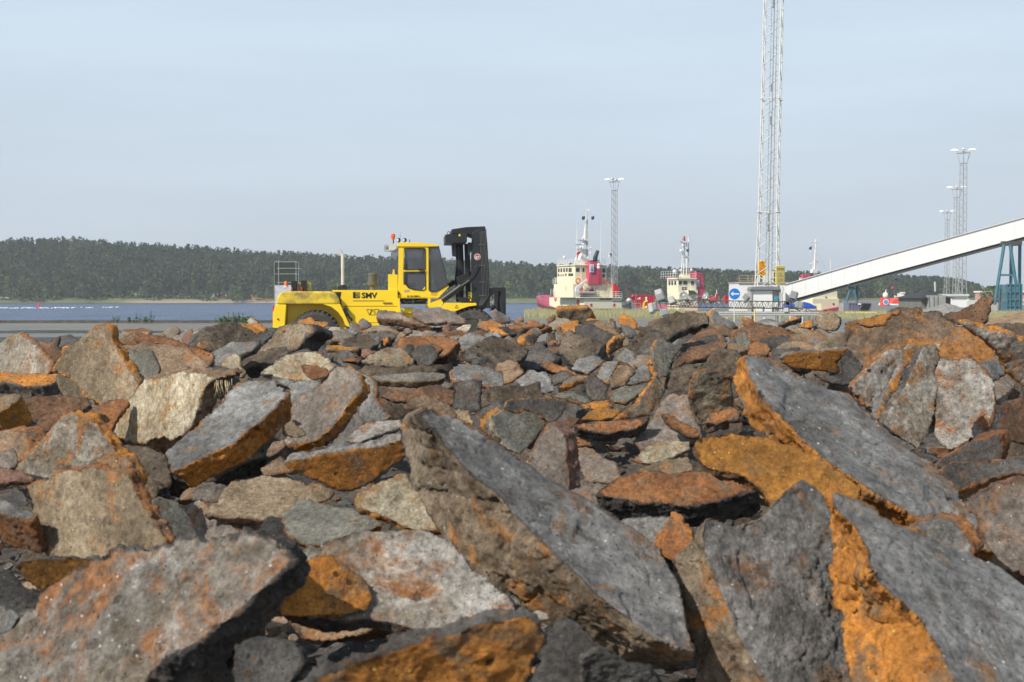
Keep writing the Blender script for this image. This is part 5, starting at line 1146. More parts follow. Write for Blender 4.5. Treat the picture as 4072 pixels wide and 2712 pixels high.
# ---- fallen floodlight mast
def fallen():
    D = 93.; k = D/F/2.944; r = top('fallen_light_mast', '3', 300, 920, D, 'toppled grey light mast with floodlight boxes lying behind the slag heap', 'light mast')
    fg = mat('flood_grey', (.50,.52,.50), .5, dirt=(.35,.35,.33)); lat = mat('lattice_dull', (.16,.16,.16), .6, metal=.3)
    A0, A1 = P(2655,1208,D), P(3185,1216,D+2.5); A0z = A0; mb = MB(); dd = A1-A0; n = 46; offs = [Vector((0,-.28,.26)), Vector((0,.28,.26)), Vector((0,0,-.2))]
    for o in offs: mb.tube(A0+o, A1+o, .035, n=5)
    B(mb, 'chord', lat, r); mb = MB()
    for i in range(n):
        a, b = A0+dd*(i/n), A0+dd*((i+1)/n); j = i%2
        for p, q in ((0,1),(1,2),(2,0)): mb.tube(a+offs[p if j else q], b+offs[q if j else p], .018, n=4)
    B(mb, 'bracing', lat, r)
    def lamp(z, pts, dep=.5, dx=.12, face=None):
        "tilted floodlight housing; pts are its four front corners"
        f = [Z(z,X,Y,D-.4) for X, Y in pts]; mb = MB(); mb.prism(f, (dx*1.5, dep, -dx)); o = B(mb, 'floodlight', fg, r, bevel=.02)
        c = sum(f, Vector())/len(f); g = [c+(p-c)*.84+Vector((0,-.012,0)) for p in f]; mb = MB(); mb.prism(g, (0,.02,0)); q = mb.build('lens', face or PAN, o); return o
    gl = mat('flood_glass', (.30,.33,.33), .15)
    lamp('2', [(1475,1042),(1555,1020),(1570,1080),(1490,1112)]); lamp('2', [(1488,1115),(1570,1083),(1592,1140),(1520,1165)], face=gl)
    lamp('2', [(1398,1200),(1450,1185),(1468,1290),(1418,1308)]); lamp('2', [(1455,1190),(1490,1180),(1505,1262),(1468,1275)], face=gl); lamp('2', [(1628,1120),(1690,1108),(1725,1178),(1650,1202)]); lamp('2', [(1540,1275),(1612,1258),(1640,1315),(1560,1345)], face=gl)
    lamp('3', [(735,828),(780,772),(822,820),(775,880)], face=gl); lamp('3', [(1312,745),(1388,765),(1362,850),(1290,832)], face=gl); lamp('3', [(1360,880),(1405,875),(1400,952),(1355,942)], face=gl); lamp('3', [(1408,885),(1452,890),(1438,960),(1403,955)], face=gl)
    lamp('3', [(1225,958),(1280,950),(1285,1000),(1228,1005)]); 
    silver = mat('dome_silver', (.62,.63,.62), .3, metal=.7)
    for z, X, Y, R, d in (('2',1822,1105,48,(-.15,-1,.25)),('2',2085,1105,44,(-.8,-.6,.1))):
        c = Z(z,X,Y,D-.3); R *= k; mb = MB(); mb.lathe([(.02,-R*.75),(R*.55,-R*.6),(R*.9,-R*.2),(R,.0),(R*.92,.02),(R*.5,-.15),(.03,-.2)], c+Vector(d).normalized()*R*.3, d, n=24); o = B(mb, 'dome_lamp', silver, r, smooth=True)
        mb = MB(); mb.lathe([(R*.35,0),(R*.25,R*.5),(.03,R*.55)], c+Vector(d).normalized()*R*.2, d, n=12); mb.build('bulb_holder', PAN, o)
    mb = MB(); rnd = random.Random(12)
    for z, X0, Y0, X1, Y1 in (('2',1520,1120,1560,1260),('2',1500,1180,1640,1170),('2',1560,1150,1700,1210),('2',1640,1200,1850,1225),('2',1700,1190,1830,1150),('2',1880,1200,1960,1140),('2',1960,1140,2060,1150),('2',1850,1150,1900,1215),('2',2050,1140,2020,1220),('2',1470,1250,1560,1290),('3',820,850,760,900),('3',1230,880,1330,860),('3',1240,890,1260,870),('3',1260,940,1380,960),('3',1300,850,1290,800),('3',1350,960,1420,990),('3',1480,990,1500,960),('3',1540,990,1500,960),('3',1230,960,1240,900),('3',1330,870,1390,890)):
        m_ = MB(); m_.tube(Z(z,X0,Y0,D-.2), Z(z,X1,Y1,D), .035, n=5); B(m_, 'strut', lat, r)
    for i in range(22):
        X = rnd.uniform(1600,2200); a = Z('2',X,rnd.uniform(1180,1215),D-.1); mb.tube(a, a+Vector((rnd.uniform(-.6,.6),rnd.uniform(-.2,.2),rnd.uniform(-.25,.4))), .02, n=4)
    for i in range(9): X = rnd.uniform(1230,1350); a = Z('3',X,rnd.uniform(840,900),D-.1); mb.box((a.x-.08,D-.3,a.z-.12),(a.x+.1,D,a.z+.06))
    B(mb, 'twisted_wire', lat, r)
    # cable loop on the ground
    mb = MB(); pts = [Z('2',1860+60*math.cos(t/9*math.pi), 1200-55*math.sin(t/9*math.pi),D-.6) for t in range(10)]; mb.path(pts, .02, n=5); o = mb.build('cable_loop', GRY); tag(o, 'thin grey cable loop beside the fallen silver dome lamps', 'cable')
fallen()
# ---- red containers and quay clutter
RC = mat('container_red', (.50,.025,.04), .5, var=.1, dirt=(.3,.04,.04), dthr=.6)
def container(z, X0, Y0, X1, Y1, D, label, m, name='shipping_container', marks=()):
    r = top(name, z, (X0+X1)/2, Y1, D, label, 'container', 'containers around the harbour', gz=Z(z,0,Y1,D).z)
    a, b = Z(z,X0,Y0,D), Z(z,X1,Y1,D); mb = MB(); n = max(6, int((b.x-a.x)/.3)); h0, h1 = b.z, a.z; w = (b.x-a.x)/n
    mb.box((a.x,D+.12,h0),(b.x,D+2.4,h1))
    for i in range(n): mb.box((a.x+w*i+w*.15, D+.03, h0+.1),(a.x+w*(i+.6), D+.13, h1-.1))
    B(mb, 'body', m, r); mb = MB()
    for x in (a.x, b.x-.15): mb.box((x-.01,D,h0-.01),(x+.16,D+.3,h1+.01))
    mb.box((a.x+.15,D,h1-.12),(b.x-.16,D+.3,h1+.012)); mb.box((a.x+.15,D,h0-.012),(b.x-.16,D+.3,h0+.14)); B(mb, 'frame', m, r)
    if marks:
        mb = MB()
        for q in marks: box2(mb, z, *q, D-.02, .04)
        mb.build_each('label_plate', WHT, r, bfn=B)
    return r
container('2', 1266,1098,1480,1242, 235, 'bright red container right of the largest tug', RC, marks=((1300,1125,1315,1150),(1282,1133,1292,1152),(1372,1120,1392,1160)))
container('3', 542,812,694,902, 215, 'red container behind the blue arrow sign', RC)
container('3', 1982,893,2250,1000, 165, 'dusky violet open container with a slanting black end beside the concrete block', mat('container_violet', (.16,.16,.24), .6, var=.1), marks=((2098,902,2132,918),))
mb = MB(); poly2(mb, '3', [(2168,902),(2250,908),(2182,1000),(2100,1000)], 164.9, .12); o = mb.build('rubber_sheet', BLK); tag(o, 'black slanting rubber sheet over the end of the dusky violet container', 'sheet')  # flat black slanting strip across the container end
def clutter():
    yc = mat('crane_yellow', (.75,.5,.03), .5)
    mb = MB(); D = 200; mb.path([Z('2',1352,1250,D),Z('2',1358,1185,D),Z('2',1400,1168,D)], .16, n=6); mb.path([Z('2',1345,1268,D),Z('2',1395,1235,D)], .2, n=6); o = mb.build('yellow_pipe', yc); tag(o, 'bent bright yellow pipe standing before the bright red container', 'pipe')
    mb = MB(); D = 210; mb.lathe([(.02,-.42),(.2,-.1),(.36,.2),(.28,.36),(.05,.4)], Z('2',1230,1130,D), n=12); mb.tube(Z('2',1230,1165,D), (Z('2',1230,0,D).x,D,-2), .08); o = mb.build('channel_buoy', CRR); tag(o, 'small red buoy body between the largest tug and the bright red container', 'buoy')
    D = 290; r = empty('workboat', (Z('2',1180,0,D).x, D, -2), 'small dark workboat with a thin leaning mast and pale dome, left of the red containers', 'boat')
    p = lambda X, Y: Z('2',X,Y,D); mb = MB(); mb.tube(p(1172,1180), p(1156,968), .1, n=5); mb.tube(p(1195,1180),p(1200,1060),.06,n=4); mb.tube(p(1180,1180),p(1178,1050),.06,n=4); B(mb, 'mast', mat('boat_maroon', (.22,.08,.08), .6), r)
    mb = MB(); mb.prism([p(1120,1215),p(1215,1225),p(1210,1275),p(1120,1275)], (0,5,0)); mb.prism([p(1150,1200),p(1205,1190),p(1210,1225),p(1150,1218)], (0,3,0)); B(mb, 'hull', mat('hull_dark', (.05,.05,.055), .6), r)
    mb = MB(); mb.lathe([(.05,-.6),(.55,0),(.55,.2),(.2,.6)], p(1180,1168), n=12); B(mb, 'dome', PAN, r)
    D = 190; mb = MB(); p = lambda X, Y: Z('2',X,Y,D); mb.path([p(1225,1270),p(1220,1205),p(1315,1195),p(1325,1260)], .07, n=5); mb.tube(p(1222,1235),p(1320,1228),.05,n=4); o = mb.build('quay_railing', GRY); tag(o, 'thin grey tubular railing on the quay before the bright red container', 'railing')
    # mooring boats right of the cabinet
    D = 125; p = lambda X, Y, d=0: Z('3',X,Y,D+d); r = empty('tarped_boat', (p(1430,0).x, D, 0), 'small boat on trestles under a bright blue tarpaulin right of the cabinet', 'boat')
    bt = mat('tarp_blue', (.02,.09,.50), .5, var=.15, vs=2, bump=.4, bs=4)
    mb = MB(); mb.prism([p(1250,950),(p(1275,905)),(p(1330,905)),(p(1350,895)),(p(1360,950))], (0,1.8,0)); mb.prism([p(1385,950),p(1410,893),p(1470,884),p(1530,898),p(1605,938),p(1612,955),p(1560,958)], (0,2,0)); mb.build_each('tarpaulin', bt, r, bfn=B, bevel=.06)
    mb = MB(); mb.prism([p(1255,950,.1),p(1612,957,.1),p(1606,972,.1),p(1560,985,.1),p(1400,990,.1),p(1270,985,.1)], (0,1.7,0)); B(mb, 'hull', PAN, r)
    mb = MB()
    for a, b in ((1495,1470),(1495,1525),(1560,1590),(1560,1535),(1330,1300),(1330,1360)): mb.tube(p(a,965,.9), (p(b,0,.9).x, D+.9, .02), .05, n=5)
    mb.build_each('trestle', GALV, r, bfn=B)
    D = 130; mb = MB(); poly2(mb, '3', [(1560,905),(1665,905),(1670,980),(1625,985),(1610,930),(1560,925)], 150, 1.2); o = mb.build('cream_gantry', CRM); tag(o, 'cream painted steel bracket left of the pale concrete block', 'bracket')
    # rescue vessels and blue boats far right
    D = 300; p = lambda X, Y, d=0: Z('4',X,Y,D+d); RO = mat('rescue_red', (.80,.06,.03), .45, var=.05)
    r = empty('rescue_funnel', (p(482,0).x, D, 0), 'tall orange red panel with a round crest, left of the red pilot boat', 'panel'); mb = MB(); mb.prism([p(443,1475),p(453,1357),p(520,1360),p(515,1475)], (0,1.5,0)); B(mb, 'panel', RO, r, bevel=.05)
    mb = MB(); mb.lathe([(.62,0),(.62,.03)], p(484,1395)+Vector((0,-.03,0)), (0,-1,0), n=24); B(mb, 'crest', WHT, r); mb = MB(); mb.lathe([(.48,0),(.48,.03)], p(484,1395)+Vector((0,-.06,0)), (0,-1,0), n=24); B(mb, 'crest_centre', mat('crest_blue', (.1,.3,.6), .5), r)
    r = empty('pilot_boat', (p(620,0,30).x, D+30, -2), 'red and white pilot boat with a dark lattice mast under the conveyor', 'boat'); q = lambda X, Y: Z('4',X,Y,D+30)
    mb = MB(); mb.prism([q(535,1412),q(545,1388),q(580,1362),q(625,1378),q(700,1385),q(722,1395),q(725,1412)], (0,5,0)); B(mb, 'superstructure', RO, r, bevel=.05); mb = MB(); mb.prism([q(520,1408),q(725,1408),q(722,1422),q(520,1422)], (0,6,0)); mb.prism([q(575,1340),q(600,1318),q(640,1330),q(655,1350),q(640,1362),q(578,1362)], (0,2,0)); mb.prism([q(610,1308),q(655,1312),(q(650,1322)),(q(615,1320))], (0,1,0)); mb.prism([q(620,1362),q(645,1365),q(645,1380),q(620,1378)], (0,1,0)); B(mb, 'wheelhouse', WHT, r); mb = MB(); mb.prism([q(520,1422),q(735,1422),q(730,1462),q(520,1462)], (0,6,0)); B(mb, 'hull', mat('hull_blue', (.03,.12,.2), .5), r)
    mb = MB(); mb.tube(q(566,1340),q(562,1175),.25,.1,n=5); mb.tube(q(575,1340),q(580,1180),.15,.1,n=5); mb.tube(q(540,1240),q(600,1245),.12,n=4); mb.tube(q(555,1195),q(590,1200),.1,n=4); mb.tube(q(545,1280),q(590,1285),.12,n=4); mb.lathe([(.05,-.5),(.5,0),(.05,.5)], q(568,1188), n=8); mb.tube(q(720,1410),q(720,1280),.1,n=4); B(mb, 'mast', mat('mast_dark', (.08,.08,.09), .5), r)
    mb = MB(); mb.prism([q(535,1260),q(548,1258),q(545,1282),q(533,1280)], (0,.1,0)); B(mb, 'flag', MATS['rescue_red'], r)
    r = empty('rescue_boat', (p(470,0,10).x, D+10, -2), 'white and red rescue boat with a radar dome left of the pilot boat', 'boat'); q = lambda X, Y: Z('4',X,Y,D+10)
    mb = MB(); mb.prism([q(380,1430),q(430,1425),q(450,1440),q(450,1465),q(385,1465)], (0,4,0)); mb.tube(q(484,1352),q(490,1330),.4,.3,n=8); B(mb, 'hull', RO, r); mb = MB(); mb.lathe([(.25,-.8),(.6,-.3),(.6,.1),(.4,.5),(.05,.6)], q(482,1335), n=12); mb.lathe([(.2,-.4),(.45,0),(.1,.4)], q(436,1417), n=10); mb.tube(q(478,1340),q(488,1288),.12,n=4); B(mb, 'dome', WHT, r)
    bb = mat('boat_blue', (.08,.32,.50), .5)
    for X0, X1, Y0, Y1, l in ((520,638,1420,1450,'light blue moored boat, leftmost of the three in the row'),(664,772,1422,1456,'light blue moored boat, middle one of the three in the row'),(785,905,1426,1470,'light blue moored boat, rightmost of the three, nearest the shed')):
        D2 = 290; a = Z('4',X0,Y0,D2); b = Z('4',X1,Y1,D2); r = empty('blue_boat', ((a.x+b.x)/2, D2, b.z), l, 'boat', 'light blue boats under the conveyor'); mb = MB(); h = a.z-b.z
        mb.prism([(a.x,D2,a.z),(b.x,D2,a.z-h*.15),(b.x-.6,D2,b.z),(a.x+.4,D2,b.z)], (0,3,0)); B(mb, 'hull', bb, r); mb = MB(); mb.box((a.x+1.2,D2+.5,a.z-h*.05),(b.x-2,D2+2,a.z+h*.3)); mb.box((a.x+.2,D2-.05,a.z-h*.14),(b.x-.3,D2+.1,a.z-h*.02)); B(mb, 'cabin', WHT, r)
    # shed with hipped roof
    D = 240; q = lambda X, Y, d=0: Z('4',X,Y,D+d); r = empty('storage_shed', (q(915,0).x, D, 0), 'grey timber shed with a dark hipped roof below the light masts', 'shed')
    mb = MB(); a, b = q(790,1358), q(1045,1450); mb.box((a.x,D,0),(b.x,D+14,a.z)); B(mb, 'wall', mat('timber_grey', (.16,.16,.15), .9, var=.2, vs=.8), r)
    mb = MB(); a2, b2 = q(835,1338), q(970,1450); mb.box((a2.x,D-2,0),(b2.x,D-.01,a2.z)); fr_ = B(mb, 'gatehouse', mat('timber_light', (.30,.31,.30), .9, var=.2, vs=.8), r); mb = MB()
    for X in (860,900,935): mb.bar(q(X,1345,-2.05), q(X,1450,-2.05), .1)
    mb.build_each('batten', MATS['timber_grey'], fr_); 
    e0, e1, pk = q(762,1362), q(1076,1362), q(905,1303); mb = MB(); y0, y1 = D-1.5, D+15.5
    mb.add([(e0.x,y0,e0.z),(e1.x,y0,e0.z),(e1.x,y1,e0.z),(e0.x,y1,e0.z),(pk.x,D+6,pk.z),(pk.x+.5,D+8,pk.z)], [(0,1,4),(1,2,5,4),(2,3,5),(3,0,4,5),(3,2,1,0)]); B(mb, 'roof', mat('roof_felt', (.03,.032,.038), .8), r)
    mb = MB(); mb.tube(q(912,1305,6), q(910,1220,6), .15, n=5); B(mb, 'pole', PAN, r)
    mb = MB(); a, b = q(1045,1345,20), q(1185,1440,20); mb.box((a.x,D+20,0),(b.x,D+30,a.z)); r = empty('white_shed', (a.x+4, D+20, 0), 'plain white shed at the foot of the light masts', 'shed'); B(mb, 'wall', MATS['white_cladding'], r); mb = MB(); mb.box((a.x-.3,D+19.5,a.z),(b.x+.3,D+30.5,a.z+.4)); B(mb, 'roof', PAN, r)
    mb = MB(); a = q(1200,1380,40); mb.prism([q(1195,1440,40),q(1195,1385,40),q(1212,1372,40),q(1215,1385,40),q(1270,1380,40),q(1270,1440,40)], (0,6,0)); o = mb.build('low_building', PAN); tag(o, 'low pale building right of the plain white shed', 'building')
    # pink building
    D = 330; q = lambda X, Y, d=0: Z('4',X,Y,D+d); r = empty('pink_building', (q(1600,0).x, D, 0), 'pink brick building with a white roof edge at the right picture edge', 'building')
    mb = MB(); a, b = q(1440,1312), q(1900,1480); mb.box((a.x,D,0),(b.x,D+15,a.z)); B(mb, 'wall', mat('pink_brick', (.52,.30,.25), .9, var=.1, vs=1), r)
    mb = MB(); a, b = q(1432,1298), q(1905,1313); mb.box((a.x,D-.5,b.z),(b.x,D+15.5,a.z)); B(mb, 'roof', WHT, r)
    for X0, X1 in ((1476,1530),(1672,1720)):
        mb = MB(); a, b = q(X0,1398), q(X1,1432); mb.box((a.x,D-.08,b.z),(b.x,D+.05,a.z)); w2 = B(mb, 'window', mat('window_pale', (.42,.42,.36), .3), r); mb = MB()
        for t in (0,.33,.66,1): x = a.x+(b.x-a.x)*t; mb.box((x-.1,D-.14,b.z-.1),(x+.1,D-.07,a.z+.1))
        mb.build('frame', WHT, w2); mb = MB(); c = q(X0-8,1370); mb.prism([(c.x,D-.05,c.z),(c.x,D-1.4,a.z+.15),(c.x,D-.05,a.z+.15)], (b.x-a.x+2,0,0)); B(mb, 'awning', mat('awning_peach', (.62,.42,.33), .8), r)
    bush_ = bush(3942, 320, 0, 2.7, 4.3, 'round green deciduous tree standing left of the pink building', 'tree', 'round_tree', mat('tree_green', (.075,.12,.03), .85, var=.3, vs=.6), n=1300, leaf=.2)
    # aggregate mounds
    def mound(px, D, R, h, label, m, seed):
        mb = MB(); n = 26; c = gx(px, D); V = [(c,D,h)]; rnd = random.Random(seed)
        for j in range(1, 9):
            for i in range(n): a = 2*math.pi*i/n; rr = R*j/8; V.append((c+rr*math.cos(a)*(1+rnd.uniform(-.05,.05)), D+rr*math.sin(a), max(0,h*(1-(j/8))**.9*(1+rnd.uniform(-.06,.06)))))
        Fc = [(0,1+i,1+(i+1)%n) for i in range(n)]+[(1+(j-1)*n+i, 1+j*n+i, 1+j*n+(i+1)%n, 1+(j-1)*n+(i+1)%n) for j in range(1,8) for i in range(n)]
        mb.add(V, Fc); o = mb.build('gravel_mound', m, smooth=True, org=(c,D,0)); tag(o, label, 'gravel heap', 'loose material mounds in the yard')
    gm = mat('gravel_grey', (.24,.23,.22), .95, var=.35, vs=3, bump=1, bs=6); gb = mat('gravel_brown', (.26,.17,.10), .95, var=.35, vs=2.5, bump=1, bs=4, dirt=(.2,.19,.18), dthr=.56)
    mound(3762, 150, 4.2, 1.35, 'grey gravel mound in front of the hipped-roof shed', gm, 1); mound(4130, 70, 6.5, 1.45, 'brown gravel mound at the right picture edge', gb, 2)
    mound(3052, 96, 2.0, .62, 'small pale gravel mound at the foot of the switch cabinet', gm, 3); mound(3560, 60, 2.2, 1.35, 'grey spoil mound behind the massive rust-brown slab', gm, 4)
clutter()
# ---- framed panel at the quay, cottages, boats on the beach, marker
def left_side():
    D = 106.; q = lambda X, Y: Z('1',X,Y,D); r = empty('framed_board', (q(185,0).x, D, 0), 'dark netted board in a thin steel frame behind the forklift rear', 'board')
    mb = MB(); box2(mb, '1', 76,432,294,640, D+.02, .04); B(mb, 'netting', mat('netting_green', (.035,.05,.042), .8), r)
    mb = MB()
    for X in (72,114,276,298): mb.tube((q(X,0).x,D-.02,0), q(X, 412 if X in (114,) else 424 if X == 276 else 430), .03 if X in (114,276) else .018, n=6)
    for Y, X0, X1 in ((428,72,298),(488,96,318),(541,80,296),(622,96,290)): mb.tube(q(X0,Y), q(X1,Y), .022, n=6)
    B(mb, 'frame', mat('steel_pale', (.45,.46,.46), .4, metal=.4), r)
    mb = MB(); a, b = q(80,646), q(252,1100); mb.box((a.x,D-.06,0),(b.x,D-.03,a.z)); B(mb, 'lower_panel', mat('panel_lilac', (.50,.50,.55), .5), r)
    RH = mat('cottage_red', (.33,.05,.04), .8); CW = mat('cottage_white', (.66,.66,.62), .7); CRf = mat('cottage_roof', (.10,.10,.12), .8); CRo = mat('cottage_tile', (.35,.13,.08), .8); CYl = mat('cottage_yellow', (.60,.48,.15), .7)
    def house(px, D, w, h, m, rf, label, y0=None, wins=2):
        z = hill_z(px, D); r = empty('cottage', (gx(px,D), D, z), label, 'cottage', 'cottages on the far shore'); mb = MB(); mb.box((-w/2,0,-1),(w/2,6,h)); mb.build('wall', m, r)
        mb = MB(); mb.prism([(-w/2-.4,-.5,h),(-w/2-.4,3,h+1.9),(-w/2-.4,6.5,h)], (w+.8,0,0)); mb.build('roof', rf, r)
        for i in range(wins): x = -w/2+w*(i+.5)/wins; mb = MB(); mb.box((x-.5,-.1,h*.4),(x+.5,.02,h*.8)); mb.build('window', CW if m is not CW else DKW, r)
    house(25, 815, 8, 3, CW, CRo, 'white cottage with a red tiled roof at the left picture edge', wins=3); house(480, 812, 4, 2.6, RH, CRf, 'small red cottage on the far shore, left one of the centre group'); house(515, 813, 5, 2.6, RH, CRf, 'red cottage with pale windows left of the flagpole', wins=3)
    house(558, 811, 8, 3, CYl, CRf, 'yellow and white cottage behind the flagpole on the far shore', wins=3); house(360, 816, 5, 3, mat('cottage_blue', (.08,.09,.20), .8), CRf, 'dark blue cottage half hidden among the trees on the far shore'); house(795, 812, 6, 2.6, CW, CRf, 'pale cottage right of the bright green birch'); house(842, 811, 7, 3.2, CW, CRf, 'white cottage with open veranda right of the sandy beach', wins=3); house(893, 812, 4, 2.3, RH, CRf, 'small dark red hut beyond the sandy beach')
    house(1020, 813, 6, 2.8, CYl, CRo, 'pale yellow cottage among trees above the red rowing boat'); house(2065, 812, 7, 3, RH, CRf, 'red cottage just right of the forklift mast on the far shore'); house(2128, 811, 10, 2.6, CW, CRf, 'long pale cottage left of the largest tug bow')
    house(2152, 813, 5, 3, RH, CRf, 'dark red cottage touching the bow of the largest tug'); house(1500, 812, 6, 2.8, CW, CRf, 'white cottage seen between the exhaust pipe and the cab')
    mb = MB(); D = 806; x = gx(561,D); mb.tube((x,D,0),(x,D,P(561,1134,D).z),.12,n=6); o = mb.build('flagpole', WHT, org=(x,D,0)); tag(o, 'white flagpole before the yellow cottage on the far shore', 'flagpole')
    for px, D, h, nm, l in ((771,803,10,'birch_tree','bright green birch standing by the sandy beach'),(640,800,6,'spruce_tree','small dark spruce standing alone at the left end of the sandy beach')):
        bush(px, D, hill_z(px,D), 3.2 if nm[0]=='b' else 3.4, h, l, 'tree', nm, FOL[3] if nm[0]=='b' else FOL[0], n=420, leaf=.5)
    def skiff(px, D, L, m, label, rz=0):
        z = hill_z(px, D)+.35 if D > DS else -2; r = empty('rowing_boat', (gx(px,D), D, z), label, 'boat', 'small boats on the far beach', rz=rz); mb = MB(); n = 8; V = []
        for t, zz, ww in ((0,0,.35),(1,.8,.75)):
            for i in range(n+1): u = i/n; f = math.sin(u*math.pi)**.6; V.append((-L/2+L*u, -ww*f, zz*(1+.35*abs(u-.5))))
            for i in range(n+1): u = 1-i/n; f = math.sin(max(0,u)*math.pi)**.6; V.append((-L/2+L*u, ww*f, zz*(1+.35*abs(u-.5))))
        k = 2*(n+1); mb.add(V, [(i,(i+1)%k,k+(i+1)%k,k+i) for i in range(k)]+[tuple(range(k-1,-1,-1))]); mb.build('hull', m, r); mb = MB(); mb.box((-.3,-.7,.5),(.2,.7,.6)); mb.build('thwart', PAN, r)
    skiff(20, 797, 5, WHT, 'white boat drawn up at the left picture edge'); skiff(745, 799, 3.6, WHT, 'white boat standing on the sandy beach'); skiff(712, 799, 2.2, mat('boat_tan', (.4,.3,.2), .7), 'small tan boat left of the white boat on the beach'); skiff(1022, 795, 5.5, mat('boat_redwhite', (.6,.2,.15), .5), 'red and white rowing boat pulled up on the beach'); skiff(1075, 792, 5, mat('boat_orange', (.45,.15,.08), .6), 'low orange red boat at the water line by the framed board')
    skiff(2030, 796, 6, mat('boat_green', (.05,.30,.16), .6), 'green upturned boat seen right of the forklift mast')
    D = 520.; p0, p1 = P(159,1224,D), P(151,1201,D); mb = MB(); mb.prism([(p0.x-.9,D,-2.3),(p0.x+.5,D,-2.3),(p1.x+.25,D,p1.z),(p1.x-.35,D,p1.z)], (0,.5,0)); o = mb.build('spar_buoy', mat('buoy_red', (.62,.05,.08), .5), bevel=.05, org=(p0.x,D,-2)); tag(o, 'leaning red spar buoy in the river at the left', 'buoy')
left_side()
# ---------------------------------------------------------------- the heap, slab by slab (outlines in photo pixels)
# far ridge, left
rock('A','mauve grey slab on the ridge nearest the forklift rear, right of the pale-topped slab','mauve','brown',[(1600,240),(1740,150),(1960,135),(2200,150),(2230,240),(2100,250),(1900,270),(1700,310)],280,68,30,1.0)
rock('A','pinkish brown lump on the ridge left of the long mauve grey slab','mauve','brown',[(1490,205),(1600,135),(1660,145),(1675,180),(1640,260),(1540,260)],10,40,30)
rock('A','small greyish tan slab lying low between the flat-topped block and the pinkish lump','tan','brown',[(1440,205),(1550,198),(1575,250),(1450,260)],270,60,20)
rock('A','flat-topped block with an orange cap and pale sides at the back left of the heap','rust','mottle',[(1138,168),(1180,152),(1300,149),(1390,154),(1432,185),(1390,196),(1250,196),(1150,190)],270,80,80)
rock('A','small dark grey slab tucked right of the tall tan peak','greyg','greydk',[(1040,240),(1150,212),(1250,250),(1290,300),(1130,330),(1050,300)],280,60,30,1.05)
rock('A','long rusty slab sagging from the flat-topped block towards the right','rust','rustdk',[(1250,185),(1300,188),(1420,200),(1500,222),(1650,262),(1850,325),(2015,400),(2000,455),(1960,505),(1880,450),(1780,360),(1500,300),(1300,285),(1255,235)],280,45,24,.98)
rock('A','broad domed brown slab behind the big cream slab','brown','brown',[(1130,315),(1280,290),(1500,283),(1680,300),(1800,350),(1900,430),(1955,500),(1900,590),(1780,560),(1600,570),(1500,620),(1330,620),(1200,480)],275,48,30)
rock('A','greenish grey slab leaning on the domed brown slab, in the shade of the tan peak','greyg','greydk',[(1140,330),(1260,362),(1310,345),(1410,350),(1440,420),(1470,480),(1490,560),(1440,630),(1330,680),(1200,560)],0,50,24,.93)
rock('A','tall tan peak with an orange right edge, highest rock at the left','tan','orange',[(1040,150),(1045,280),(1105,370),(1190,520),(1300,690),(1250,820),(1100,880),(940,880),(800,800),(690,640),(570,590),(475,560),(560,440),(580,350),(680,310),(740,240),(860,160),(980,137)],22,38,52,.93)
rock('A','cream-topped slab with a ragged crust and grey front on the left ridge','pale','greyg',[(1800,180),(1860,165),(2000,188),(2155,235),(2140,262),(2060,280),(1960,268),(1880,240),(1810,225)],265,74,95,.97)
rock('A','small orange oval rock right of the cream-topped slab','rust','brown',[(2080,200),(2150,182),(2205,190),(2195,240),(2110,240)],270,50,20,.97)
rock('A','narrow reddish upright shard left of the cream-topped slab','red','rustdk',[(1690,250),(1760,165),(1795,148),(1808,240),(1800,330),(1700,300)],340,40,20,.95)
rock('A','dark grey chunk with a bright orange left face under the cream-topped slab','greydk','orange',[(1860,285),(1880,270),(1960,268),(2045,335),(2010,378),(1890,355)],195,40,50,.92)
rock('A','orange slab standing on a tan boulder at the left rear of the forklift','orange','tan',[(2225,112),(2300,98),(2350,125),(2420,150),(2465,180),(2400,232),(2350,240),(2290,185)],235,55,105,.97)
rock('A','small pale ragged shard on top of the orange slab by the forklift','pale','rust',[(2295,85),(2345,45),(2370,55),(2430,140),(2330,125)],350,40,24,.99)
rock('A','blue grey sloping slab in front of the cream-topped slab','grey','greydk',[(1960,385),(2090,320),(2160,272),(2300,275),(2440,270),(2360,360),(2280,380),(2200,440),(2140,470),(2050,510),(1990,490),(2010,410)],300,62,60,.93)
rock('A','speckled tan shard with a pointed top above the big cream slab','cream','brown',[(2040,490),(2120,430),(2195,378),(2245,430),(2255,520),(2295,570),(2270,630),(2180,620),(2090,540)],0,40,20,.9)
rock('A','dark bubbly cinder lying on top of the big cream slab','char','char',[(1872,530),(1930,505),(2060,512),(2180,530),(2228,580),(2180,612),(2030,618),(1930,603),(1880,568)],280,40,20,.87,name='cinder')
# left
rock('A','grey and orange speckled pointed rock at the left edge of the heap','mottle','rust',[(-80,320),(10,275),(60,235),(170,190),(220,225),(310,295),(370,360),(430,440),(500,490),(470,570),(430,620),(-80,640)],10,42,40,.97)
rock('A','dark rusty rock with a thin grey spike behind the pointed left rock','rustdk','greydk',[(280,270),(370,258),(430,290),(475,292),(520,245),(558,203),(548,250),(512,318),(572,365),(555,450),(520,520),(400,470),(330,330)],350,42,30,1.0,lv=1)
rock('A','orange-topped thick block at the left edge below the pointed rock','orange','greydk',[(-80,560),(60,557),(230,577),(420,567),(560,570),(545,630),(500,668),(400,690),(300,692),(170,680),(60,652),(-80,662)],272,62,150,.93,yb=700)
rock('A','tan brown cracked rock between the orange-topped block and the tan peak','tan','brown',[(520,575),(600,565),(690,615),(760,690),(830,800),(870,880),(700,850),(600,790),(550,700),(530,640)],180,40,24,.9,yb=760)
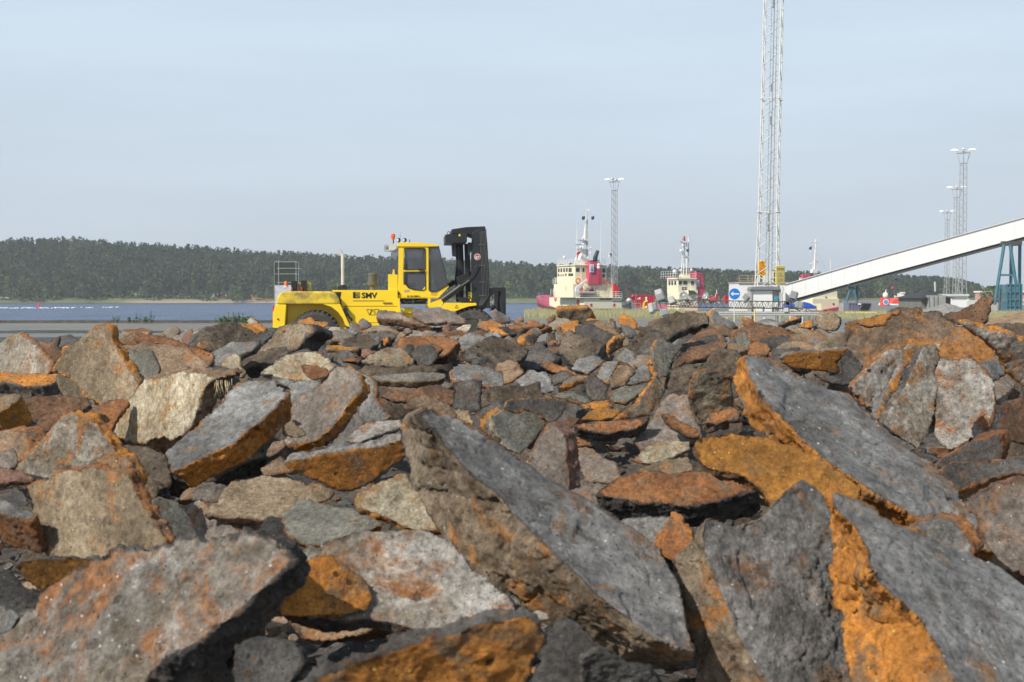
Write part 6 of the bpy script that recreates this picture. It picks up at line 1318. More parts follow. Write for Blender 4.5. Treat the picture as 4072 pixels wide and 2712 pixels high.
rock('A','dark rough brown rock below the orange-topped block','rustdk','greydk',[(165,890),(240,820),(330,780),(440,775),(600,760),(700,788),(810,800),(860,870),(720,930),(620,1000),(500,1100),(420,1130),(300,1010),(180,940)],270,45,30,.9)
rock('A','thin curved slab with an orange edge cut by the left picture edge','tan','gold',[(-60,840),(30,775),(80,768),(195,762),(185,800),(120,850),(40,910),(-60,960)],285,58,260,.84,yb=1150)
rock('A','dark red-brown shard at the far left edge above the mottled pyramid','rustdk','rust',[(-60,820),(20,830),(45,870),(30,960),(-60,1060)],350,40,18,.8)
rock('A','rusty red slab wedged between the mottled pyramid and the big cream slab','rust','rustdk',[(670,950),(820,880),(1010,822),(1210,805),(1215,860),(1130,960),(1080,1040),(1040,1120),(940,1080),(850,980),(760,960)],270,48,40,.92)
rock('A','brown block with an orange right face left of the mottled pyramid','brown','rust',[(-60,1130),(110,1118),(220,1110),(250,1180),(290,1290),(220,1400),(140,1460),(-60,1400)],20,45,150,.9)
rock('A','big cream sandy slab lying tilted, wisps of dry grass on its edge','cream','brown',[(1020,1085),(1100,960),(1210,820),(1230,790),(1320,680),(1370,640),(1500,600),(1640,575),(1760,562),(1870,570),(2090,620),(1990,650),(1920,720),(1890,800),(1850,930),(1820,1010),(1790,1090),(1700,1180),(1620,1205),(1440,1200),(1340,1250),(1220,1240),(1140,1200),(1090,1180)],18,52,165,.98)
rock('O','long blue grey slab with a thick orange broken edge, left of centre','blue','orange',[(378,1040),(440,985),(500,935),(540,882),(615,866),(650,885),(663,905),(640,930),(575,985),(500,1035),(430,1068),(395,1085)],290,55,58,.93)
rock('A','rough brown gully slab between the mottled pyramid and the orange-edged slab','dirt','brown',[(1130,1240),(1330,1250),(1450,1290),(1560,1350),(1600,1500),(1560,1640),(1300,1560),(1200,1440)],300,62,30,1.02)
rock('A','mottled grey and tan pyramid slab with an orange right edge, at the left','mottle','orange',[(140,1470),(200,1400),(300,1280),(400,1180),(520,1040),(600,970),(660,960),(740,975),(850,990),(905,1080),(990,1180),(1080,1290),(1180,1400),(1270,1540),(1300,1640),(1000,1700),(330,1640)],28,42,60,.93,yb=1750)
rock('A','mauve brown rounded slab at the left edge beside the mottled pyramid','mauve','brown',[(-60,1320),(100,1268),(130,1290),(158,1420),(140,1470),(60,1490),(-60,1470)],20,45,24,.8)
rock('A','dull red slab at the left edge under the mauve rounded one','red','rustdk',[(-60,1440),(80,1458),(200,1478),(330,1545),(300,1590),(160,1580),(-60,1600)],280,50,60,.82)
rock('E','smooth tan slab with a rusty right edge, standing in front of the mottled pyramid','tan','rust',[(200,150),(260,130),(320,110),(420,50),(600,25),(850,40),(925,60),(945,110),(985,230),(1060,330),(1110,420),(1190,560),(1160,640),(900,700),(700,700),(480,680),(370,670),(290,600),(245,480),(243,370),(235,260),(210,200)],15,38,60,.92)
rock('E','small tan and orange chunk behind the right edge of the smooth tan slab','tan','gold',[(960,100),(1000,60),(1110,90),(1160,180),(1130,250),(1080,280),(990,230)],200,42,20,1.08)
rock('E','shaded grey slab between the smooth tan slab and the dark hollow','greyg','brown',[(1080,260),(1170,220),(1290,260),(1390,400),(1470,550),(1300,600),(1200,480)],200,50,30,1.04)
rock('E','thick slab with a grey top and brown front at the lower left edge','grey','rust',[(-60,200),(60,250),(130,298),(220,320),(270,355),(240,400),(100,370),(-60,335)],278,60,270,.9,yb=640)
rock('E','wedge with an orange-spotted face pointing down, at the lower left','gold','greydk',[(92,712),(180,690),(370,673),(560,670),(740,680),(660,760),(560,830),(450,900),(370,965),(320,950),(230,880),(130,770)],95,35,12,.95)
rock('E','dark shaded slab under the orange-spotted wedge','char','greydk',[(-60,760),(80,745),(160,850),(330,950),(260,1070),(160,1110),(-60,1060)],270,60,30,1.0)  # char style paints the shadow on this slab into its colour
rock('E','bluish grey rough piece at the left edge under the dark shaded slab','grey','greydk',[(-60,1000),(20,1008),(160,1080),(80,1180),(30,1250),(-60,1260)],0,45,30,.98)
rock('E','huge speckled grey and rust slab filling the lower left corner','mottleb','greydk',[(-120,1300),(60,1200),(150,1080),(270,1040),(330,970),(430,880),(560,800),(690,700),(850,640),(1000,605),(1200,602),(1350,560),(1500,530),(1700,535),(1850,515),(2000,520),(2060,560),(2080,620),(2110,700),(2000,800),(1870,920),(1700,1080),(1560,1170),(1400,1290),(1200,1400),(1080,1500),(1000,1700),(-120,1900)],325,48,420,.97,yb=1500,
     back=[(-60,1500),(200,1250),(300,1200),(400,1150),(480,1100),(600,1040),(700,980),(830,900),(950,850),(1100,800),(1300,760),(1450,720),(1600,690),(1800,680),(1950,670),(2100,680),(2230,730),(2225,760),(2180,860),(2060,1000),(1960,1120),(1860,1290),(1760,1400),(1650,1560),(1500,1700),(1400,1800),(1300,1900),(-60,1950)],rough=1.7)
rock('E','porous grey chunk standing behind the tip of the huge speckled slab','char','grey',[(1840,520),(1880,420),(1930,358),(1990,370),(2080,425),(2130,452),(2230,470),(2290,580),(2220,640),(2100,640),(1950,600)],330,42,30,1.12,name='slag_chunk')
rock('E','shell-like tan slab above the dark hollow, partly in shade','tan','brown',[(1460,350),(1540,270),(1600,160),(1720,90),(1900,60),(2080,70),(2200,130),(2330,200),(2300,300),(2200,360),(2050,375),(1900,388),(1700,375)],272,63,10,1.03)
rock('F','grey brown flat slab with an orange front right of the dark hollow','greyg','gold',[(200,330),(350,235),(480,260),(640,290),(800,330),(930,395),(945,430),(800,480),(640,520),(560,555),(400,580),(250,500)],285,68,60,.99)
rock('F','small wedge leaning under the big orange slab left of centre','tan','rust',[(385,150),(440,113),(500,130),(610,190),(580,240),(420,305),(362,318),(400,230)],240,42,16,1.0)
rock('X','big orange slab with a thin grey top, left of centre','orange','grey',[(1131,1842),(1212,1824),(1297,1806),(1403,1790),(1509,1776),(1594,1747),(1616,1770),(1611,1815),(1568,1852),(1497,1907),(1408,1951),(1375,1957),(1330,1945),(1276,1918),(1210,1895),(1154,1874)],97,33,26,.93)
rock('B','mottled flat piece lying on the big orange slab','mottleb','greydk',[(880,1200),(1000,1070),(1060,1030),(1250,1010),(1410,1000),(1430,1060),(1350,1100),(1200,1150),(1060,1200),(900,1225)],280,60,35,.95,yb=1600)
rock('F','golden sandy slab with an orange lower edge left of the central slab','cream','gold',[(725,270),(760,200),(900,120),(1110,45),(1160,130),(1250,260),(1350,400),(1400,480),(1230,470),(1100,455),(1020,405),(900,360),(830,320),(760,310)],250,48,55,.95)
rock('O','long grey slab rising to a red tip in the centre foreground','blue','crag',[(957,952),(985,945),(1030,955),(1110,1005),(1190,1060),(1280,1110),(1350,1145),(1420,1200),(1480,1230),(1520,1262),(1560,1330),(1600,1480),(1592,1500),(1510,1470),(1440,1420),(1370,1370),(1330,1325),(1270,1270),(1210,1215),(1150,1150),(1080,1090),(1035,1040),(1000,990)],246,62,210,1.0,yb=1500,na_w=0,
     back=[(930,975),(928,960),(940,990),(960,1040),(1000,1090),(1060,1140),(1120,1200),(1200,1260),(1300,1340),(1400,1400),(1450,1440),(1560,1520),(1560,1540),(1470,1540),(1400,1525),(1330,1490),(1250,1440),(1150,1375),(1060,1300),(1000,1215),(955,1120),(930,1050),(925,1000)],rough=.6)
rock('F','wide mottled slab low in the centre foreground','mottleb','greydk',[(260,640),(360,600),(500,580),(700,520),(960,480),(1100,458),(1280,470),(1380,520),(1500,620),(1620,740),(1760,860),(1880,980),(1940,1090),(1850,1130),(1700,1150),(1500,1170),(1250,1170),(1050,1150),(870,1110),(600,1120),(400,1100),(250,980)],272,50,120,.98,rough=1.2)
rock('F','bright orange hollow slab lying against the wide mottled slab','orange','gold',[(290,700),(400,675),(560,645),(730,745),(870,880),(880,960),(850,1040),(650,1085),(450,1095),(200,1110),(180,1000),(260,850)],200,36,20,.9)
rock('F','orange pitted slab at the bottom edge of the picture, centre','orange','greydk',[(300,1640),(560,1505),(800,1425),(1100,1315),(1400,1230),(1700,1140),(1980,1075),(2070,1150),(2140,1220),(2110,1330),(2000,1480),(1900,1700),(1300,1800),(500,1800)],100,40,36,.9,rough=1.5)
rock('F','dark lumpy chunk with gold spots at the bottom edge left of the pitted orange slab','char','char',[(-120,1300),(0,1250),(150,1252),(350,1320),(380,1430),(320,1520),(200,1700),(-100,1800),(-160,1500)],0,40,30,1.0,name='slag_chunk')
rock('G','small pale rounded pebble by the pitted orange slab','pale','tan',[(372,1065),(430,1035),(500,1058),(528,1105),(450,1120),(390,1100)],270,40,20,.92,name='slag_chunk')
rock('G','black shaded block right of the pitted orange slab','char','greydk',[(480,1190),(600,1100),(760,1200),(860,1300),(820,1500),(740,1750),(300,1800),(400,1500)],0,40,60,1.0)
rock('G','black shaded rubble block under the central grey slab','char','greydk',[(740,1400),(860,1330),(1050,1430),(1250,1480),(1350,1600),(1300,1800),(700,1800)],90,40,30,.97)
rock('H','steep grey slab with wrinkled crust in the right foreground','wrinkle','crag',[(0,395),(50,358),(140,385),(200,420),(380,400),(450,325),(570,200),(705,88),(780,160),(850,230),(960,260),(990,500),(1010,700),(1030,900),(1060,1300),(1090,1450),(1100,1750),(600,1800),(480,1568),(400,1480),(320,1370),(230,1200),(150,1000),(80,850),(0,650),(-20,500)],236,40,330,1.0,yb=1250,na_w=0,
     back=[(-60,560),(-50,480),(20,500),(100,560),(200,560),(400,500),(500,400),(600,300),(700,300),(800,350),(850,400),(880,600),(900,700),(900,900),(900,1300),(900,1500),(800,1850),(50,1850),(-60,1568),(-90,1450),(-110,1370),(-170,1200),(-220,1000),(-240,850),(-230,700),(-130,600)],rough=.75)
rock('H','large grey slab with a broad orange pitted edge in the lower right corner','blue','orange',[(910,205),(960,195),(1100,260),(1300,390),(1560,490),(1750,580),(1940,650),(2130,720),(2300,850),(2500,980),(2500,1850),(1900,1850),(1800,1568),(1720,1380),(1600,1160),(1500,1060),(1300,880),(1205,760),(1185,620),(1130,520),(1080,440),(1010,370),(940,330)],246,60,640,.9,yb=1400,na_w=0,
     back=[(905,235),(925,220),(1000,330),(1100,450),(1300,560),(1450,700),(1600,850),(1800,950),(2000,1100),(2100,1200),(2100,1900),(1300,1950),(1075,1568),(1055,1440),(1005,1290),(980,1100),(965,950),(955,840),(935,700),(925,560),(918,480),(915,400),(908,310)],rough=1.2)
rock('G','orange-brown pointed wedge between the central slab and the wrinkled slab','rust','orange',[(1265,580),(1330,450),(1400,335),(1440,350),(1490,420),(1530,500),(1560,620),(1500,720),(1430,800),(1400,700),(1330,620)],0,42,20,.97)
rock('O','pale grey smooth slab filling the gap right of the central slab','grey','grey',[(1400,1210),(1450,1190),(1545,1190),(1535,1240),(1500,1310),(1440,1270)],0,40,10,1.1)
# right part
rock('O','orange-topped rough block low right of centre, dark broken front','rust','char',[(1365,1135),(1420,1095),(1500,1079),(1600,1080),(1690,1085),(1740,1108),(1745,1125),(1690,1140),(1600,1162),(1520,1155),(1440,1150)],278,52,62,.98,rough=1.3)
rock('O','smooth golden brown slab under the large orange-edged grey slab','gold','rustdk',[(1588,1020),(1610,1000),(1680,988),(1760,1000),(1850,1030),(1920,1070),(1985,1118),(1960,1180),(1900,1200),(1830,1190),(1790,1180),(1740,1120),(1700,1090),(1620,1075)],285,45,24,1.0,yb=1310)
rock('O','large blue grey slab with a bright orange left edge, right of centre','blue','orange',[(1708,815),(1735,811),(1770,828),(1850,872),(1950,905),(2010,960),(2080,1020),(2130,1060),(2180,1110),(2240,1170),(2295,1240),(2300,1262),(2240,1262),(2150,1215),(2080,1175),(2000,1130),(1950,1095),(1900,1060),(1850,1015),(1800,965),(1760,920),(1722,865)],248,64,95,1.02,yb=1290,na_w=0,
     back=[(1690,850),(1695,835),(1740,870),(1800,920),(1880,960),(1950,1010),(2000,1060),(2060,1110),(2120,1160),(2180,1210),(2240,1262),(2260,1290),(2200,1290),(2110,1255),(2030,1215),(1960,1160),(1900,1120),(1850,1085),(1800,1045),(1745,1003),(1705,960),(1686,900)],rough=.8)
rock('D','massive rust-brown slab with an arched top on the right ridge','rustmix','greydk',[(770,270),(840,235),(1000,230),(1100,200),(1170,190),(1280,145),(1450,150),(1600,180),(1700,240),(1800,280),(1900,350),(2000,400),(2110,490),(2160,600),(2200,760),(2350,880),(2340,940),(2150,1000),(2000,900),(1700,800),(1400,780),(1100,760),(980,690),(900,600),(850,530),(780,450)],300,30,30,1.12,yb=820,rough=.8)
rock('D','orange flake on the upper left of the massive rust-brown slab','orange','rust',[(875,245),(1000,222),(1100,198),(1190,168),(1290,143),(1270,190),(1215,195),(1165,235),(1152,283),(1060,292),(955,297)],270,42,10,.90,yb=700)
rock('D','bright orange pitted block with a thin grey top, below the massive rust slab','orange','grey',[(222,590),(255,540),(500,520),(770,495),(825,490),(800,560),(740,620),(770,700),(700,722),(600,700),(470,680),(330,690),(240,625)],97,35,26,.97,yb=900)
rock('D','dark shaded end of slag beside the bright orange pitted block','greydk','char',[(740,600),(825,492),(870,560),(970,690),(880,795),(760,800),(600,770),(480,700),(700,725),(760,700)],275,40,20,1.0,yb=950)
rock('D','rounded tan slab with a rusty front behind the orange pitted block','tan','rust',[(110,548),(160,500),(250,440),(330,418),(430,430),(540,470),(580,490),(450,500),(300,520),(230,560)],275,60,60,1.06)
rock('D','smooth tan slab left of the grey boulder on the right ridge','tan','greyg',[(265,312),(350,298),(480,320),(540,360),(530,405),(420,432),(375,360)],260,48,24,1.0)
rock('D','round grey boulder standing on the ridge in front of the guardrail','rough','char',[(520,215),(590,162),(680,168),(745,220),(740,290),(705,345),(600,345),(525,305)],350,40,30,1.0,name='boulder')
rock('D','orange wedge with a dark shaded face right of the switch cabinet foot','orange','greydk',[(195,272),(300,232),(412,188),(412,232),(370,240),(300,262),(235,285)],285,45,50,1.0)
rock('D','small orange shard just left of the round grey boulder','orange','rustdk',[(372,300),(440,255),(520,215),(522,290),(500,310),(400,310)],270,45,24,1.06)
rock('D','rusty rubble slab on the ridge under the blue arrow sign','rustdk','rust',[(-60,255),(120,268),(250,310),(350,368),(412,422),(250,452),(120,442),(-60,420)],275,55,24,1.0,rough=1.4)
rock('D','rust-streaked low slab at the top of the large blue grey slab','rust','rustdk',[(-60,440),(120,448),(155,500),(100,560),(-60,545)],270,45,24,1.0)
rock('D','dark mauve slab right of the smooth tan slab','mauve','rustdk',[(480,330),(560,318),(700,358),(745,390),(620,425),(540,412)],275,55,26,1.02)
rock('D','grey slab with orange crumbs left of the massive rust-brown slab','grey','rust',[(430,432),(470,408),(590,420),(650,440),(755,388),(770,470),(640,485),(560,490)],270,50,30,1.03)
rock('D','pale speckled slab leaning beside the cracked standing slab','mottleb','rust',[(840,855),(900,760),(1000,660),(1080,580),(1180,515),(1300,505),(1315,560),(1250,690),(1180,800),(1080,1040),(960,990)],140,44,24,1.0,yb=1120)
rock('D','orange slab with a grey strip left of the dark crack','orange','grey',[(1060,1085),(1130,950),(1200,810),(1310,590),(1350,500),(1385,478),(1432,490),(1410,560),(1345,640),(1265,860),(1180,950),(1100,1130)],185,45,50,.97,yb=1180)
rock('D','standing rust-speckled slab right of the dark crack','mottle','greydk',[(1130,1150),(1240,950),(1350,740),(1430,560),(1485,450),(1590,460),(1620,570),(1590,700),(1605,850),(1570,1080),(1540,1250),(1450,1400),(1340,1330),(1220,1240)],190,42,20,.95,yb=1260)
rock('D','tiny white stone on the tip of the standing rust-speckled slab','pale','pale',[(1590,462),(1612,435),(1640,430),(1642,470),(1600,490)],270,30,8,.93,yb=1300,name='slag_chunk')
rock('D','broad pale grey rounded slab at the right, facing the viewer','mottleb','rust',[(1590,570),(1720,585),(1860,560),(1960,620),(2080,720),(2120,800),(2100,980),(2080,1140),(2000,1260),(1850,1320),(1700,1400),(1560,1300),(1560,1000),(1580,700)],15,34,60,1.0,yb=1180)
rock('D','grey brown sloping block below the broad pale grey slab','greydk','rust',[(1560,1520),(1720,1418),(1900,1310),(2080,1248),(2140,1255),(2150,1330),(2180,1400),(2120,1500),(2000,1600),(1700,1640)],20,45,130,.95,rough=1.3)
rock('D','spear-shaped dark brown slab jutting up at the right end of the ridge','rustdk','char',[(1640,200),(1800,150),(1950,60),(2083,8),(2097,60),(2062,150),(2042,250),(1990,295),(1850,275),(1780,285),(1700,240)],285,42,30,1.1,yb=560,rough=1.5)
rock('D','grey slab with an orange upper edge cut by the right picture edge','mottleb','orange',[(1780,285),(1860,262),(1960,300),(2150,340),(2300,400),(2450,470),(2450,860),(2300,800),(2180,650),(2110,500),(1980,400)],95,45,34,1.05,yb=860)
rock('D','dark rubble slab behind the orange-edged slab at the right edge','dirt','char',[(2010,285),(2180,262),(2300,255),(2450,300),(2450,400),(2300,390),(2080,320)],270,50,30,1.18,yb=700,rough=1.4)
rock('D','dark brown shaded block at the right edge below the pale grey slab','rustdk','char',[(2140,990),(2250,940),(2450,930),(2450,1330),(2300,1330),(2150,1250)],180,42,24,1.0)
rock('O','dark grey ledge at the right edge above the reddish boulder','greydk','rust',[(2148,1082),(2200,1062),(2280,1058),(2420,1050),(2420,1085),(2330,1085),(2250,1105),(2190,1130)],280,55,26,.96,rough=1.3)
rock('O','mauve brown boulder at the right edge beside the large blue grey slab','mauve','red',[(2216,1162),(2285,1112),(2340,1104),(2420,1120),(2420,1340),(2320,1312),(2262,1245),(2240,1195)],20,42,20,.97,rough=1.4,name='boulder')
rock('H','rust-edged grey slab behind the corner slab with the broad orange edge','grey','rust',[(1450,445),(1550,402),(1700,382),(1790,400),(1880,490),(1930,560),(1960,640),(1900,700),(1750,640),(1560,520)],20,45,120,.97)
# centre
rock('C','pointed reddish brown rock behind the central grey slab','mauve','red',[(170,1480),(300,1320),(400,1180),(440,1130),(500,1180),(570,1240),(590,1400),(600,1600),(620,1800),(200,1700)],10,42,140,.92)
rock('C','mauve brown rubble boulder right of the pointed reddish rock','mauve','brown',[(690,1370),(780,1350),(900,1410),(1060,1500),(1110,1640),(1000,1700),(780,1680),(700,1500)],300,45,30,.95,rough=1.5)
rock('C','long cream and rust flat slab above the orange-topped rough block','cream','rust',[(1210,1480),(1300,1380),(1440,1300),(1600,1300),(1760,1290),(1765,1370),(1600,1450),(1500,1490),(1350,1510)],280,62,30,.95)
rock('C','pale tan flat slab just under the cream and rust one','tan','gold',[(1280,1570),(1440,1490),(1740,1440),(1790,1570),(1600,1640),(1350,1640)],280,60,24,.93)
rock('C','rusty brown curved plate left of the bowl-shaped rock','rust','rustdk',[(510,1190),(600,1185),(700,1250),(840,1320),(850,1350),(720,1350),(640,1310)],280,55,30,.98)
rock('C','bowl-shaped rock with a rusty rim and dark belly in the middle of the heap','rust','char',[(655,1150),(850,1112),(1000,1105),(1200,1092),(1380,1062),(1330,1150),(1230,1195),(1000,1235),(840,1218),(700,1190)],270,40,95,.99)
rock('C','orange chunk lying on the bowl-shaped rock','gold','rust',[(710,1110),(800,1030),(880,985),(1000,985),(1115,1020),(1050,1085),(900,1110)],280,50,24,1.0,yb=1180)
rock('C','crescent of tan rock with an orange rim curling above the bowl-shaped rock','rough','orange',[(1060,1110),(1130,1050),(1270,950),(1350,830),(1400,770),(1440,640),(1500,680),(1545,720),(1525,850),(1470,960),(1380,1070),(1200,1095)],190,44,44,1.0,yb=1200)
rock('C','grey tan slab with a rusty underside, propped over the orange chunk','greyg','rust',[(970,850),(1100,782),(1350,748),(1372,790),(1320,840),(1230,890),(1150,950),(1000,920)],285,58,44,.99)
rock('C','ragged orange ledge left of the propped grey tan slab','orange','dirt',[(712,955),(850,925),(985,908),(1045,980),(900,1000),(740,1005)],272,50,20,1.0,yb=1060)
rock('C','rough mauve grey lump left of the propped grey tan slab','mauve','greydk',[(760,710),(850,698),(940,750),(1000,800),(965,850),(990,930),(850,950),(790,860)],190,42,20,1.0)
rock('C','mauve-topped slab with an orange broken front in the middle distance','mauve','orange',[(505,822),(580,722),(700,678),(800,686),(780,715),(700,730),(600,770)],285,58,60,1.0)
rock('C','smooth pale blue grey plate tilted towards the light, left of the mauve-topped slab','blue','red',[(105,735),(250,622),(330,650),(410,645),(460,700),(482,830),(330,862),(200,805)],260,46,20,.98)
rock('C','smooth brown and orange dome left of the pale blue grey plate','brown','rust',[(-60,570),(60,530),(130,560),(205,660),(100,745),(0,770),(-80,660)],280,46,24,.97)
rock('C','dark slab with an orange left end and sparkling face, in the middle','greydk','orange',[(30,930),(200,903),(400,903),(612,930),(560,1080),(480,1145),(350,1085),(250,1025),(120,1035),(20,1005)],190,38,40,.99)
rock('C','grey and tan rounded slab below the dark sparkling slab','greyg','tan',[(-120,1060),(0,1003),(120,1042),(240,1018),(360,1080),(412,1150),(330,1250),(240,1360),(180,1460),(40,1380),(-100,1200)],200,44,30,.96)
rock('C','low grey tan slab with an orange lip, above the dark sparkling slab','greyg','rustdk',[(440,872),(560,828),(640,828),(760,880),(845,932),(780,955),(640,915),(500,895)],275,60,40,1.0)
rock('C','flat orange oval left of the low grey tan slab','orange','rustdk',[(250,902),(350,858),(440,860),(515,915),(400,912)],275,55,14,1.02)
rock('C','broken red brown piece under the orange lip, left of the bowl-shaped rock','rustdk','rust',[(560,1110),(640,1060),(730,1090),(660,1170),(590,1195)],280,50,20,1.02)
rock('C','wide grey brown sloping slab right of the bowl-shaped rock','mauve','brown',[(1200,1310),(1300,1200),(1400,1060),(1500,900),(1560,840),(1680,850),(1755,870),(1780,1050),(1860,1180),(1860,1260),(1700,1330),(1500,1330),(1400,1360),(1300,1375)],275,52,20,1.04)
rock('C','narrow rusty slab lying across the wide grey brown slab','rust','rustdk',[(1465,1035),(1530,1030),(1640,1090),(1760,1150),(1820,1185),(1872,1250),(1800,1265),(1690,1220),(1560,1140)],265,50,60,.97)
rock('C','round orange-flecked boulder left of the large blue grey slab','rough','rust',[(1738,880),(1760,740),(1850,650),(1950,638),(2060,680),(2150,700),(2160,900),(2170,980),(2100,1190),(1960,1235),(1880,1235),(1860,1160),(1780,1050)],90,38,20,1.0,name='boulder')
rock('C','small rusty wedge in front of the round orange-flecked boulder','rust','greydk',[(1885,1115),(1950,1010),(2000,940),(2060,920),(2150,932),(2215,1030),(2210,1110),(2100,1100),(2000,1140),(1910,1155)],290,46,40,.95)
rock('C','large crumbly dark grey boulder above the round orange-flecked one','dirt','char',[(1540,800),(1600,620),(1700,570),(1900,560),(1960,480),(2040,430),(2180,450),(2245,520),(2190,700),(2100,700),(1900,680),(1800,760),(1750,870),(1560,860)],275,42,30,1.04,name='boulder',rough=1.2)
rock('C','greenish grey slab with an orange left edge standing under the big crumbly slab','greyg','orange',[(1392,540),(1420,400),(1450,350),(1550,378),(1722,412),(1640,500),(1580,580),(1560,700),(1500,700),(1450,640),(1420,720),(1400,620)],190,42,20,1.02)
rock('C','long sparkling brown slab over the crumbly dark grey boulder','rustdk','dirt',[(1590,560),(1650,490),(1720,430),(1850,390),(2000,358),(2080,360),(2115,385),(2090,430),(1980,480),(1860,535),(1720,558),(1620,600),(1570,645)],280,52,30,.99)
rock('C','large crumbly dark slab tilted up on the ridge right of the middle','dirt','char',[(1190,420),(1190,350),(1290,290),(1420,200),(1500,150),(1620,90),(1780,72),(1880,88),(1920,120),(1942,205),(1830,222),(1700,262),(1600,295),(1550,372),(1480,370),(1420,450),(1370,545),(1290,562),(1220,480)],280,48,34,1.02,rough=1.3)
rock('C','grey slab with an orange left edge on the ridge beside the big crumbly slab','grey','orange',[(1945,85),(1970,60),(2050,130),(2170,188),(2200,222),(2130,300),(2060,280),(2000,240),(1965,180)],195,44,34,1.04)
rock('C','dark brown shaded slab under the grey slab with the orange left edge','rustdk','dirt',[(1680,390),(1800,290),(1900,250),(2000,238),(2060,290),(2120,360),(1900,385),(1730,410)],280,50,20,1.04)
rock('C','small smooth greenish grey plate with a hole, right of the ridge slabs','greyg','gold',[(2130,400),(2190,300),(2240,268),(2292,310),(2332,400),(2320,470),(2200,470)],5,40,14,.97)
rock('C','rusty rubble chunk behind the small smooth greenish plate','rustdk','orange',[(2100,300),(2180,250),(2240,215),(2380,220),(2380,380),(2300,400),(2130,380)],270,45,20,1.03,rough=1.4)
rock('C','grey shard pile with orange flakes at the top of the right ridge','rust','rustdk',[(2215,190),(2230,140),(2290,135),(2360,165),(2380,230),(2260,225)],270,45,20,1.05)
rock('C','bluish grey smooth plate in the sunlit middle','blue','gold',[(865,680),(935,570),(1000,545),(1090,538),(1070,600),(1000,770),(900,730)],280,50,20,1.0)
rock('C','pale cracked blue grey plate left of the smooth plate','blue','rust',[(620,620),(720,510),(860,492),(965,540),(870,620),(790,680)],275,54,26,1.02)
rock('C','pale pinkish speckled slab left of the cracked blue grey plate','pale','rust',[(455,555),(560,500),(725,478),(700,530),(610,615),(500,585)],275,56,20,1.05)
rock('C','dark brown knobbly lump between the two blue grey plates','brown','greydk',[(985,720),(1070,580),(1200,600),(1245,640),(1130,790),(1000,810)],290,42,30,.98,rough=1.4)
rock('C','blue grey slab with an orange lower lip beside the greenish slab','blue','orange',[(1130,765),(1260,612),(1385,540),(1385,740),(1290,750),(1200,780)],270,50,20,1.0)
rock('C','pale grey shard above the blue grey plates','grey','tan',[(1055,515),(1150,430),(1212,450),(1260,560),(1250,640),(1180,570),(1080,545)],270,48,24,1.02)
rock('C','long rust-orange edge slab pointing right in the middle distance','rust','rustdk',[(365,552),(440,548),(600,615),(800,690),(640,690),(450,650),(370,615)],280,45,20,1.0)
rock('C','dark grey flat-faced block under the long rust-orange slab','greydk','char',[(448,690),(540,630),(620,640),(675,690),(560,750),(468,790)],300,42,20,.98)
rock('C','big rough grey block topping the ridge in the middle','rough','rust',[(600,410),(700,300),(830,210),(900,172),(1040,160),(1070,260),(1145,330),(1010,370),(880,420),(740,460)],280,46,30,1.05,rough=1.4)
rock('C','bright orange-edged dark wedge on the shoulder of the rough grey block','greydk','orange',[(1000,200),(1045,168),(1085,230),(1140,300),(1060,310),(1015,265)],185,42,40,1.0)
rock('C','lone orange boulder sitting on the ridge before the grass','orange','rust',[(1065,140),(1120,100),(1200,125),(1240,150),(1268,205),(1245,280),(1150,230),(1080,205)],280,40,20,1.08,name='boulder')
rock('C','small rusty chip right of the lone orange boulder','rust','rust',[(1255,222),(1290,200),(1332,260),(1290,290),(1252,275)],270,40,16,1.05)
rock('C','grey wedge below the lone orange boulder','grey','greydk',[(1085,230),(1180,208),(1262,280),(1265,315),(1200,355),(1125,260)],200,44,30,1.02)
rock('C','tan shard under the grey wedge on the ridge','tan','brown',[(1105,322),(1150,315),(1195,350),(1192,410),(1140,430),(1108,385)],200,42,14,1.0)
rock('C','rusty fractured rock with a dark right face in the middle','rust','greydk',[(715,520),(760,400),(800,360),(860,375),(850,450),(860,500),(800,520)],350,46,90,1.0)
rock('C','dark grey fractured rock with an orange top edge in the middle','greydk','orange',[(975,480),(990,400),(1062,335),(1125,340),(1135,420),(1060,470),(1000,515)],110,42,30,.99)
rock('C','rusty rock with a flat dark face left of the fractured pair','rust','greydk',[(305,540),(380,455),(480,420),(560,415),(640,400),(735,440),(600,455),(460,480),(400,560)],285,54,50,1.0)
rock('C','flat-topped tan boulder with an orange lid on the ridge by the red hull','rough','orange',[(490,70),(560,62),(700,60),(790,50),(850,110),(885,180),(800,225),(740,215),(600,180),(515,150)],95,45,34,1.12,name='boulder')
rock('C','speckled tan rock left of the flat-topped tan boulder','mottle','brown',[(370,240),(440,190),(560,135),(640,160),(720,180),(640,240),(500,260),(400,290)],280,46,20,1.06)
rock('C','small dark rusty shard left of the speckled tan rock','rustdk','gold',[(390,170),(440,120),(480,115),(500,150),(440,200),(410,205)],350,40,14,1.12)
rock('C','bright orange block in front of the flat-topped tan boulder','orange','rust',[(500,225),(640,172),(712,168),(712,250),(722,295),(600,390),(560,265)],340,42,20,1.0)
rock('C','tan ragged shard leaning on the bright orange block','rough','gold',[(488,218),(560,275),(640,345),(570,395),(520,335)],200,42,20,.97)
rock('C','grey shard with an orange side, left of the tan ragged shard','grey','orange',[(240,280),(310,240),(350,240),(385,300),(330,340),(270,300)],190,44,40,1.02)
rock('C','dark block with an orange left face near the left of the middle ridge','char','orange',[(190,385),(230,310),(290,288),(350,335),(265,440)],185,46,90,.99)
rock('C','brown and dark stepped block below the orange shard','rust','greydk',[(260,430),(320,370),(395,358),(415,385),(330,410),(280,440)],300,55,60,.98)
rock('C','small brown shard right of the stepped block','rust','red',[(410,372),(500,330),(545,400),(430,410)],280,45,14,.98)
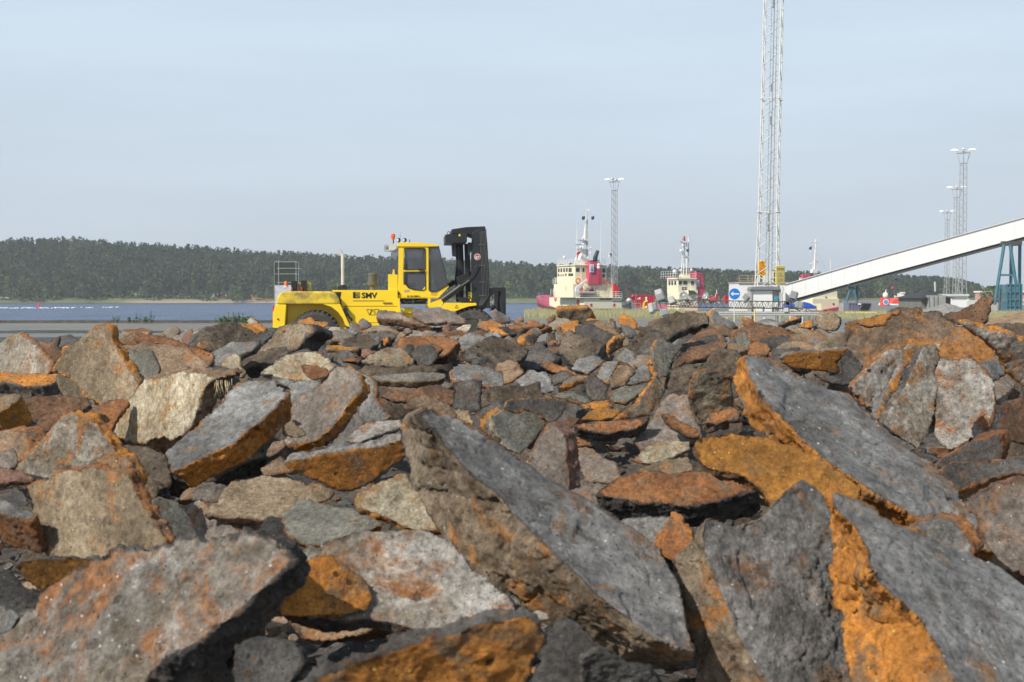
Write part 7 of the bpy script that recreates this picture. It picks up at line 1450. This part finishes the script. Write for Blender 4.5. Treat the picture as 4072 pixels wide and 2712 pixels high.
rock('C','long rusty ridge slab right of the forklift mast','rust','rustdk',[(-20,240),(100,208),(300,180),(405,188),(390,212),(250,232),(110,246),(0,270)],280,60,50,1.04)
rock('C','grey top of a rock poking out under the long rusty ridge slab','grey','rustdk',[(90,265),(160,232),(190,240),(170,295),(110,290)],350,46,70,1.0)
rock('C','small brown dome on the ridge right of the forklift','brown','rust',[(98,180),(130,140),(190,135),(218,185),(160,210),(105,205)],280,40,14,1.12)
rock('C','light grey curved plate below the ridge right of the forklift','grey','greydk',[(-20,350),(50,304),(110,345),(165,395),(100,430),(-20,410)],280,48,16,1.0)
rock('C','dark red slab below the light grey curved plate','red','rustdk',[(-20,420),(60,400),(150,440),(260,540),(355,615),(220,610),(120,560),(-20,500)],285,50,20,1.0)
rock('C','smooth grey slab beside the dark red slab','grey','greydk',[(140,425),(220,430),(305,500),(350,590),(240,540),(180,470)],300,52,20,1.02)
# left of centre (tile B)
rock('B','crumbly dark tan boulder in front of the forklift rear wheel','rough','greydk',[(70,360),(210,200),(250,140),(380,110),(570,120),(600,180),(500,240),(430,350),(330,390),(200,470),(100,460),(-20,480),(-20,420)],350,48,190,.97,name='boulder',rough=1.4)
rock('B','black slaty slab left of the crumbly dark tan boulder','char','char',[(-60,330),(0,230),(100,180),(200,138),(242,150),(210,210),(80,340),(0,410)],290,50,24,1.0,rough=1.5)
rock('B','orange and tan rock hiding the foot of the rear wheel','orange','tan',[(400,110),(470,62),(545,35),(600,70),(750,90),(720,135),(640,155),(590,165),(500,130)],250,42,20,1.08)
rock('B','pale white slab in front of the forklift step','pale','tan',[(665,190),(740,128),(820,130),(880,170),(912,222),(800,228),(690,212)],280,50,14,1.0)
rock('B','flat grey shard right of the pale white slab','grey','greydk',[(820,145),(930,150),(1025,180),(960,215),(900,225)],280,55,14,1.04)
rock('B','tan-topped rock with a long orange front, right of the pale white slab','tan','rust',[(1000,190),(1060,160),(1120,143),(1270,133),(1400,180),(1370,230),(1240,225),(1210,175),(1080,190)],258,55,60,1.0)
rock('B','low orange slab under the pale white slab','rust','rustdk',[(735,218),(860,225),(940,230),(930,262),(850,278),(790,255)],280,50,14,.98)
rock('Z','dark-fronted brown slab jutting up before the forklift body','mauve','rustdk',[(1020,885),(1080,868),(1200,880),(1300,925),(1400,970),(1560,1028),(1450,1020),(1250,965),(1100,960),(1020,950)],285,52,75,1.0,yb=1075)
rock('Z','broad mauve grey slab jutting up before the forklift step and front wheel','mauve','rust',[(1372,868),(1500,866),(1690,862),(1780,900),(1895,975),(1860,1000),(1700,985),(1600,1005),(1490,1000),(1360,930)],250,56,44,1.02,yb=1060)
rock('Z','small grey shard standing left of the dark-fronted slab','grey','rust',[(870,965),(918,948),(1005,1020),(960,1062),(885,1065)],190,42,24,1.02)
rock('B','pinkish grey plate tapering to the right, below the slabs before the forklift','mauve','greydk',[(1370,325),(1400,260),(1500,185),(1650,160),(1760,180),(1848,215),(1750,262),(1550,290),(1430,310)],280,55,36,.98)
rock('B','brown thin slab leaning on the pinkish grey plate','brown','dirt',[(1300,310),(1350,220),(1450,160),(1560,155),(1450,205),(1400,260),(1360,335),(1320,335)],300,50,16,1.0)
rock('B','dark boulder in the shade of the pinkish grey plate','greydk','dirt',[(1470,390),(1550,310),(1680,285),(1755,380),(1745,430),(1690,495),(1560,500),(1500,440)],280,42,20,.98,name='boulder')  # dark grey style carries the shadow on this boulder
rock('B','orange brown slab with a sunlit left face, centre of the ridge','rust','rustdk',[(1712,300),(1790,272),(1870,308),(1935,360),(1945,430),(1850,410),(1760,370)],290,48,20,1.0)
rock('B','rounded grey slab with rusty freckles near the forklift front wheel','grey','rust',[(1935,240),(1990,202),(2090,188),(2200,230),(2272,290),(2230,345),(2100,350),(2000,365),(1938,330)],280,48,20,1.0)
rock('B','grey brown slab behind the rounded grey one','mauve','brown',[(1790,262),(1860,225),(1965,200),(1980,230),(1930,260),(1940,320),(1870,310)],280,50,16,1.04)
rock('B','greenish tan slab with orange corners, left of the brown dome','greyg','orange',[(1935,375),(2060,345),(2200,342),(2360,375),(2400,420),(2360,510),(2200,490),(1970,480)],95,42,16,.98)
rock('B','flat orange oval on the greenish tan slab','orange','rust',[(1958,472),(2030,438),(2130,440),(2172,465),(2130,492),(2000,488)],272,52,10,.95)
rock('B','wide flat grey slab with a reddish front in the centre of the heap','grey','rust',[(1840,565),(1900,510),(1960,475),(2100,488),(2360,560),(2380,690),(2290,715),(2150,670),(2000,645),(1880,655)],270,62,60,.97,yb=790)
rock('B','layered shell of grey brown slag bridging a dark hollow','greyg','brown',[(1100,600),(1200,590),(1380,572),(1500,560),(1650,560),(1830,580),(1820,612),(1700,640),(1500,652),(1280,640),(1120,640)],272,58,75,1.0,yb=790)
rock('B','crumbly brown mound behind the layered shell','dirt','dirt',[(960,570),(1040,500),(1180,505),(1400,508),(1600,488),(1700,508),(1765,552),(1500,575),(1200,605),(1050,620)],280,50,20,1.03,rough=1.5)
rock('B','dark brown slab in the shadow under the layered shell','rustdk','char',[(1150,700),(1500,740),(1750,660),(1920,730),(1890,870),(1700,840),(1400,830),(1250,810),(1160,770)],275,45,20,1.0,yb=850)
rock('B','upright grey brown slab with a rusty orange right edge, left of centre','mauve','orange',[(690,650),(720,560),(800,510),(920,515),(1000,560),(1020,620),(1025,740),(960,800),(900,880),(850,950),(770,1050),(700,1120),(600,1200),(400,1270),(330,1240),(300,1100),(300,960),(420,830),(520,740),(640,670)],325,44,90,.97,yb=1300)
rock('B','bluish grey leaf-shaped plate behind the orange-edged upright slab','blue','rust',[(1000,575),(1080,590),(1150,670),(1158,750),(1140,820),(1210,900),(1302,990),(1250,1022),(1040,1060),(1000,950),(1020,760)],10,44,14,1.02)
rock('B','large cream and grey slab left of the orange wedge','cream','grey',[(60,570),(200,470),(330,380),(470,363),(620,380),(750,450),(820,500),(720,580),(620,650),(520,660),(400,640),(240,610)],280,50,20,1.0)
rock('B','orange-brown wedge resting on the large cream and grey slab','rust','rustdk',[(455,490),(560,492),(700,518),(740,560),(700,600),(590,642),(520,605),(480,560)],290,42,14,.92)
rock('B','shaded blue grey slab below the large cream and grey slab','blue','greydk',[(170,600),(420,640),(660,640),(600,740),(430,830),(340,900),(360,780),(340,700),(200,650)],300,50,16,.98)
rock('B','tan slab with an orange rim, right of the crumbly dark tan boulder','gold','tan',[(690,312),(790,302),(1010,325),(1015,350),(940,355),(800,348),(690,348)],270,55,44,.99)
rock('B','blue grey ridge slab with an orange crest, below the orange-fronted rock','blue','rust',[(790,285),(900,257),(1050,250),(1205,223),(1218,335),(1100,330),(960,325),(860,310)],270,48,24,.99)
rock('B','upright orange chunk right of the blue grey ridge slab','orange','rustdk',[(1208,232),(1282,228),(1275,290),(1222,345)],350,42,30,.98)
rock('B','rust-coloured flat block below the blue grey ridge slab','red','rust',[(1015,345),(1215,340),(1160,390),(1050,435),(1018,410)],275,46,14,.97)
rock('B','broad dark tan boulder with an orange-brown crown, left of the layered shell','rough','dirt',[(1020,455),(1140,385),(1260,328),(1400,335),(1465,380),(1535,440),(1505,510),(1400,520),(1200,515)],280,44,16,1.0,name='boulder')
rock('B','small rusty speckled rock left of the broad dark tan boulder','rust','dirt',[(825,465),(900,398),(960,388),(1045,440),(1020,475)],280,45,14,.99)
rock('B','brown crumbly rubble patch right of the orange-rimmed tan slab','dirt','dirt',[(675,395),(830,365),(985,378),(1035,440),(950,470),(800,480),(710,440)],280,45,16,1.01,rough=1.5)
rock('B','dark grey block with a concave front, right of the layered shell','greydk','char',[(1860,890),(1915,760),(1865,690),(1960,640),(2155,632),(2150,690),(2130,800),(2135,920),(2030,945),(1900,925)],350,40,20,.97)
rock('B','arched brown slab over a small dark hollow, centre','brown','rustdk',[(1440,850),(1530,778),(1650,762),(1760,815),(1850,855),(1930,990),(1850,1020),(1750,950),(1600,930),(1500,900)],250,50,30,.97)
rock('B','rough brown rubble left of the arched slab','dirt','rustdk',[(1205,880),(1260,832),(1310,868),(1400,868),(1495,920),(1400,1010),(1280,1005)],280,44,20,.98,rough=1.5)
rock('B','small sunlit tan slab behind the tip of the central grey slab','tan','brown',[(1878,918),(2032,912),(2060,980),(2092,1055),(2050,1070),(1950,1005)],280,52,14,.98)
rock('B','sharp-edged grey slab with an orange upper left edge behind the central slab','grey','orange',[(2180,1050),(2240,985),(2360,910),(2400,1300),(2250,1200),(2160,1100)],140,46,60,.96)
rock('B','dusty brown shard under the upright grey brown slab','tan','brown',[(290,1030),(370,1000),(430,1060),(525,1120),(520,1150),(420,1180),(330,1150)],280,50,12,.9,yb=1330)
rock('B','shaded brown flake left of the big orange slab','brown','rustdk',[(120,1340),(200,1200),(300,1180),(335,1240),(260,1310),(150,1360)],290,48,14,.9)
rock('B','rusty brown slab under the left end of the big orange slab','brown','rust',[(75,1460),(200,1380),(280,1340),(320,1400),(380,1500),(230,1520),(100,1530)],280,55,20,.97)
# ridge crumbs between the forklift front wheel and the flat-topped boulder
rock('Z','grey slab with an orange left edge beside the forklift front wheel','grey','orange',[(2110,880),(2180,885),(2290,945),(2310,1005),(2230,1010),(2160,960)],190,44,30,1.0)
rock('Z','pale cream rock in front of the forklift front wheel','pale','rust',[(1755,1050),(1850,1005),(1930,1010),(1890,1080),(1860,1110)],280,50,14,1.0)
rock('Z','dark red shard left of the pale cream rock','red','rustdk',[(1640,1050),(1700,1000),(1740,985),(1745,1060),(1700,1110)],200,44,20,1.02)
rock('Z','rusty lump right of the pale cream rock','rust','tan',[(1960,1010),(2000,965),(2130,950),(2220,1010),(2230,1060),(2100,1070),(2000,1050)],280,46,20,1.02,rough=1.4)
rock('Z','orange peaked slab low on the ridge right of the rusty lump','orange','rustdk',[(2040,1040),(2110,1015),(2230,1070),(2330,1110),(2200,1110),(2100,1080)],280,55,20,.98)
rock('Z','dark rusty wedge below the pale cream rock','rustdk','char',[(1840,1060),(2000,1060),(2110,1080),(2060,1120),(1900,1100)],280,55,14,.98)
rock('Z','light grey rock under the rusty lump','grey','greydk',[(2035,1105),(2080,1065),(2180,1075),(2220,1120),(2150,1160),(2060,1150)],280,48,20,.96)
# smaller stones that show in the gaps, one by one behind and between the big ones, then the rubble underneath
FILL = [('grey','rust','grey'),('rust','rustdk','rusty'),('tan','brown','tan'),('mauve','brown','mauve'),('orange','rust','orange'),('greydk','char','dark grey'),('brown','rustdk','brown'),('dirt','char','crumbly dark')]
def heap_bed():
    "the bed of the heap: one bumpy sheet of dark slag rubble under the slabs"
    n, m = 260, 240
    Y = np.concatenate([np.linspace(.9, 6, 150), 6*np.power(27/6., np.linspace(0,1,m-149)[1:])])
    m = len(Y)
    v = []
    xs = np.linspace(-1, 1, n)
    for y in Y:
        hw = max(1.6, y*.42+.8)
        for x in xs: v.append((x*hw, y, 0))
    v = np.array(v); p = v.copy()
    lim = np.clip(24.5+np.minimum(0,(v[:,0]/v[:,1]+.17))*90, 12.5, 24.5)
    edge = np.clip((lim-v[:,1])/(lim*.25), 0, 1)
    z = CAMZ-HEAP-.26-.22*np.clip((16-v[:,1])/6,0,1)+.06*fbm(p*np.array([1,1,1])*1.1, 4, 3)+.05*fbm(p*5, 4, 8)+.02*fbm(p*22, 3, 12)-.07*np.clip((3-v[:,1])/2,0,1)
    z = z*edge**.7
    for r in ROCKS:              # the rubble rises under every slab and carries it
        vz = (r['V']+r['org'])[:,2]; bot = vz.min()+.08*np.ptp(vz); c = r['org']; R = max(r['size']*.42, .12)
        if bot < CAMZ-HEAP-.4 or r['D'] < 7.5: continue
        d = np.hypot(v[:,0]-c[0], v[:,1]-c[1]-R*.3); mk = d < R*1.7
        if not mk.any(): continue
        w_ = np.clip((R*1.7-d[mk])/(R*1.1), 0, 1); w_ = w_*w_*(3-2*w_); b0 = z[mk]; top_ = bot-.02+(b0-b0.mean())*.5
        z[mk] = np.where(top_ > b0, b0+(top_-b0)*w_, b0)
    v[:,2] = z
    f = [(j*n+i, j*n+i+1, (j+1)*n+i+1, (j+1)*n+i) for j in range(m-1) for i in range(n-1)]
    me = bpy.data.meshes.new('rubble_bed'); me.from_pydata(v.tolist(), [], f); me.polygons.foreach_set('use_smooth', [True]*len(f))
    o = bpy.data.objects.new('rubble_bed', me); COL.objects.link(o)
    at = me.attributes.new('side', 'FLOAT', 'POINT'); at.data.foreach_set('value', (fbm(p*3, 3, 31)*.5+.5).astype(np.float32))
    me.materials.append(slag_mat('dirt', 'char'))
    tag(o, 'dark brown crushed slag bed under the slabs', 'rubble', kind='stuff')
def rubble():
    "small broken bits filling the gaps, one mesh"
    rnd = random.Random(11); mb = MB()
    pts = []
    for i in range(4200):
        py = HZ+70+ (2800-HZ-70)*rnd.random()**2.2; px = rnd.uniform(-200, 4300) if i < 2600 else rnd.uniform(-2500, 6500)
        D = F*HEAP/(py-HZ)*rnd.uniform(.95,1.1)
        if D > (13 if px < 1100 else 22): continue
        c = P(px, py, D); c.z = CAMZ-HEAP-.22-.20*min(1,max(0,(16-D)/6))+rnd.uniform(-.03,.03) if D < 18 else c.z-.05*1
        s = rnd.choice((.25,.35,.5,.7,1,1.6))*.03*(1+D*.05)
        pts.append((c, s))
    for c, s in pts:
        k = rnd.randint(5, 8); vs = []
        ax = Vector((rnd.gauss(0,.6), rnd.gauss(0,.6), 1)).normalized(); x = ax.orthogonal().normalized(); y = ax.cross(x)
        h = s*rnd.uniform(.3,.9)
        rr = [s*rnd.uniform(.7,1.3) for _ in range(k)]
        for q, z in ((1, h/2), (rnd.uniform(.8,1.1), -h/2)):
            for j in range(k):
                a = 2*math.pi*j/k; vs.append(c+x*rr[j]*q*math.cos(a)+y*rr[j]*q*math.sin(a)+ax*z)
        mb.add(vs, [tuple(range(k-1,-1,-1)), tuple(range(k,2*k))]+[(j,(j+1)%k,k+(j+1)%k,k+j) for j in range(k)], rnd.randint(0,4))
    o = mb.build('loose_rubble', [slag_mat('grey','rust'),slag_mat('dirt','rustdk'),slag_mat('tan','brown'),slag_mat('greydk','char'),slag_mat('mauve','brown')])
    me = o.data; N = len(me.vertices)
    at = me.attributes.new('side', 'FLOAT', 'POINT'); at.data.foreach_set('value', RNG.rand(N).astype(np.float32))
    tag(o, 'small broken slag bits filling the gaps between the slabs', 'rubble', kind='stuff')
FB = []
def far_fill():
    "stones that show along the far ridge between the big slabs"
    rnd = random.Random(5)
    rows = [(1440,1500,190,13),(1500,1600,240,11),(1600,1750,300,10),(1750,1900,380,9),(1900,2150,480,8),(2150,2500,620,7),(1272,1296,70,20),(1290,1320,100,19),(1310,1345,125,17),(1340,1385,165,15),(1380,1440,190,14)]
    kk = 0
    for (ya, yb, wd, cnt) in rows:
        for i in range(cnt):
            cx = (i+rnd.uniform(.1,.9))/cnt*4300-100
            if cx < 900 and ya < 1330: continue
            if 1000 < cx < 2080 and ya < 1300: continue
            y0 = rnd.uniform(ya, yb)
            if cx > 3000: y0 += 25
            deep = ya >= 1440  # deep stones get dark styles so the gaps look shaded
            t, s, nm = rnd.choice(FILL[3:4]+FILL[5:]*2 if deep else FILL[:4]+FILL[5:]*2+FILL[4:5]); wk = wd*rnd.uniform(.65,1.6); hk = wk*(rnd.uniform(.4,.7) if ya >= 1440 else rnd.uniform(.28,.58)); n = rnd.randint(4,6)
            poly = []
            for j in range(n):
                a = 2*math.pi*(j+rnd.uniform(-.38,.38))/n; poly.append((cx+wk/2*math.cos(a)*rnd.uniform(.7,1.3), y0-hk/2*math.sin(a)*rnd.uniform(.7,1.3)))
            rock('X', '', t, s, poly, rnd.choice((200,240,270,290,340)), rnd.uniform(35,55) if deep else rnd.uniform(38,60), wk*(.30 if deep else .22), 1.25 if deep else 1.07)
            if deep: ROCKS[-1]['org'] = ROCKS[-1]['org']-np.array([0,0,.07+.05*ROCKS[-1]['size']])
            ROCKS[-1]['fill'] = (nm, cx, y0, wk)
SHORT = {}
def label_fill():
    named = [r for r in ROCKS if 'fill' not in r]; used = {r['label'] for r in named}
    words = {0:('left of','right of'),1:('behind','in front of')}
    for r in ROCKS:
        if 'fill' not in r: continue
        nm, cx, y0, wk = r['fill']
        for q in sorted(named, key=lambda q: np.linalg.norm(q['org']-r['org'])):
            d = r['org']-q['org']; rel = ('right of' if d[0] > 0 else 'left of') if abs(d[0]) > abs(d[1]) else ('just behind' if d[1] > 0 else 'just in front of')
            sw = q['label'].split(); base = []
            for w_ in sw:
                if w_ in ('with','on','in','at','lying','left','right','behind','under','below','beside','between','sagging','leaning','tucked','standing','and,','pointing','jutting') and len(base) > 2: break
                base.append(w_)
                if w_.endswith(',') or len(base) >= 8: break
            base = ' '.join(base).rstrip(',')
            for adj in ('small ', 'chipped ', 'angular '):
                L = f'{adj}{nm} stone {rel} the {base}'
                if L not in used and len(L.split()) <= 16: break
            else: continue
            used.add(L); r['label'] = L; r['name'] = 'slag_stone'; break
far_fill(); label_fill(); heap_bed(); rubble(); finish_rocks()
def wisps():
    rnd = random.Random(6); m = mat('straw', (.50,.40,.24), .8, var=.15); mb = MB()
    for i in range(16):
        x0 = 1975+rnd.uniform(0,200); y0 = 640+(2180-x0)*.10+rnd.uniform(-15,25); pts = []; L = rnd.uniform(50,170) if i else 290; dx = rnd.uniform(-.35,.35)
        for k in range(6): t = k/5; pts.append(P((x0+dx*L*t*t)/2.355, 1240+(y0+L*t)/2.355, 3.62-.03*math.sin(t*3)))
        for a, b in zip(pts, pts[1:]): mb.tube(a, b, .0009, .0006, n=4)
    c = P(2060/2.355, 1240+650/2.355, 3.62); o = mb.build('dry_grass', m, org=tuple(c)); tag(o, 'thin straw wisps hanging over the right edge of the big cream sandy slab', 'dry grass', kind='thing')
wisps()
# ================================================================ haze
def haze():
    mb = MB(); mb.box((-1300,-60,-4.2),(1400,1260,62)); m = bpy.data.materials.new('air'); m.use_nodes = True; t = m.node_tree; t.nodes.clear()
    o = nn(t, 'ShaderNodeOutputMaterial'); v = nn(t, 'ShaderNodeVolumePrincipled'); v.inputs['Color'].default_value = (.86,.92,1,1); v.inputs['Density'].default_value = HAZE; v.inputs['Anisotropy'].default_value = 0.
    t.links.new(v.outputs[0], o.inputs['Volume']); ob = mb.build('haze', m); tag(ob, 'thin blue air haze over the river', 'haze', kind='stuff')
HAZE = .00023
haze()
